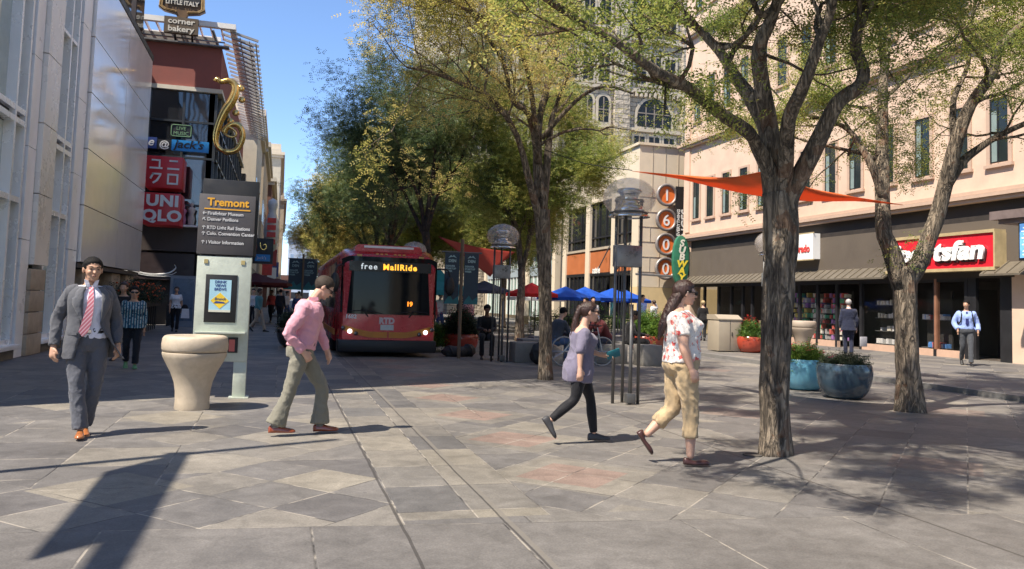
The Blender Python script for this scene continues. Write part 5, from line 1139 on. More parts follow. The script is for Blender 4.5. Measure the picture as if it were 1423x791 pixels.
t = thing('cable', 'thin cable running from the orange sail back to the slender tree', 'cable', (5.7,12.8,3.7)); MB().tube(interp([(4.7,14.6,4.35),(5.2,13.7,3.98),(5.71,12.8,3.76)],5), .008, 5).build('rope', dark_m, t, world=True)
# ============================================================ umbrellas, tents, banners
def umbrella(label, x, y, r, z, col, h=.5, n=8, name='cafe_umbrella', band=None, group='cafe umbrellas'):
    t = thing(name, label, 'umbrella', (x,y,.004), group=group); fm = fabric('canvas_%s'%col[0], col[1]); a = MB()
    R = [[(r*f*cos(2*pi*k/n+.2)*(1 if k%1 == 0 else 1), r*f*sin(2*pi*k/n+.2), z+h*(1-f**.9)) for k in range(n)] for f in (1,.75,.5,.25,.02)]
    R = [[(p[0],p[1],p[2]-.14) for p in R[0]]]+R
    a.rings(R, False); o = a.build('canopy', fm, t); md = o.modifiers.new('s','SOLIDIFY'); md.thickness = .01
    MB().tube([(0,0,0),(0,0,z+h)], .025, 6).build('pole', grey_m, t); MB().lathe([(.3,0),(.3,.06),(.05,.08)], n=16).build('foot', grey_m, t)
bl = ('blue',(.015,.12,.62)); rd = ('red',(.70,.03,.03)); wh = ('white',(.75,.75,.75)); mr = ('maroon',(.14,.015,.02)); tl = ('teal',(.05,.38,.42)); nv = ('navy',(.05,.06,.12))
for x, y, r, z, c_, lb in ((12.45,35,1.35,1.75,bl,'blue cafe umbrella just left of the slender tree trunk'),(13.6,35.5,1.3,1.78,bl,'blue cafe umbrella just right of the slender tree trunk'),(15.6,37,1.35,1.8,bl,'blue cafe umbrella left of the nearest lamp'),(17.0,38.5,1.3,1.75,bl,'blue cafe umbrella behind the nearest lamp posts'),(10.7,34.5,1.2,1.85,rd,'red cafe umbrella left of the blue ones'),(12.0,38,1.5,1.7,wh,'white cafe umbrella half hidden behind the red and blue ones'),(9.9,40,1.5,2.0,nv,'dark navy umbrella behind the shaded lamp'),(-1.3,44,1.9,2.05,mr,'dark maroon umbrella behind the information pillar'),(-.3,58,2.2,2.1,mr,'dark maroon umbrella farther down the left walk')):
    umbrella(lb, x, y, r, z, c_)
def tent(label, x, y, wd, z, col):
    t = thing('market_tent', label, 'tent', (x,y,0), group='teal market tents'); a = MB(); h = wd/2
    a.rings([[(-h,-h,z-.2),(h,-h,z-.2),(h,h,z-.2),(-h,h,z-.2)],[(-h,-h,z),(h,-h,z),(h,h,z),(-h,h,z)],[(-h*.35,-h*.35,z+.35),(h*.35,-h*.35,z+.35),(h*.35,h*.35,z+.35),(-h*.35,h*.35,z+.35)],[(-.02,-.02,z+.9),(.02,-.02,z+.9),(.02,.02,z+.9),(-.02,.02,z+.9)]], False)
    a.build('canopy', fabric('canvas_teal', tl[1]), t)
    for sx in (-1,1):
        for sy in (-1,1): MB().box(sx*(h-.05)-.02, sx*(h-.05)+.02, sy*(h-.05)-.02, sy*(h-.05)+.02, 0, z).build('leg', grey_m, t)
tent('teal peaked market tent right of the bus', 6.2, 33, 2.6, 1.85, tl); tent('teal market tent under the twin dark banners', 1.9, 62, 3.5, 2.1, tl)
def twin_banner(label, x, y, z0, z1, w_, s=1.):
    t = thing('banner_post', label, 'banner', (x,y,0), group='twin dark banners on posts'); bm_ = M('banner_slate', (.035,.055,.075), .7, var=.15)
    MB().tube([(0,0,0),(0,0,z1+.35)], .045*s, 8).build('post', M('post_brown', (.16,.11,.07), .6), t)
    MB().tube([(-w_-.08,0,z1+.02),(w_+.08,0,z1+.02)], .018*s, 6).build('crossbar', met, t)
    for sx in (-1, 1):
        b_ = MB().box(min(sx*.06,sx*w_), max(sx*.06,sx*w_), -.015, .005, z0, z1).build('banner_cloth', bm_, t); c = sx*(.06+w_)/2
        def sub(o): o.parent = b_
        q = w_-.06
        sub(MB().prism([(-.3*q,0),(-.12*q,.2*q),(0,.12*q),(.08*q,.22*q),(.3*q,0),(.08*q,.1*q),(-.1*q,.08*q)], (c,-.02,z1-.36*q), (1,0,0), (0,0,1), (0,-1,0), .004).build('mountain_emblem', M('banner_pale', (.35,.5,.5), .6)))
        sub(text('lettering', 'DEN', .26*q, M('banner_pale'), (c,-.02,z1-.62*q), align='CENTER', bold=.004))
        sub(text('lettering', 'DENVER\nSTARTUP\nWEEK' , .17*q, M('banner_pale'), (sx*.06+.05*q if sx > 0 else -w_+.05*q,-.02,z1-.95*q), bold=.002))
        sub(MB().prism([(0,0),(q,0),(q,.55*q),(.62*q,.25*q),(.4*q,.6*q),(.15*q,.3*q)], (min(sx*.06,sx*w_),-.02,z0), (1,0,0), (0,0,1), (0,-1,0), .004).build('mountain_print', M('banner_teal', (.03,.16,.18), .7)))
twin_banner('twin dark event banners on a brown post right of the bus', 4.32, 19.9, 1.35, 2.62, .43)
twin_banner('twin dark banners hanging far down the walk left of the bus', 1.35, 56, 1.9, 3.9, .92, 1.6)
# signs of the left row, seen past the pillar
t = thing('bowling_pin_sign', 'tall white bowling pin shaped sign on the left row of buildings', 'sign', (-1.1, 60, 4.5))
MB().lathe([(.02,0),(.28,.05),(.5,.9),(.55,1.5),(.42,2.2),(.26,2.75),(.28,3.0),(.36,3.3),(.3,3.65),(.02,3.8)], n=20).build('pin', M('pin_white', (.6,.62,.65), .5), t, smooth=True).location = (.25,0,0)
for k in range(4): MB().box(-.05, .55, -.6, -.58, .5+k*.5, .85+k*.5).build('red_letter_panel', M('letter_red'), t)
t = thing('blade_sign', 'black blade sign with small gold horn and blue strip right of the pillar', 'sign', (-1.1, 50, 3))
MB().box(-1.7, -.55, 49.9, 50.1, 3.25, 4.75).build('sign_panel', black_p, t, world=True); MB().box(-1.55, -.7, 49.88, 49.9, 3.4, 3.8).build('blue_strip', M('sign_blue'), t, world=True)
MB().tube(interp([(-1.3,49.85,4.5),(-1.25,49.85,4.2),(-1.1,49.85,4.08),(-.95,49.85,4.2),(-1.0,49.85,4.4),(-1.12,49.85,4.35)],4), .03, 6).build('gold_horn', gold, t, world=True)
text('lettering', "jack's", .25, white_p, (-1.45, 49.87, 3.52), parent=t)
t = thing('round_sign', 'dark red round sign close to the right edge of the pillar', 'sign', (-1.9, 46, 4)); o = MB().lathe([(.001,0),(.5,0),(.55,.05),(.5,.1),(.001,.1)], n=24).build('disc', M('sign_maroon', (.25,.03,.03), .5), t); o.matrix_local = Matrix.Rotation(pi/2,4,'X')
MB().lathe([(.34,-.02),(.4,-.02),(.4,.0),(.34,.0)], n=24, cap=False).build('disc_ring', M('ring_green', (.1,.3,.15), .5), t).matrix_local = Matrix.Translation((0,-.1,0))@Matrix.Rotation(pi/2,4,'X')
for i, (x, y, z, c_, lb) in enumerate(((-1.25,80,4.2,M('letter_red'),'small red blade sign far down the left row'),(-.95,92,5.5,M('sign_maroon'),'maroon blade sign far down the left row'),(-.9,88,3.4,white_p,'small white blade sign low on the far left row'),(-.75,104,4.6,M('sign_navy'),'navy blade sign farthest down the left row'))):
    t = tag(MB().box(-.55,.35,-.1,.1,-.9,.9).build('blade_sign', c_), lb, 'sign', 'blade signs on the far left row'); t.location = (x,y,z)
# fruit stand like kiosk boards, cafe fence
t = thing('cafe_fence', 'low metal fence with planting round the cafe terrace', 'fence', (13, 33, 0)); a = MB()
for k in range(26): a.box(10.2+k*.3, 10.23+k*.3, 32.4, 32.43, 0, .9)
a.box(10.2, 17.9, 32.39, 32.44, .9, .94); a.build('rails', dark_m, t, world=True)
rng = np.random.default_rng(9); P = [(rng.uniform(-2.8,4.8), rng.uniform(-.5,.0), .5+abs(rng.normal(0,.25))) for _ in range(500)]; leaves_mesh('leaves', P, .09, pl_g, t, rng, 3, .06, -.2)
def chair(x, y, rz, col):
    pass
chr_m = M('cafe_chair_metal', (.45,.40,.25), .5, .3)
def chair_proto():
    t = thing('cafe_chair', 'x', 'chair', (0,0,0), group='metal chairs on the cafe terrace')
    MB().box(-.2,.2,-.2,.2,.43,.46).build('seat', chr_m, t); MB().box(-.2,.2,.18,.21,.5,.88).build('backrest', chr_m, t)
    for sx in (-1,1):
        for sy in (-1,1): MB().tube([(sx*.18,sy*.18,0),(sx*.17,sy*.17,.44)], .014, 5).build('leg', chr_m, t)
    return t
cp = chair_proto()
for i, (x, y, rz, lb) in enumerate(((10.3,33.6,.5,'cafe chair under the red umbrella'),(12.2,33.8,2.6,'cafe chair in front of the left blue umbrella'),(14.2,34.3,-.6,'cafe chair between the two middle blue umbrellas'),(16.0,35.5,1.8,'cafe chair under the third blue umbrella'))):
    o = cp if i == 0 else copy_tree(cp); o.location = (x,y,.005); o.rotation_euler = (0,0,rz); o['label'] = lb
# bicycle leaning by the bench
def bicycle():
    t = thing('bicycle', 'pale bicycle parked behind the woman in the grey dress', 'bicycle', (6.85,17.9,.005), .12)
    for x in (-.5,.5):
        w_ = MB().tube([(x+.33*cos(2*pi*k/28), 0, .34+.33*sin(2*pi*k/28)) for k in range(29)], .017, 6).build('tyre', M('tyre_pale', (.35,.34,.32), .6), t, smooth=True)
        a = MB()
        for k in range(12): a.tube([(x,0,.34),(x+.32*cos(2*pi*k/12),0,.34+.32*sin(2*pi*k/12))], .003, 3)
        s_ = a.build('spokes', chrome); s_.parent = w_
    wp = M('bike_white', (.6,.6,.58), .4)
    MB().tube([(-.5,0,.34),(-.08,0,.32),(.38,0,.68),(-.18,0,.72),(-.5,0,.34)], .016, 6).tube([(-.08,0,.32),(-.2,0,.85)], .016, 6).tube([(.5,0,.34),(.36,0,.9)], .016, 6).build('frame', wp, t)
    MB().ell((-.21,0,.87),.13,.07,.035,10,6).build('saddle', black_p, t); MB().tube([(.25,-.26,.95),(.36,-.2,.95),(.37,0,.93),(.36,.2,.95),(.25,.26,.95)], .013, 6).build('handlebar', dark_m, t)
bicycle()
t = thing('bag', 'black bag slumped on the ground behind the slender trunk', 'bag', (5.9,18.3,.005)); o = MB().ell((0,0,.24),.22,.16,.26,14,10).ell((.05,0,.42),.14,.1,.12,10,8).build('bag_body', M('bag_black', (.015,.015,.017), .7), t); remesh(o, .02, 3, .02, 6)
t = thing('bag', 'dark bundle of bags lying beside the shaded lamp post', 'bag', (4.4,20.6,.005)); o = MB().ell((0,0,.12),.4,.2,.15,14,10).ell((.3,0,.15),.2,.15,.16,10,8).build('bag_body', M('bag_black'), t); remesh(o, .02, 3, .03, 5)
# overhead street name mast near the viewer on the left: it throws the long signpost shadow on the paving

t = thing('signal_mast', 'grey mast with arm and hanging plate that throws the long shadow at lower left', 'mast', (-4.3,6.1,0))
MB().tube([(0,0,0),(0,0,8.0)], .055, 10).build('mast', grey_m, t, smooth=True); MB().tube([(0,.1,5.72),(0,-3.9,5.72)], .095, 10).build('arm', grey_m, t, smooth=True)
MB().prism([(0,5.66),(-.45,4.98),(-2.7,5.08),(-2.5,5.64)], (0,0,0), (0,1,0), (0,0,1), (1,0,0), .03).build('street_plate', M('plate_green', (.03,.15,.08), .5), t)
# the office blocks behind the viewer, mirrored in the shop glass
block('corner_office', 'pale office block across the cross street behind the viewer', -60, -14, -70, -34, 26, pinkst, cream_w)
block('rear_office', 'tan office block behind the viewer on the right', 14, 60, -70, -30, 24, tanst, pinkst)
# ============================================================ people
M('shoe_black', (.015,.015,.017), .5)
skin_l = M('skin_light', (.55,.33,.24), .5, var=.06, sss=.05); skin_m = M('skin_tan', (.45,.26,.17), .5, var=.06); skin_d = M('skin_dark', (.16,.085,.055), .5, var=.06)
hair_k = M('hair_black', (.008,.007,.007), .7, spec=.2, var=.4, vs=60, stretch=(1,1,.15), bump=.5, bs=150); hair_b = M('hair_dark_brown', (.035,.016,.012), .42, var=.4, vs=60, stretch=(1,1,.1), bump=.5, bs=120)
hair_g = M('hair_grey', (.35,.34,.33), .6, var=.3, vs=60); hair_s = M('hair_short_brown', (.045,.034,.027), .7, spec=.2, var=.4, vs=90); hair_y = M('hair_blonde', (.45,.33,.17), .6, var=.2)
shades = M('sunglass_black', (.008,.008,.01), .12); lipm = M('lips', (.34,.17,.13), .5, var=0); browm = M('eyebrow', (.03,.02,.015), .8, var=0); eyem = M('eye_dark', (.02,.015,.012), .3, var=0)
def V(*a): return Vector(a)
def tubeS(mb, pts, rad, n=12, sx=1., flat=False):      # smooth tapered limb with round ends; radii may be (a, b) pairs
    Q = interp([(*p, *( (r, r) if isinstance(r, (int, float)) else r)) for p, r in zip(pts, rad)], 4)
    P = [Vector(q[:3]) for q in Q]; ra = [(q[3], q[4]) for q in Q]; R = []
    ref = None
    for i, p in enumerate(P):
        d = (P[min(i+1,len(P)-1)]-P[max(i-1,0)]).normalized()
        u = V(1,0,0) if ref is None else ref
        u = u-d*u.dot(d)
        if u.length < .2: u = V(0,0,1)-d*d.z
        u.normalize(); ref = u; w_ = d.cross(u)
        R.append([p+u*cos(2*pi*j/n)*ra[i][0]+w_*sin(2*pi*j/n)*ra[i][1] for j in range(n)])
    mb.rings(R); mb.ell(P[0], ra[0][0]*.98, ra[0][0]*.98, ra[0][0]*.98, 10, 8)
    if not flat: mb.ell(P[-1], ra[-1][0]*.98, ra[-1][1]*.98, min(ra[-1])*.98, 10, 8)
def torso(mb, pel, neck, prof, fx, n=20, grow_=0., lean_mid=0.):
    """prof: list of (t along the spine, half width, half depth, forward offset). fx = forward direction of hips and chest."""
    pel, neck = Vector(pel), Vector(neck); ax = neck-pel; R = []
    Q = interp(prof, 3)
    for t, w_, d_, o_ in Q:
        c = pel+ax*t; f = Vector(fx); f.z = 0; f.normalize(); l = V(-f.y, f.x, 0); up = ax.normalized(); f2 = (f-up*f.dot(up)).normalized()
        rr = []
        for j in range(n):
            a = 2*pi*j/n; ca, sa = cos(a), sin(a); p = 2.35
            k = (abs(ca)**p+abs(sa)**p)**(-1/p)
            rr.append(c+f2*(o_+ca*k*(d_+grow_))+l*(sa*k*(w_+grow_)))
        R.append(rr)
    mb.rings(R)
MALE = [(-.20,.135,.105,-.01),(-.06,.165,.12,-.01),(.10,.162,.115,-.005),(.30,.148,.105,.0),(.50,.158,.11,.0),(.70,.178,.12,.0),(.84,.185,.105,-.01),(.93,.12,.08,-.01),(.965,.082,.068,0),(1.0,.06,.06,0)]
FEMALE = [(-.20,.13,.11,-.015),(-.06,.17,.13,-.015),(.10,.165,.12,-.01),(.32,.125,.10,.0),(.50,.135,.105,.01),(.66,.15,.125,.02),(.82,.155,.10,-.005),(.93,.11,.075,-.01),(1.0,.05,.05,0)]
def foot(t, ank, yaw, pitch, mat, L_=.27, s=1., low=False):
    """shoe: heel below the ankle, pointing along yaw, pitch>0 lifts the heel."""
    mb = MB(); R = []
    st = [(-.075,.012,.0,.045),(-.07,.030,.0,.075),(-.03,.036,.0,.085 if not low else .06),(.03,.034,.0,.08 if not low else .035),(.08,.040,.0,.062 if not low else .04),(.135,.046,.0,.048),(.18,.042,.0,.042),(.205,.026,.003,.03),(.213,.008,.008,.02)]
    for x, w_, z0, z1 in st:
        x *= L_/.29*1.; R.append([V(x*1.0, w_*a*s, z0+(z1-z0)*b) for a, b in ((-1,0),(-1.02,.35),(-.8,.8),(-.35,1),(.35,1),(.8,.8),(1.02,.35),(1,0))])
    mb.rings(R); o = mb.build('shoe', mat, t, smooth=True)
    md = o.modifiers.new('s','SUBSURF'); md.levels = md.render_levels = 1
    o.location = Vector(ank); o.rotation_euler = (0, pitch, yaw)
    piv = V(.0,0,.085)                           # ankle joint sits above the heel
    o.location = Vector(ank)-Matrix.Rotation(yaw,3,'Z')@Matrix.Rotation(pitch,3,'Y')@piv
    return o
def hand(mb, wr, d, side, pal, s=1., curl=.5):
    """palm, four fingers and a thumb; d points to the fingers, pal = palm normal direction."""
    d = Vector(d).normalized(); pal = Vector(pal); pal = (pal-d*pal.dot(d)).normalized(); ac = d.cross(pal)*side
    wr = Vector(wr); c = wr+d*.045*s
    tubeS(mb, [tuple(wr-d*.01), tuple(wr+d*.03*s), tuple(wr+d*.085*s)], [.024*s,.030*s,.033*s], 8)
    for k, (o_, L_) in enumerate(((-.03,.062),(-.010,.074),(.011,.070),(.03,.054))):
        b = wr+d*.088*s+ac*o_*s; d1 = (d+pal*curl*.5).normalized(); d2 = (d+pal*curl*1.3).normalized(); d3 = (d*.7+pal*curl*2.2).normalized()
        mb.tube([b-d*.02*s, b+d1*L_*.42*s, b+(d1*.42+d2*.32)*L_*s, b+(d1*.42+d2*.32+d3*.26)*L_*s], [.0095*s,.009*s,.0085*s,.0065*s], 6)
    b = wr+d*.03*s-ac*.026*s; d1 = (d*.8-ac*.6+pal*.3).normalized(); d2 = (d*.95-ac*.15+pal*.5).normalized()
    mb.tube([b, b+d1*.035*s, b+d1*.035*s+d2*.03*s], [.012*s,.011*s,.008*s], 6)
def head(mb, c, yaw, pitch, s=1., fem=False):
    """skull, jaw, nose, brow, ears, chin; c = centre of the head"""
    Rm = Matrix.Rotation(yaw,3,'Z')@Matrix.Rotation(pitch,3,'Y'); c = Vector(c)
    def e(x, y, z, a, b, d_): mb.ell(c+Rm@V(x*s,y*s,z*s), a*s, b*s, d_*s, 14, 10, R=Rm)
    e(-.012,0,.028,.095,.076,.088); e(.028,0,-.01,.066,.064,.082); e(.036,0,-.062,.048,.046 if fem else .05,.042); e(.060,0,-.084,.026,.026,.02)
    e(.073,0,.022,.020,.050,.016)
    mb.rings([[c+Rm@(V(x,y,z)*s) for x, y, z in r] for r in ([(.082,-.010,.022),(.082,.010,.022),(.078,.010,.02),(.078,-.010,.02)], [(.105,-.010,-.008),(.105,.010,-.008),(.08,.012,-.01),(.08,-.012,-.01)], [(.116,-.012,-.024),(.116,.012,-.024),(.075,.018,-.03),(.075,-.018,-.03)])])
    e(.110,0,-.024,.011,.013,.010); e(.086,0,-.052,.013,.022,.009)
    for q in (-1,1): e(-.008,q*.076,-.004,.020,.010,.032); e(.06,q*.034,-.022,.03,.024,.024)
    return Rm
def face(t, c, Rm, s, glasses=False, brows=True):
    c = Vector(c)
    a = MB(); a.ell(c+Rm@(V(.0975,0,-.049)*s), .004*s, .018*s, .004*s, 8, 6, R=Rm); a.ell(c+Rm@(V(.0965,0,-.057)*s), .004*s, .015*s, .005*s, 8, 6, R=Rm); a.build('lips', lipm, t, smooth=True)
    if glasses:
        a = MB()
        for q in (-1,1):
            a.ell(c+Rm@(V(.094,q*.034,.006)*s), .010*s, .031*s, .021*s, 12, 8, R=Rm)
            a.tube([c+Rm@(V(.085,q*.063,.012)*s), c+Rm@(V(-.005,q*.083,.012)*s)], .0045*s, 5)
        a.ell(c+Rm@(V(.104,0,.012)*s), .005*s, .012*s, .005*s, 8, 6, R=Rm); a.build('sunglasses', shades, t, smooth=True)
    else:
        for q in (-1,1): MB().ell(c+Rm@(V(.088,q*.032,.006)*s), .006*s, .010*s, .0048*s, 8, 6, R=Rm).build('eye', eyem, t, smooth=True)
    if brows:
        for q in (-1,1): MB().tube([c+Rm@(V(.094,q*.014,.027)*s), c+Rm@(V(.093,q*.034,.032)*s), c+Rm@(V(.082,q*.052,.026)*s)], [.005*s,.005*s,.003*s], 5).build('eyebrow', browm, t)
def hair_cap(t, c, Rm, s, mat, front=.030, low=-.038, thick=.010, extra=None, vox=.008):
    """hair as a shell that swells out of the scalp behind the hairline"""
    c = Vector(c); mb = MB(); n, m = 48, 34; V_ = []; ok = {}
    for i in range(m+1):
        th = pi*i/m
        for j in range(n):
            ph = 2*pi*j/n; d = V(sin(th)*cos(ph), sin(th)*sin(ph), cos(th)); p = V(-.013+d.x*.0965, d.y*.0785, .026+d.z*.086)
            line = front+.030*min(1, max(0, p.x/.08)) - .012*abs(p.y)/.07 + .012*noise.noise(d*7) + .008*noise.noise(d*23)
            f = max(min(.006-p.x, p.z-low), min(.042-p.x, p.z-.006), p.z-line, min(-.03-p.x, p.z-low+.035))
            tk = min(1, max(0, f/.022)); e_ = (thick+.004)*tk-.003 + .004*noise.noise(d*14+V(3,1,2))*tk + .0025*noise.noise(d*40)*tk
            V_.append(c+Rm@((p+d*e_)*s)); ok[i,j] = f > -.004
    F_ = [(i*n+j, i*n+(j+1)%n, (i+1)*n+(j+1)%n, (i+1)*n+j) for i in range(m) for j in range(n) if ok[i,j] and ok[i,(j+1)%n] and ok[i+1,j] and ok[i+1,(j+1)%n]]
    mb.add(V_, F_)
    o = mb.build('hair', mat, t, smooth=True)
    if extra: extra_o = extra.build('hair_length', mat, t, smooth=True); remesh(extra_o, vox, 1, .007, 34, (1,1,.10))
    return o
def cap_rings(mb, c, R): pass
def trousers(t, J, mat, r=(.098,.084,.064,.062,.060), flare=.0, hem=None, vox=.011, disp=.006, seed=0, prof=MALE, gr=.014, name='trousers', seat=True):
    mb = MB()
    torso(mb, J['pel'], J['neck'], [(-.20,.135,.11,-.012),(-.06,prof[1][1],prof[1][2]+.004,prof[1][3]),(.10,prof[2][1],prof[2][2],prof[2][3]),(.22,(prof[2][1]+prof[3][1])/2,.108,0)], J['fx'], grow_=gr*.7)
    for s in 'lr':
        h, k, a = (Vector(J[x+s]) for x in ('hip','knee','ank'))
        e = a if hem is None else k+(a-k)*hem
        m1 = h.lerp(k,.5); m2 = k.lerp(e,.45)
        tubeS(mb, [tuple(h), tuple(m1), tuple(k), tuple(m2), tuple(e)], [r[0], r[1], r[2], r[3], (r[4]+flare, r[4])], 14, flat=True)
    o = mb.build(name, mat, t); remesh(o, vox, 2, disp, 13, (1,1,.6), seed); return o
def person(name, label, loc, rz, J, near=True, skin=skin_l, s=1., hs=1., prof=MALE, shirt=None, sleeve=1., pants=None, shoes=None, hair=None, glasses=False, group=None, vox=.009, arm=(.052,.040,.027), top_gr=.014, top_low=-.06, hairfn=None, legs_bare=False, pants_kw={}, shirt_disp=.006, sleeve_r=1.12, shoe_kw={}, shirt_name='shirt', brows=True, seed=1, thick=.010, hair_low=-.03, hem_r=None, fem=False):
    t = thing(name, label, 'person', loc, rz, group)
    mb = MB(); bp_ = [(a,b*.93,c*.92,d) for a, b, c, d in prof]
    torso(mb, J['pel'], J['neck'], bp_, J['fx'])
    nk, hd = Vector(J['neck']), Vector(J['head']); tubeS(mb, [tuple(nk-V(0,0,.04)), tuple(nk.lerp(hd,.35)), tuple(nk.lerp(hd,.75))], [.062*hs,.052*hs*(.88 if fem else 1),.055*hs*(.9 if fem else 1)], 12)
    Rm = head(mb, hd, J.get('hyaw',0), J.get('hpitch',0), hs, fem)
    for q in 'lr':
        h, k, a = (Vector(J[x+q]) for x in ('hip','knee','ank'))
        tubeS(mb, [tuple(h), tuple(h.lerp(k,.5)), tuple(k), tuple(k.lerp(a,.35)), tuple(a)], [.085*s,.072*s,.052*s,.055*s,.034*s] if fem or near else [.08,.066,.05,.048,.035], 12)
        sh, e, w_ = (Vector(J[x+q]) for x in ('sh','el','wr'))
        tubeS(mb, [tuple(sh), tuple(sh.lerp(e,.5)), tuple(e), tuple(e.lerp(w_,.35)), tuple(w_)], [arm[0], arm[0]*.93, arm[1], arm[1]*.97, arm[2]], 12)
        hdn = J.get('hd'+q, tuple((w_-e).normalized())); 
        if near: hand(mb, w_, hdn, 1 if q == 'l' else -1, J.get('pal'+q, (0,-1 if q == 'l' else 1,0)), hs, J.get('curl',.5))
        else:
            d = Vector(hdn).normalized(); mb.ell(w_+d*.06, .035,.03,.05,8,6)
            for z in range(4): mb.tube([w_+d*.08, w_+d*.15+V(.0,(z-1.5)*.012,0)], .01, 5)
    o = mb.build('body', skin, t); remesh(o, vox if not near else .0065, 2)
    if near: face(t, hd, Rm, hs, glasses, brows)
    elif glasses: face(t, hd, Rm, hs, True, False)
    if shirt:
        mb = MB(); pr = [p for p in prof if p[0] > -.1 and p[0] < .97]; pr = [(top_low, *[x*1.0 for x in pr[0][1:]])]+[p for p in pr if p[0] > top_low+.05]
        if hem_r: pr[0] = (top_low, hem_r[0], hem_r[1], pr[0][3])
        torso(mb, J['pel'], J['neck'], pr, J['fx'], grow_=top_gr)
        for q in 'lr':
            sh, e, w_ = (Vector(J[x+q]) for x in ('sh','el','wr')); a = arm[0]*sleeve_r
            if sleeve >= 1: tubeS(mb, [tuple(sh), tuple(sh.lerp(e,.5)), tuple(e), tuple(e.lerp(w_,.5)), tuple(e.lerp(w_,.97))], [a+.003, a, arm[1]*1.3, arm[1]*1.2, arm[2]*1.4], 14, flat=True)
            else:
                e2 = sh.lerp(e, min(1, sleeve*2)) if sleeve < .5 else e.lerp(w_, (sleeve-.5)*2); pts = [sh, sh.lerp(e2,.5), e2] if sleeve <= .5 else [sh, e, e2]
                tubeS(mb, [tuple(p) for p in pts], [a+.004, a+.004, a if sleeve <= .5 else arm[1]*1.35], 14, flat=True)
        o = mb.build(shirt_name, shirt, t); remesh(o, vox+.002, 2, shirt_disp, 12, (1,1,.7), seed*3.1)
    if pants: trousers(t, J, pants, vox=vox+.002, prof=prof, seed=seed, **pants_kw)
    if shoes:
        for q in 'lr': foot(t, J['ank'+q], J.get('fy'+q, 0), J.get('fp'+q, 0), shoes, **shoe_kw)
    if hair: hair_cap(t, hd, Rm, hs, hair, thick=thick, low=hair_low) if not hairfn else hairfn(t, hd, Rm, hs, hair)
    return t, Rm
def cloth(name, col=None, rough=.85, **k):
    if name in MC: return MC[name]
    k.setdefault('var', .08); k.setdefault('vs', 9); k.setdefault('bump', .9); k.setdefault('bs', 11)
    m = M(name, col, rough, **k); N, L, b = nodes(m); b.inputs['Sheen Weight'].default_value = .15; b.inputs['Specular IOR Level'].default_value = .2; return m
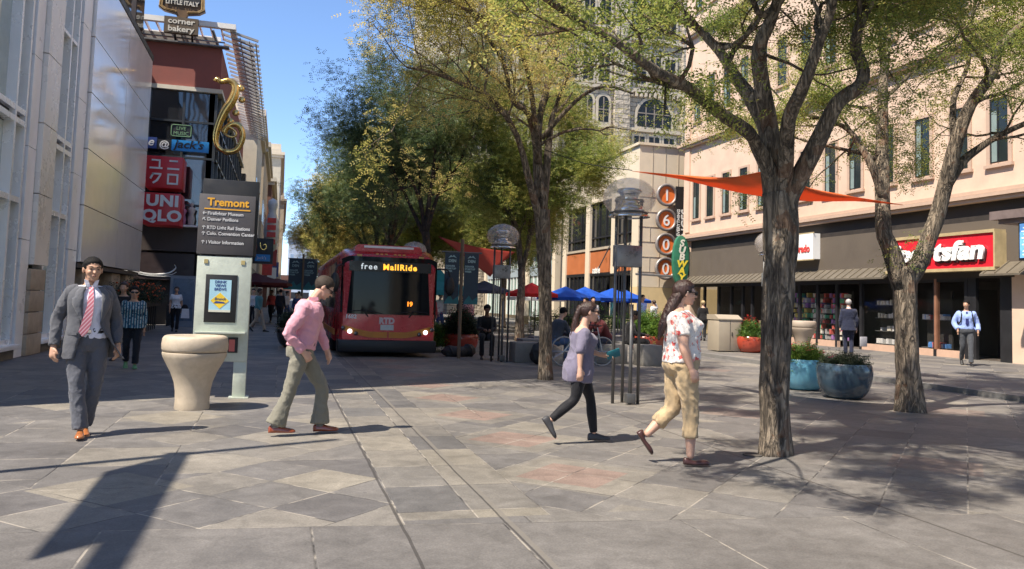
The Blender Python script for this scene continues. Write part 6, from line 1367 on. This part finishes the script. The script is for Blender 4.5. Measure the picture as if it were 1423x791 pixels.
# ---- 1 man in grey suit, walking towards the viewer (local +X is his front)
def suit_man():
    J = dict(pel=(.0,0,.93), neck=(.0,0,1.475), head=(.05,.005,1.612), fx=(1,0,0), hyaw=.10, hpitch=.06,
        hipl=(0,.095,.90), kneel=(.02,.09,.50), ankl=(-.08,.035,.10), hipr=(0,-.095,.90), kneer=(.10,-.075,.50), ankr=(.16,-.02,.09),
        shl=(-.01,.165,1.395), ell=(-.08,.25,1.13), wrl=(.03,.27,.88), shr=(-.01,-.165,1.395), elr=(-.04,-.265,1.13), wrr=(.04,-.285,.865),
        hdl=(.25,.0,-1), hdr=(.3,0,-1), pall=(-.3,-1,0), palr=(-.3,1,0), fpl=.25, fpr=-.08, fyr=-.1, curl=.75)
    suit = cloth('suit_grey', (.085,.088,.10), .75); suitl = cloth('suit_trouser_grey', (.095,.10,.118), .7); shirt_ = cloth('dress_shirt_white', (.72,.72,.80), .7)
    t, Rm = person('person', 'man in open grey suit and pink striped tie walking towards the viewer on the left', (-1.80,8.83,.004), radians(-74), J, skin=skin_m, shirt=shirt_, pants=suitl, shoes=M('shoe_tan', (.36,.13,.045), .3, coat=.4), hs=1.07, hair=hair_k, sleeve=.5, seed=2, shirt_disp=.004, pants_kw=dict(r=(.102,.090,.070,.070,.070), disp=.007), top_low=.02, thick=.007, sleeve_r=.85)
    # jacket: open shell from lapel to lapel round the back
    def shell(prof, a0f, gr, z_steps=24, n=40):
        Q = interp(prof, 5); pel, nk = Vector(J['pel']), Vector(J['neck']); ax = nk-pel; R = []
        for (tt, w_, d_, o_) in Q:
            a0l, a0r = a0f(tt); rr = []
            for j in range(n+1):
                a = a0l+(2*pi-a0r-a0l)*j/n; ca, sa = cos(a), sin(a); k = (abs(ca)**2.3+abs(sa)**2.3)**(-1/2.3)
                p = pel+ax*tt+V(o_+ca*k*(d_+gr), sa*k*(w_+gr), 0)
                p += V(1,0,0)*.006*noise.noise(p*9)+V(0,1,0)*.010*noise.noise(p*7+V(5,0,0))
                rr.append(p)
            R.append(rr)
        return R
    prof = [(-.34,.212,.150,-.01),(-.2,.20,.148,-.01),(-.06,.188,.14,-.01),(.12,.168,.128,0),(.30,.156,.12,0),(.5,.166,.122,0),(.7,.174,.126,0),(.84,.172,.108,-.01),(.94,.11,.085,-.01)]
    def a0(tt): return .52+1.0*max(0, .30-tt)-.30*max(0,tt-.6), .34+.35*max(0,.1-tt)-.12*max(0,tt-.6)
    R = shell(prof, a0, .020)
    for i_, rr in enumerate(R):                  # the left front swings open
        low = max(0, .42-i_/len(R))
        for j_ in range(9): rr[j_] = rr[j_]+V(.16,.24,.0)*low*(1-j_/9)**1.5
    mb = MB(); mb.rings(R, False, closed=False)
    o = mb.build('jacket', suit, t, smooth=True); md = o.modifiers.new('s','SOLIDIFY'); md.thickness = .009; md.offset = 1
    mb = MB()
    for q in 'lr':
        sh, e, w_ = (Vector(J[x+q]) for x in ('sh','el','wr')); sg = 1 if q == 'l' else -1
        tubeS(mb, [tuple(sh+V(0,-sg*.02,.0)), tuple(sh.lerp(e,.5)), tuple(e), tuple(e.lerp(w_,.5)), tuple(e.lerp(w_,.96))], [(.074,.074),.066,.056,.052,.047], 14, flat=True)
    so2 = mb.build('sleeves', suit, t); remesh(so2, .010, 1, .008, 12, (1,1,.7), 4)
    for sg in (-1, 1):                           # lapels follow the opening
        Q = interp(prof, 5); pel, nk = Vector(J['pel']), Vector(J['neck']); R = []
        for (tt, w_, d_, o_) in Q:
            if tt < .30 or tt > .93: continue
            al, ar = a0(tt); ae = al if sg > 0 else ar; u = (tt-.30)/.63; wd = .50*min(1, u*1.9)*(1 if tt < .74 else .72); rr = []
            for k in range(4):
                a = (ae-.01+wd*k/3)*sg; ca, sa = cos(a), sin(a); kk = (abs(ca)**2.3+abs(sa)**2.3)**(-1/2.3)
                rr.append(pel+(nk-pel)*tt+V(o_+ca*kk*(d_+.036), sa*kk*(w_+.036), 0))
            R.append(rr)
        mb = MB(); mb.rings(R, False, closed=False); o = mb.build('lapel', cloth('suit_lapel_grey', (.10,.104,.118), .7), t, smooth=True); md = o.modifiers.new('s','SOLIDIFY'); md.thickness = .006
    MB().box(.0,.012,-.05,.05,-.012,.012).build('pocket_flap', suit, t).matrix_local = Matrix.Translation((.118,-.135,.99))@Matrix.Rotation(-.75,4,'Z')
    tie = M('tie_pink', (.62,.16,.22), .5, var=0); N, L, b = nodes(tie); tc = N.new('ShaderNodeTexCoord'); sp = N.new('ShaderNodeSeparateXYZ'); L.new(tc.outputs['Object'], sp.inputs[0])
    st = mth(N, L, 'FRACT', mth(N, L, 'MULTIPLY', mth(N, L, 'ADD', sp.outputs[1], mth(N, L, 'MULTIPLY', sp.outputs[2], -.8)), 30)); L.new(mixc(N, L, mth(N, L, 'GREATER_THAN', st, .62), (.62,.17,.22), (.85,.55,.58)), b.inputs['Base Color'])
    MB().rings([[V(x,y+dy-w_,z), V(x,y+dy+w_,z), V(x-.008,y+dy+w_,z), V(x-.008,y+dy-w_,z)] for x, dy, w_, z in ((.075,0,.022,1.455),(.112,0,.016,1.42),(.142,.0,.026,1.33),(.158,-.01,.034,1.2),(.158,-.03,.042,1.08),(.16,-.05,.040,1.01),(.158,-.055,.004,.965)) for y in (0,)]).build('tie', tie, t, smooth=True, auto=40)
    for sg in (-1,1): MB().prism([(0,-.005),(sg*.05,.02),(sg*.064,.085),(sg*.03,.075)], (.092,0,1.43), (0,1,0), (0,0,1), (-1,0,0), .03).build('collar', shirt_, t)
    MB().lathe([(.001,0),(.001,.001)], n=4)
    bl_ = MB(); torso(bl_, J['pel'], J['neck'], [(.115,.168,.122,-.004),(.165,.164,.12,-.003)], (1,0,0), grow_=.006); bl_.build('belt', M('belt_black', (.015,.012,.012), .4), t, smooth=True, auto=40)
    MB().box(.13,.14,-.02,.02,1.0,1.03).build('buckle', chrome, t)
suit_man()
# ---- 2 man in pink shirt, walking to the right, looking down
J = dict(pel=(-.07,0,.88), neck=(.02,0,1.385), head=(.135,0,1.515), fx=(1,0,0), hpitch=.62, hyaw=-.05,
    hipl=(-.06,.09,.86), kneel=(.165,.09,.47), ankl=(.16,.08,.10), hipr=(-.07,-.09,.86), kneer=(-.17,-.09,.46), ankr=(-.29,-.09,.12),
    shl=(.01,.175,1.29), ell=(.12,.215,1.06), wrl=(.21,.19,.855), shr=(-.06,-.175,1.30), elr=(-.215,-.22,1.04), wrr=(-.06,-.19,.86),
    hdl=(.3,0,-1), pall=(-1,-.2,0), hdr=(.6,.4,-.8), fpr=.0, fpl=-.03, curl=.5)
pinks = cloth('shirt_pink', (.62,.31,.37), .75, bump=.6)
N_, L_, b_ = nodes(pinks)
t, Rm = person('person', 'man in pink shirt and grey trousers walking right in front of the bus, looking down', (.30,8.72,.004), .04, J, skin=skin_l, shirt=pinks, pants=cloth('trousers_olive_grey', (.20,.19,.15), .8), shoes=M('shoe_cognac', (.25,.055,.022), .25, coat=.5), hair=hair_s, glasses=True, hs=1.03, seed=3, shirt_disp=.010, pants_kw=dict(r=(.092,.084,.066,.070,.080), flare=.022, disp=.007), top_gr=.028, top_low=.02, thick=.005, brows=False, arm=(.055,.042,.028), sleeve_r=1.2)
for sg in (-1,1): MB().prism([(-.05,-.01),(.045,-.02),(.05,.012),(-.03,.035)], (.025,sg*.060,1.385), (1,0,.35), (-.35,0,1), (0,sg,0), .012).build('collar', pinks, t)
bl_ = MB(); torso(bl_, J['pel'], J['neck'], [(.10,.165,.118,-.004),(.155,.162,.116,-.003)], (1,0,0), grow_=.022); bl_.build('belt', M('belt_brown', (.05,.02,.015), .4), t, smooth=True, auto=40)
for q in 'lr':
    a_ = Vector(J['ank'+q]); MB().tube([a_+V(0,0,-.03), a_+V(-.01,0,.07)], .042, 12).build('sock', cloth('sock_grey', (.16,.16,.16)), t, smooth=True)
# ---- 3 woman in grey purple tunic
def long_hair(pts, rad, cap_kw={}):
    def f(t, hd, Rm, hs, mat):
        mb = MB(); tubeS(mb, pts, rad, 12); hair_cap(t, hd, Rm, hs, mat, extra=mb, **cap_kw)
    return f
J = dict(pel=(.01,0,.80), neck=(.03,0,1.20), head=(.095,-.01,1.345), fx=(1,-.12,0), hyaw=-.12, hpitch=.02,
    hipl=(.03,.085,.78), kneel=(.155,.085,.45), ankl=(.20,.08,.10), hipr=(.0,-.085,.78), kneer=(-.065,-.085,.46), ankr=(-.30,-.085,.255),
    shl=(.03,.145,1.13), ell=(.12,.19,.95), wrl=(.27,.12,.90), shr=(.01,-.145,1.13), elr=(-.045,-.185,.97), wrr=(-.05,-.20,.785),
    hdl=(1,-.2,-.05), pall=(0,-.3,-1), hdr=(.05,0,-1), palr=(0,1,.1), fpr=.95, fpl=-.02, curl=.6)
tun = cloth('tunic_grey_purple', (.165,.15,.21), .85, bump=.4); tights = cloth('tights_black', (.012,.012,.015), .7)
FW = [(-.42,.150,.13,-.015),(-.2,.165,.14,-.015),(-.06,.168,.138,-.015),(.10,.158,.125,-.01),(.32,.122,.105,.0),(.50,.130,.112,.01),(.66,.142,.125,.02),(.82,.145,.098,-.005),(.93,.11,.075,-.01),(1.0,.05,.05,0)]
t, Rm = person('person', 'woman in purple grey tunic, black tights and sunglasses holding a teal phone case', (3.0,7.95,.004), radians(-4), J, skin=skin_l, s=.85, hs=.96, prof=FEMALE, glasses=True, hair=hair_b, seed=4, fem=True, shoes=M('shoe_charcoal', (.05,.05,.055), .6), shoe_kw=dict(L_=.25), arm=(.042,.034,.023), brows=False,
    hairfn=long_hair([(.01,.0,1.375),(-.035,.0,1.31),(-.055,.0,1.22),(-.06,.0,1.10),(-.065,.0,1.0)], [.05,.03,.032,.036,.02], dict(thick=.006)))
mb = MB(); pr = [p for p in FW if p[0] < .91]; torso(mb, J['pel'], J['neck'], pr, J['fx'], grow_=.016)
for q in 'lr':
    sh, e, w_ = (Vector(J[x+q]) for x in ('sh','el','wr')); tubeS(mb, [tuple(sh), tuple(sh.lerp(e,.5)), tuple(e), tuple(e.lerp(w_,.08))], [.062,.056,.052,.050], 14)
o = mb.build('tunic', tun, t); remesh(o, .009, 2, .010, 10, (1,1,.45), 4.4)
trousers(t, J, tights, r=(.088,.076,.052,.054,.040), vox=.009, disp=.0, gr=.004, prof=FEMALE, name='tights')
MB().box(-.045,.045,-.006,.006,-.075,.075).build('phone_case', M('phone_teal', (.02,.16,.20), .4), t, bevel=.004).matrix_local = Matrix.Translation((.39,.06,.915))@Matrix.Rotation(1.25,4,'Y')@Matrix.Rotation(.3,4,'Z')
# ---- 4 woman in floral top and khaki capris
J = dict(pel=(-.0,0,.93), neck=(-.055,0,1.42), head=(.02,0,1.555), fx=(1,0,0), hyaw=-.05, hpitch=.08,
    hipl=(-.01,.09,.90), kneel=(-.05,.09,.50), ankl=(-.285,.085,.265), hipr=(0,-.09,.90), kneer=(.055,-.09,.52), ankr=(.065,-.08,.10),
    shl=(-.06,.165,1.32), ell=(.02,.21,1.09), wrl=(.12,.19,.90), shr=(-.07,-.165,1.32), elr=(-.06,-.215,1.07), wrr=(.01,-.215,.885),
    hdl=(.3,0,-1), pall=(0,-1,0), hdr=(.45,.0,-1), palr=(0,1,0), fpl=.95, fpr=.0, curl=.8)
flo = cloth('floral_blouse', (.75,.72,.68), .8, bump=.3); N, L, b = nodes(flo)
tc = N.new('ShaderNodeTexCoord'); vo = N.new('ShaderNodeTexVoronoi'); vo.inputs['Scale'].default_value = 15; nz = N.new('ShaderNodeTexNoise'); nz.inputs['Scale'].default_value = 28; nz.inputs['Detail'].default_value = 3
ad = N.new('ShaderNodeVectorMath'); ad.operation = 'MULTIPLY_ADD'; ad.inputs[1].default_value = (.09,.09,.09); L.new(nz.outputs['Color'], ad.inputs[0]); L.new(tc.outputs['Object'], ad.inputs[2]); L.new(ad.outputs[0], vo.inputs['Vector']); L.new(tc.outputs['Object'], nz.inputs['Vector'])
pick = mth(N, L, 'MULTIPLY', mth(N, L, 'LESS_THAN', vo.outputs['Distance'], .40), mth(N, L, 'GREATER_THAN', mth(N, L, 'FRACT', mth(N, L, 'MULTIPLY', vo.outputs['Color'], 5)), .30))
ring = mth(N, L, 'MULTIPLY', mth(N, L, 'GREATER_THAN', nz.outputs['Fac'], .60), 1)
c1 = mixc(N, L, pick, (.78,.73,.68), (.62,.10,.09)); c1 = mixc(N, L, mth(N, L, 'MULTIPLY', mth(N, L, 'MULTIPLY', pick, mth(N, L, 'GREATER_THAN', nz.outputs['Fac'], .52)), .75), c1, (.80,.42,.35)); c1 = mixc(N, L, mth(N, L, 'MULTIPLY', mth(N, L, 'SUBTRACT', 1, pick), mth(N, L, 'MULTIPLY', ring, .7)), c1, (.40,.34,.33)); L.new(c1, b.inputs['Base Color'])
PLUS = [(-.20,.15,.13,-.015),(-.06,.178,.145,-.015),(.10,.178,.14,.0),(.32,.165,.135,.015),(.50,.165,.14,.03),(.66,.168,.155,.045),(.82,.165,.115,.0),(.93,.115,.08,-.01),(1.0,.055,.055,0)]
kh = cloth('capri_khaki', (.46,.34,.20), .85, bump=.5)
t, Rm = person('person', 'woman in red floral blouse and khaki capris walking right beside the thick tree', (3.56,6.78,.004), radians(-8), J, skin=skin_l, s=1.05, hs=1.0, prof=PLUS, glasses=True, hair=hair_b, seed=5, fem=True, shirt=flo, shirt_name='blouse', sleeve=.30, sleeve_r=1.18, arm=(.060,.046,.028), top_gr=.020, top_low=.02, shirt_disp=.008, hem_r=(.175,.145), pants=kh, pants_kw=dict(r=(.112,.097,.074,.071,.070), hem=.62, disp=.008), brows=False,
    hairfn=long_hair([(.0,0,1.60),(-.07,0,1.50),(-.135,0,1.38),(-.19,0,1.25),(-.22,0,1.13)], [(.05,.07),(.05,.075),(.045,.07),(.035,.055),(.012,.02)], dict(thick=.012, front=.035)), shoes=M('shoe_flat_brown', (.055,.022,.02), .4), shoe_kw=dict(L_=.25, low=True))
# ---------------------------------------------------------------- generic poses for the people further off
def walk(h, ph=0., arms=.25, fem=False):
    k = h/1.75; a = sin(ph)*.28*k; w_ = .145 if fem else .175
    J = dict(pel=(0,0,.93*k), neck=(.01,0,1.46*k), head=(.035,0,1.62*k), fx=(1,0,0),
        hipl=(0,.09,.90*k), hipr=(0,-.09,.90*k), shl=(0,w_*k,1.385*k), shr=(0,-w_*k,1.385*k), hyaw=0, hpitch=.05)
    for q, s in (('l',1),('r',-1)):
        J['ank'+q] = (a*s, .075*s, (.09+max(0,-a*s)*.35)); J['knee'+q] = (a*s*.35+.06*k, .085*s, .49*k)
        J['el'+q] = (-a*s*arms-.03, (w_+.06)*s*k, 1.10*k); J['wr'+q] = (-a*s*arms*2.4+.05, (w_+.055)*s*k, .86*k); J['fp'+q] = .6 if a*s < -.1 else 0
        J['hd'+q] = (.1,0,-1)
    return J
def sit(h, lean=.35):
    k = h/1.75; return dict(pel=(0,0,.56), neck=(lean*.5,0,.56+.50*k), head=(lean*.5+.09,0,.56+.66*k), fx=(1,0,0), hyaw=0, hpitch=.3+lean*.4,
        hipl=(.02,.09,.55), hipr=(.02,-.09,.55), kneel=(.45*k,.13,.55), kneer=(.45*k,-.13,.55), ankl=(.45*k,.12,.09), ankr=(.42*k,-.12,.09),
        shl=(lean*.45,.17*k,.56+.42*k), shr=(lean*.45,-.17*k,.56+.42*k), ell=(lean*.5+.12,.2,.75), elr=(lean*.5+.12,-.2,.75), wrl=(lean*.5+.36,.07,.72), wrr=(lean*.5+.36,-.07,.72))
def far(label, loc, rz, J, shirt, pants, skin=skin_m, hair=hair_k, group='people in the middle distance', **k):
    k.setdefault('vox', .016); k.setdefault('shoes', M('shoe_black', (.015,.015,.017), .5)); k.setdefault('pants_kw', {}); k['pants_kw'].setdefault('disp', .006)
    return person('person', label, (*loc, .004 if loc[0] < 12.4 else .10), rz, J, near=False, skin=skin, shirt=shirt, pants=pants, hair=hair, group=group, **k)
navy = cloth('suit_navy', (.018,.022,.045)); blue_s = cloth('shirt_light_blue', (.28,.38,.70)); grey_t = cloth('trousers_charcoal', (.06,.065,.075)); blk = cloth('cloth_black', (.012,.012,.014)); wht = cloth('cloth_white', (.68,.68,.70))
hood = cloth('hoodie_blue_pattern', (.03,.07,.11)); N, L, b = nodes(hood); tc = N.new('ShaderNodeTexCoord'); sp = N.new('ShaderNodeSeparateXYZ'); L.new(tc.outputs['Object'], sp.inputs[0])
s1_ = mth(N, L, 'FRACT', mth(N, L, 'MULTIPLY', sp.outputs[1], 22)); nz = N.new('ShaderNodeTexNoise'); nz.inputs['Scale'].default_value = 26; L.new(tc.outputs['Object'], nz.inputs['Vector'])
L.new(mixc(N, L, mth(N, L, 'MULTIPLY', mth(N, L, 'GREATER_THAN', s1_, .62), mth(N, L, 'GREATER_THAN', nz.outputs['Fac'], .45)), mixc(N, L, mth(N, L, 'LESS_THAN', s1_, .25), (.02,.05,.09), (.02,.14,.20)), (.35,.42,.42)), b.inputs['Base Color'])
# man with blue shirt, tie and backpack on the right
J = walk(1.80, 1.0); J['fx'] = (1,0,0); J.update(elr=(-.03,-.29,1.17), wrr=(.10,-.22,.98), ell=(-.05,.28,1.14), wrl=(.10,.27,.96), hyaw=-.5)
t, Rm = far('heavy man in light blue shirt with backpack straps walking by the sports shop', (18.2,18.22), radians(-125), J, blue_s, grey_t, shoes=M('shoe_black'), prof=[(a,b*1.12,c*1.2,d) for a,b,c,d in MALE], arm=(.06,.046,.03), vox=.013, sleeve=.98, top_low=.06)
MB().rings([[V(x,y-w_,z),V(x,y+w_,z),V(x-.01,y+w_,z),V(x-.01,y-w_,z)] for x, y, w_, z in ((.12,0,.02,1.47),(.155,0,.03,1.35),(.165,0,.042,1.14),(.16,0,.005,1.08))]).build('tie', cloth('tie_navy', (.02,.025,.12)), t)
for sg in (-1,1): MB().tube([(-.13,sg*.10,1.2),(-.08,sg*.12,1.47),(.04,sg*.125,1.48),(.14,sg*.13,1.38),(.15,sg*.16,1.2),(.0,sg*.22,1.08),(-.12,sg*.15,1.1)], .018, 6).build('backpack_strap', blk, t)
# grey haired man in navy suit, seen from behind
J = walk(1.78, .25, .1); mbk = dict(prof=[(a,b*1.1,c*1.08,d) for a,b,c,d in MALE])
t, Rm = far('grey haired man in navy suit seen from behind at the shop windows', (16.9,21.4), radians(60), J, navy, navy, hair=hair_g, top_low=-.28, hem_r=(.21,.15), vox=.013, skin=skin_l, top_gr=.03, **mbk)
MB().lathe([(.062,0),(.058,.05)], n=14, cap=False).build('shirt_collar', wht, t).location = (.005,0,1.475)
t = tag(MB().box(-.12,.12,-.03,.03,0,.3).build('shopping_bag', M('bag_grey', (.3,.3,.33), .6), bevel=.02), 'pale bag hanging from the hand of the navy suited man', 'bag'); t.location = (17.28,21.2,.42)
far('child in blue patterned hooded jacket walking behind the suited man', (-2.6,16.4), radians(-80), walk(1.50, .5), hood, cloth('leggings_black', (.015,.017,.022)), skin=skin_m, shoes=M('shoe_green', (.12,.28,.13), .6), vox=.012, glasses=True, prof=FEMALE, top_low=-.12, top_gr=.03, hem_r=(.19,.15))
far('woman in dark top walking close beside the child in the patterned jacket', (-3.1,18.3), radians(-95), walk(1.60, -.9, fem=True), blk, None, skin=skin_m, hair=hair_b, vox=.014, prof=FEMALE, fem=True, legs_bare=True, top_low=-.3, hem_r=(.18,.14))
t, Rm = far('woman in white T-shirt and black trousers walking up the left side', (-3.62,31.6), radians(-85), walk(1.63, .7, fem=True), wht, blk, hair=hair_b, fem=True, prof=FEMALE, sleeve=.3)
tag(MB().prism([(-.14,0),(.14,0),(.11,.34),(-.11,.34)], (-3.28,31.5,.5), (1,0,0), (0,0,1), (0,1,0), .12).build('carrier_bag', wht), 'white carrier bag held by the woman in the white T-shirt', 'bag')
tag(MB().ell((-3.32,31.65,.86),.12,.07,.14,10,8).build('shoulder_bag', blk, smooth=True), 'black shoulder bag at the hip of the woman in the white T-shirt', 'bag')
far('man in blue shirt and dark waistcoat walking by the cream wall', (13.2,28.4), radians(-70), walk(1.80, .9), blue_s, blk, top_low=.05, skin=skin_m)
far('woman in white blouse and black skirt raising a hand by the cream wall', (16.6,34.4), radians(100), {**walk(1.66, .6, fem=True), 'elr': (.12,-.25,1.3), 'wrr': (.12,-.12,1.55)}, wht, blk, hair=hair_b, fem=True, prof=FEMALE)
far('blonde woman in black clothes walking away towards the shops', (17.0,30.6), radians(60), walk(1.68, .5, fem=True), blk, blk, hair=hair_y, fem=True, prof=FEMALE, skin=skin_l)
far('hunched person in dark red and black sitting on the long granite bench', (7.9,18.95), radians(200), sit(1.7, .75), cloth('jacket_wine', (.14,.03,.03)), cloth('jeans_navy', (.03,.04,.07)), skin=skin_d, hairfn=None)
far('person in black jacket lying back against the long bench', (8.45,18.9), radians(-30), sit(1.7, .1), blk, blk, skin=skin_d)
far('person in dark jacket and jeans sitting behind the slender tree trunk', (6.25,18.2), radians(20), sit(1.78, .3), cloth('jacket_slate', (.06,.07,.09)), cloth('jeans_blue', (.06,.12,.25)), skin=skin_l)
far('person in black sitting in the shade behind the shaded lamp posts', (5.05,20.1), radians(-100), sit(1.8, .25), blk, blk, skin=skin_d)
far('woman in black jacket standing by the cafe umbrellas', (10.6,27.5), radians(200), walk(1.7, .2, fem=True), blk, blk, fem=True, prof=FEMALE)
far('person in white shirt standing beside the woman in the black jacket', (11.0,27.9), radians(-90), walk(1.75, .2), wht, cloth('jeans_navy'), skin=skin_l)
cols = [cloth('crowd_%d'%i, c) for i, c in enumerate(((.5,.08,.07),(.6,.6,.62),(.05,.08,.2),(.02,.02,.025),(.25,.3,.4),(.08,.22,.24),(.45,.35,.25),(.6,.3,.3)))]
crowd = [(-1.35,34,1.78,4,3,'man in grey blue shirt just right of the pillar edge'),(-1.15,37.5,1.7,1,3,'person in white top right of the pillar, second in from its edge'),(-.8,33,1.68,5,6,'person in teal top on the shaded left walk'),(.0,42,1.75,3,3,'person in black on the shaded left walk'),(.35,48,1.7,1,2,'person in white further up the shaded walk'),(-.45,45,1.72,0,3,'person in red far up the shaded walk'),(1.1,52,1.75,6,3,'person in tan far up the shaded walk'),(.8,43,1.6,2,3,'person in navy beside the dark planter'),(-.2,62,1.8,1,3,'pale clad person farthest up the left walk'),
    (5.6,31,1.7,0,3,'person in red among the crowd right of the bus'),(6.2,32.5,1.75,1,2,'person in white under the teal tent'),(6.9,30.5,1.68,7,3,'person in pink right of the teal tent'),(7.3,32.8,1.75,6,2,'person in tan right of the teal tent'),(5.9,36,1.8,4,3,'person in grey blue behind the teal tent'),(7.9,35,1.72,1,3,'person in pale top left of the red cafe umbrella'),(6.6,38,1.7,0,2,'second person in red behind the twin banners'),(8.4,38.5,1.75,3,3,'person in black left of the cafe')]
for i, (x, y, h, c1_, c2_, lb) in enumerate(crowd):
    far(lb, (x,y), radians(-90+(i*67)%140-70+(180 if i%3 == 0 else 0)), walk(h, .3+.5*(i%3), fem=bool(i%2)), cols[c1_], cols[c2_], skin=(skin_m, skin_l, skin_d)[i%3], hair=(hair_k, hair_b, hair_s)[i%3], vox=.028, group='people in the distant crowd', fem=bool(i%2), prof=FEMALE if i%2 else MALE)
bpy.data.scenes.remove(TMP)
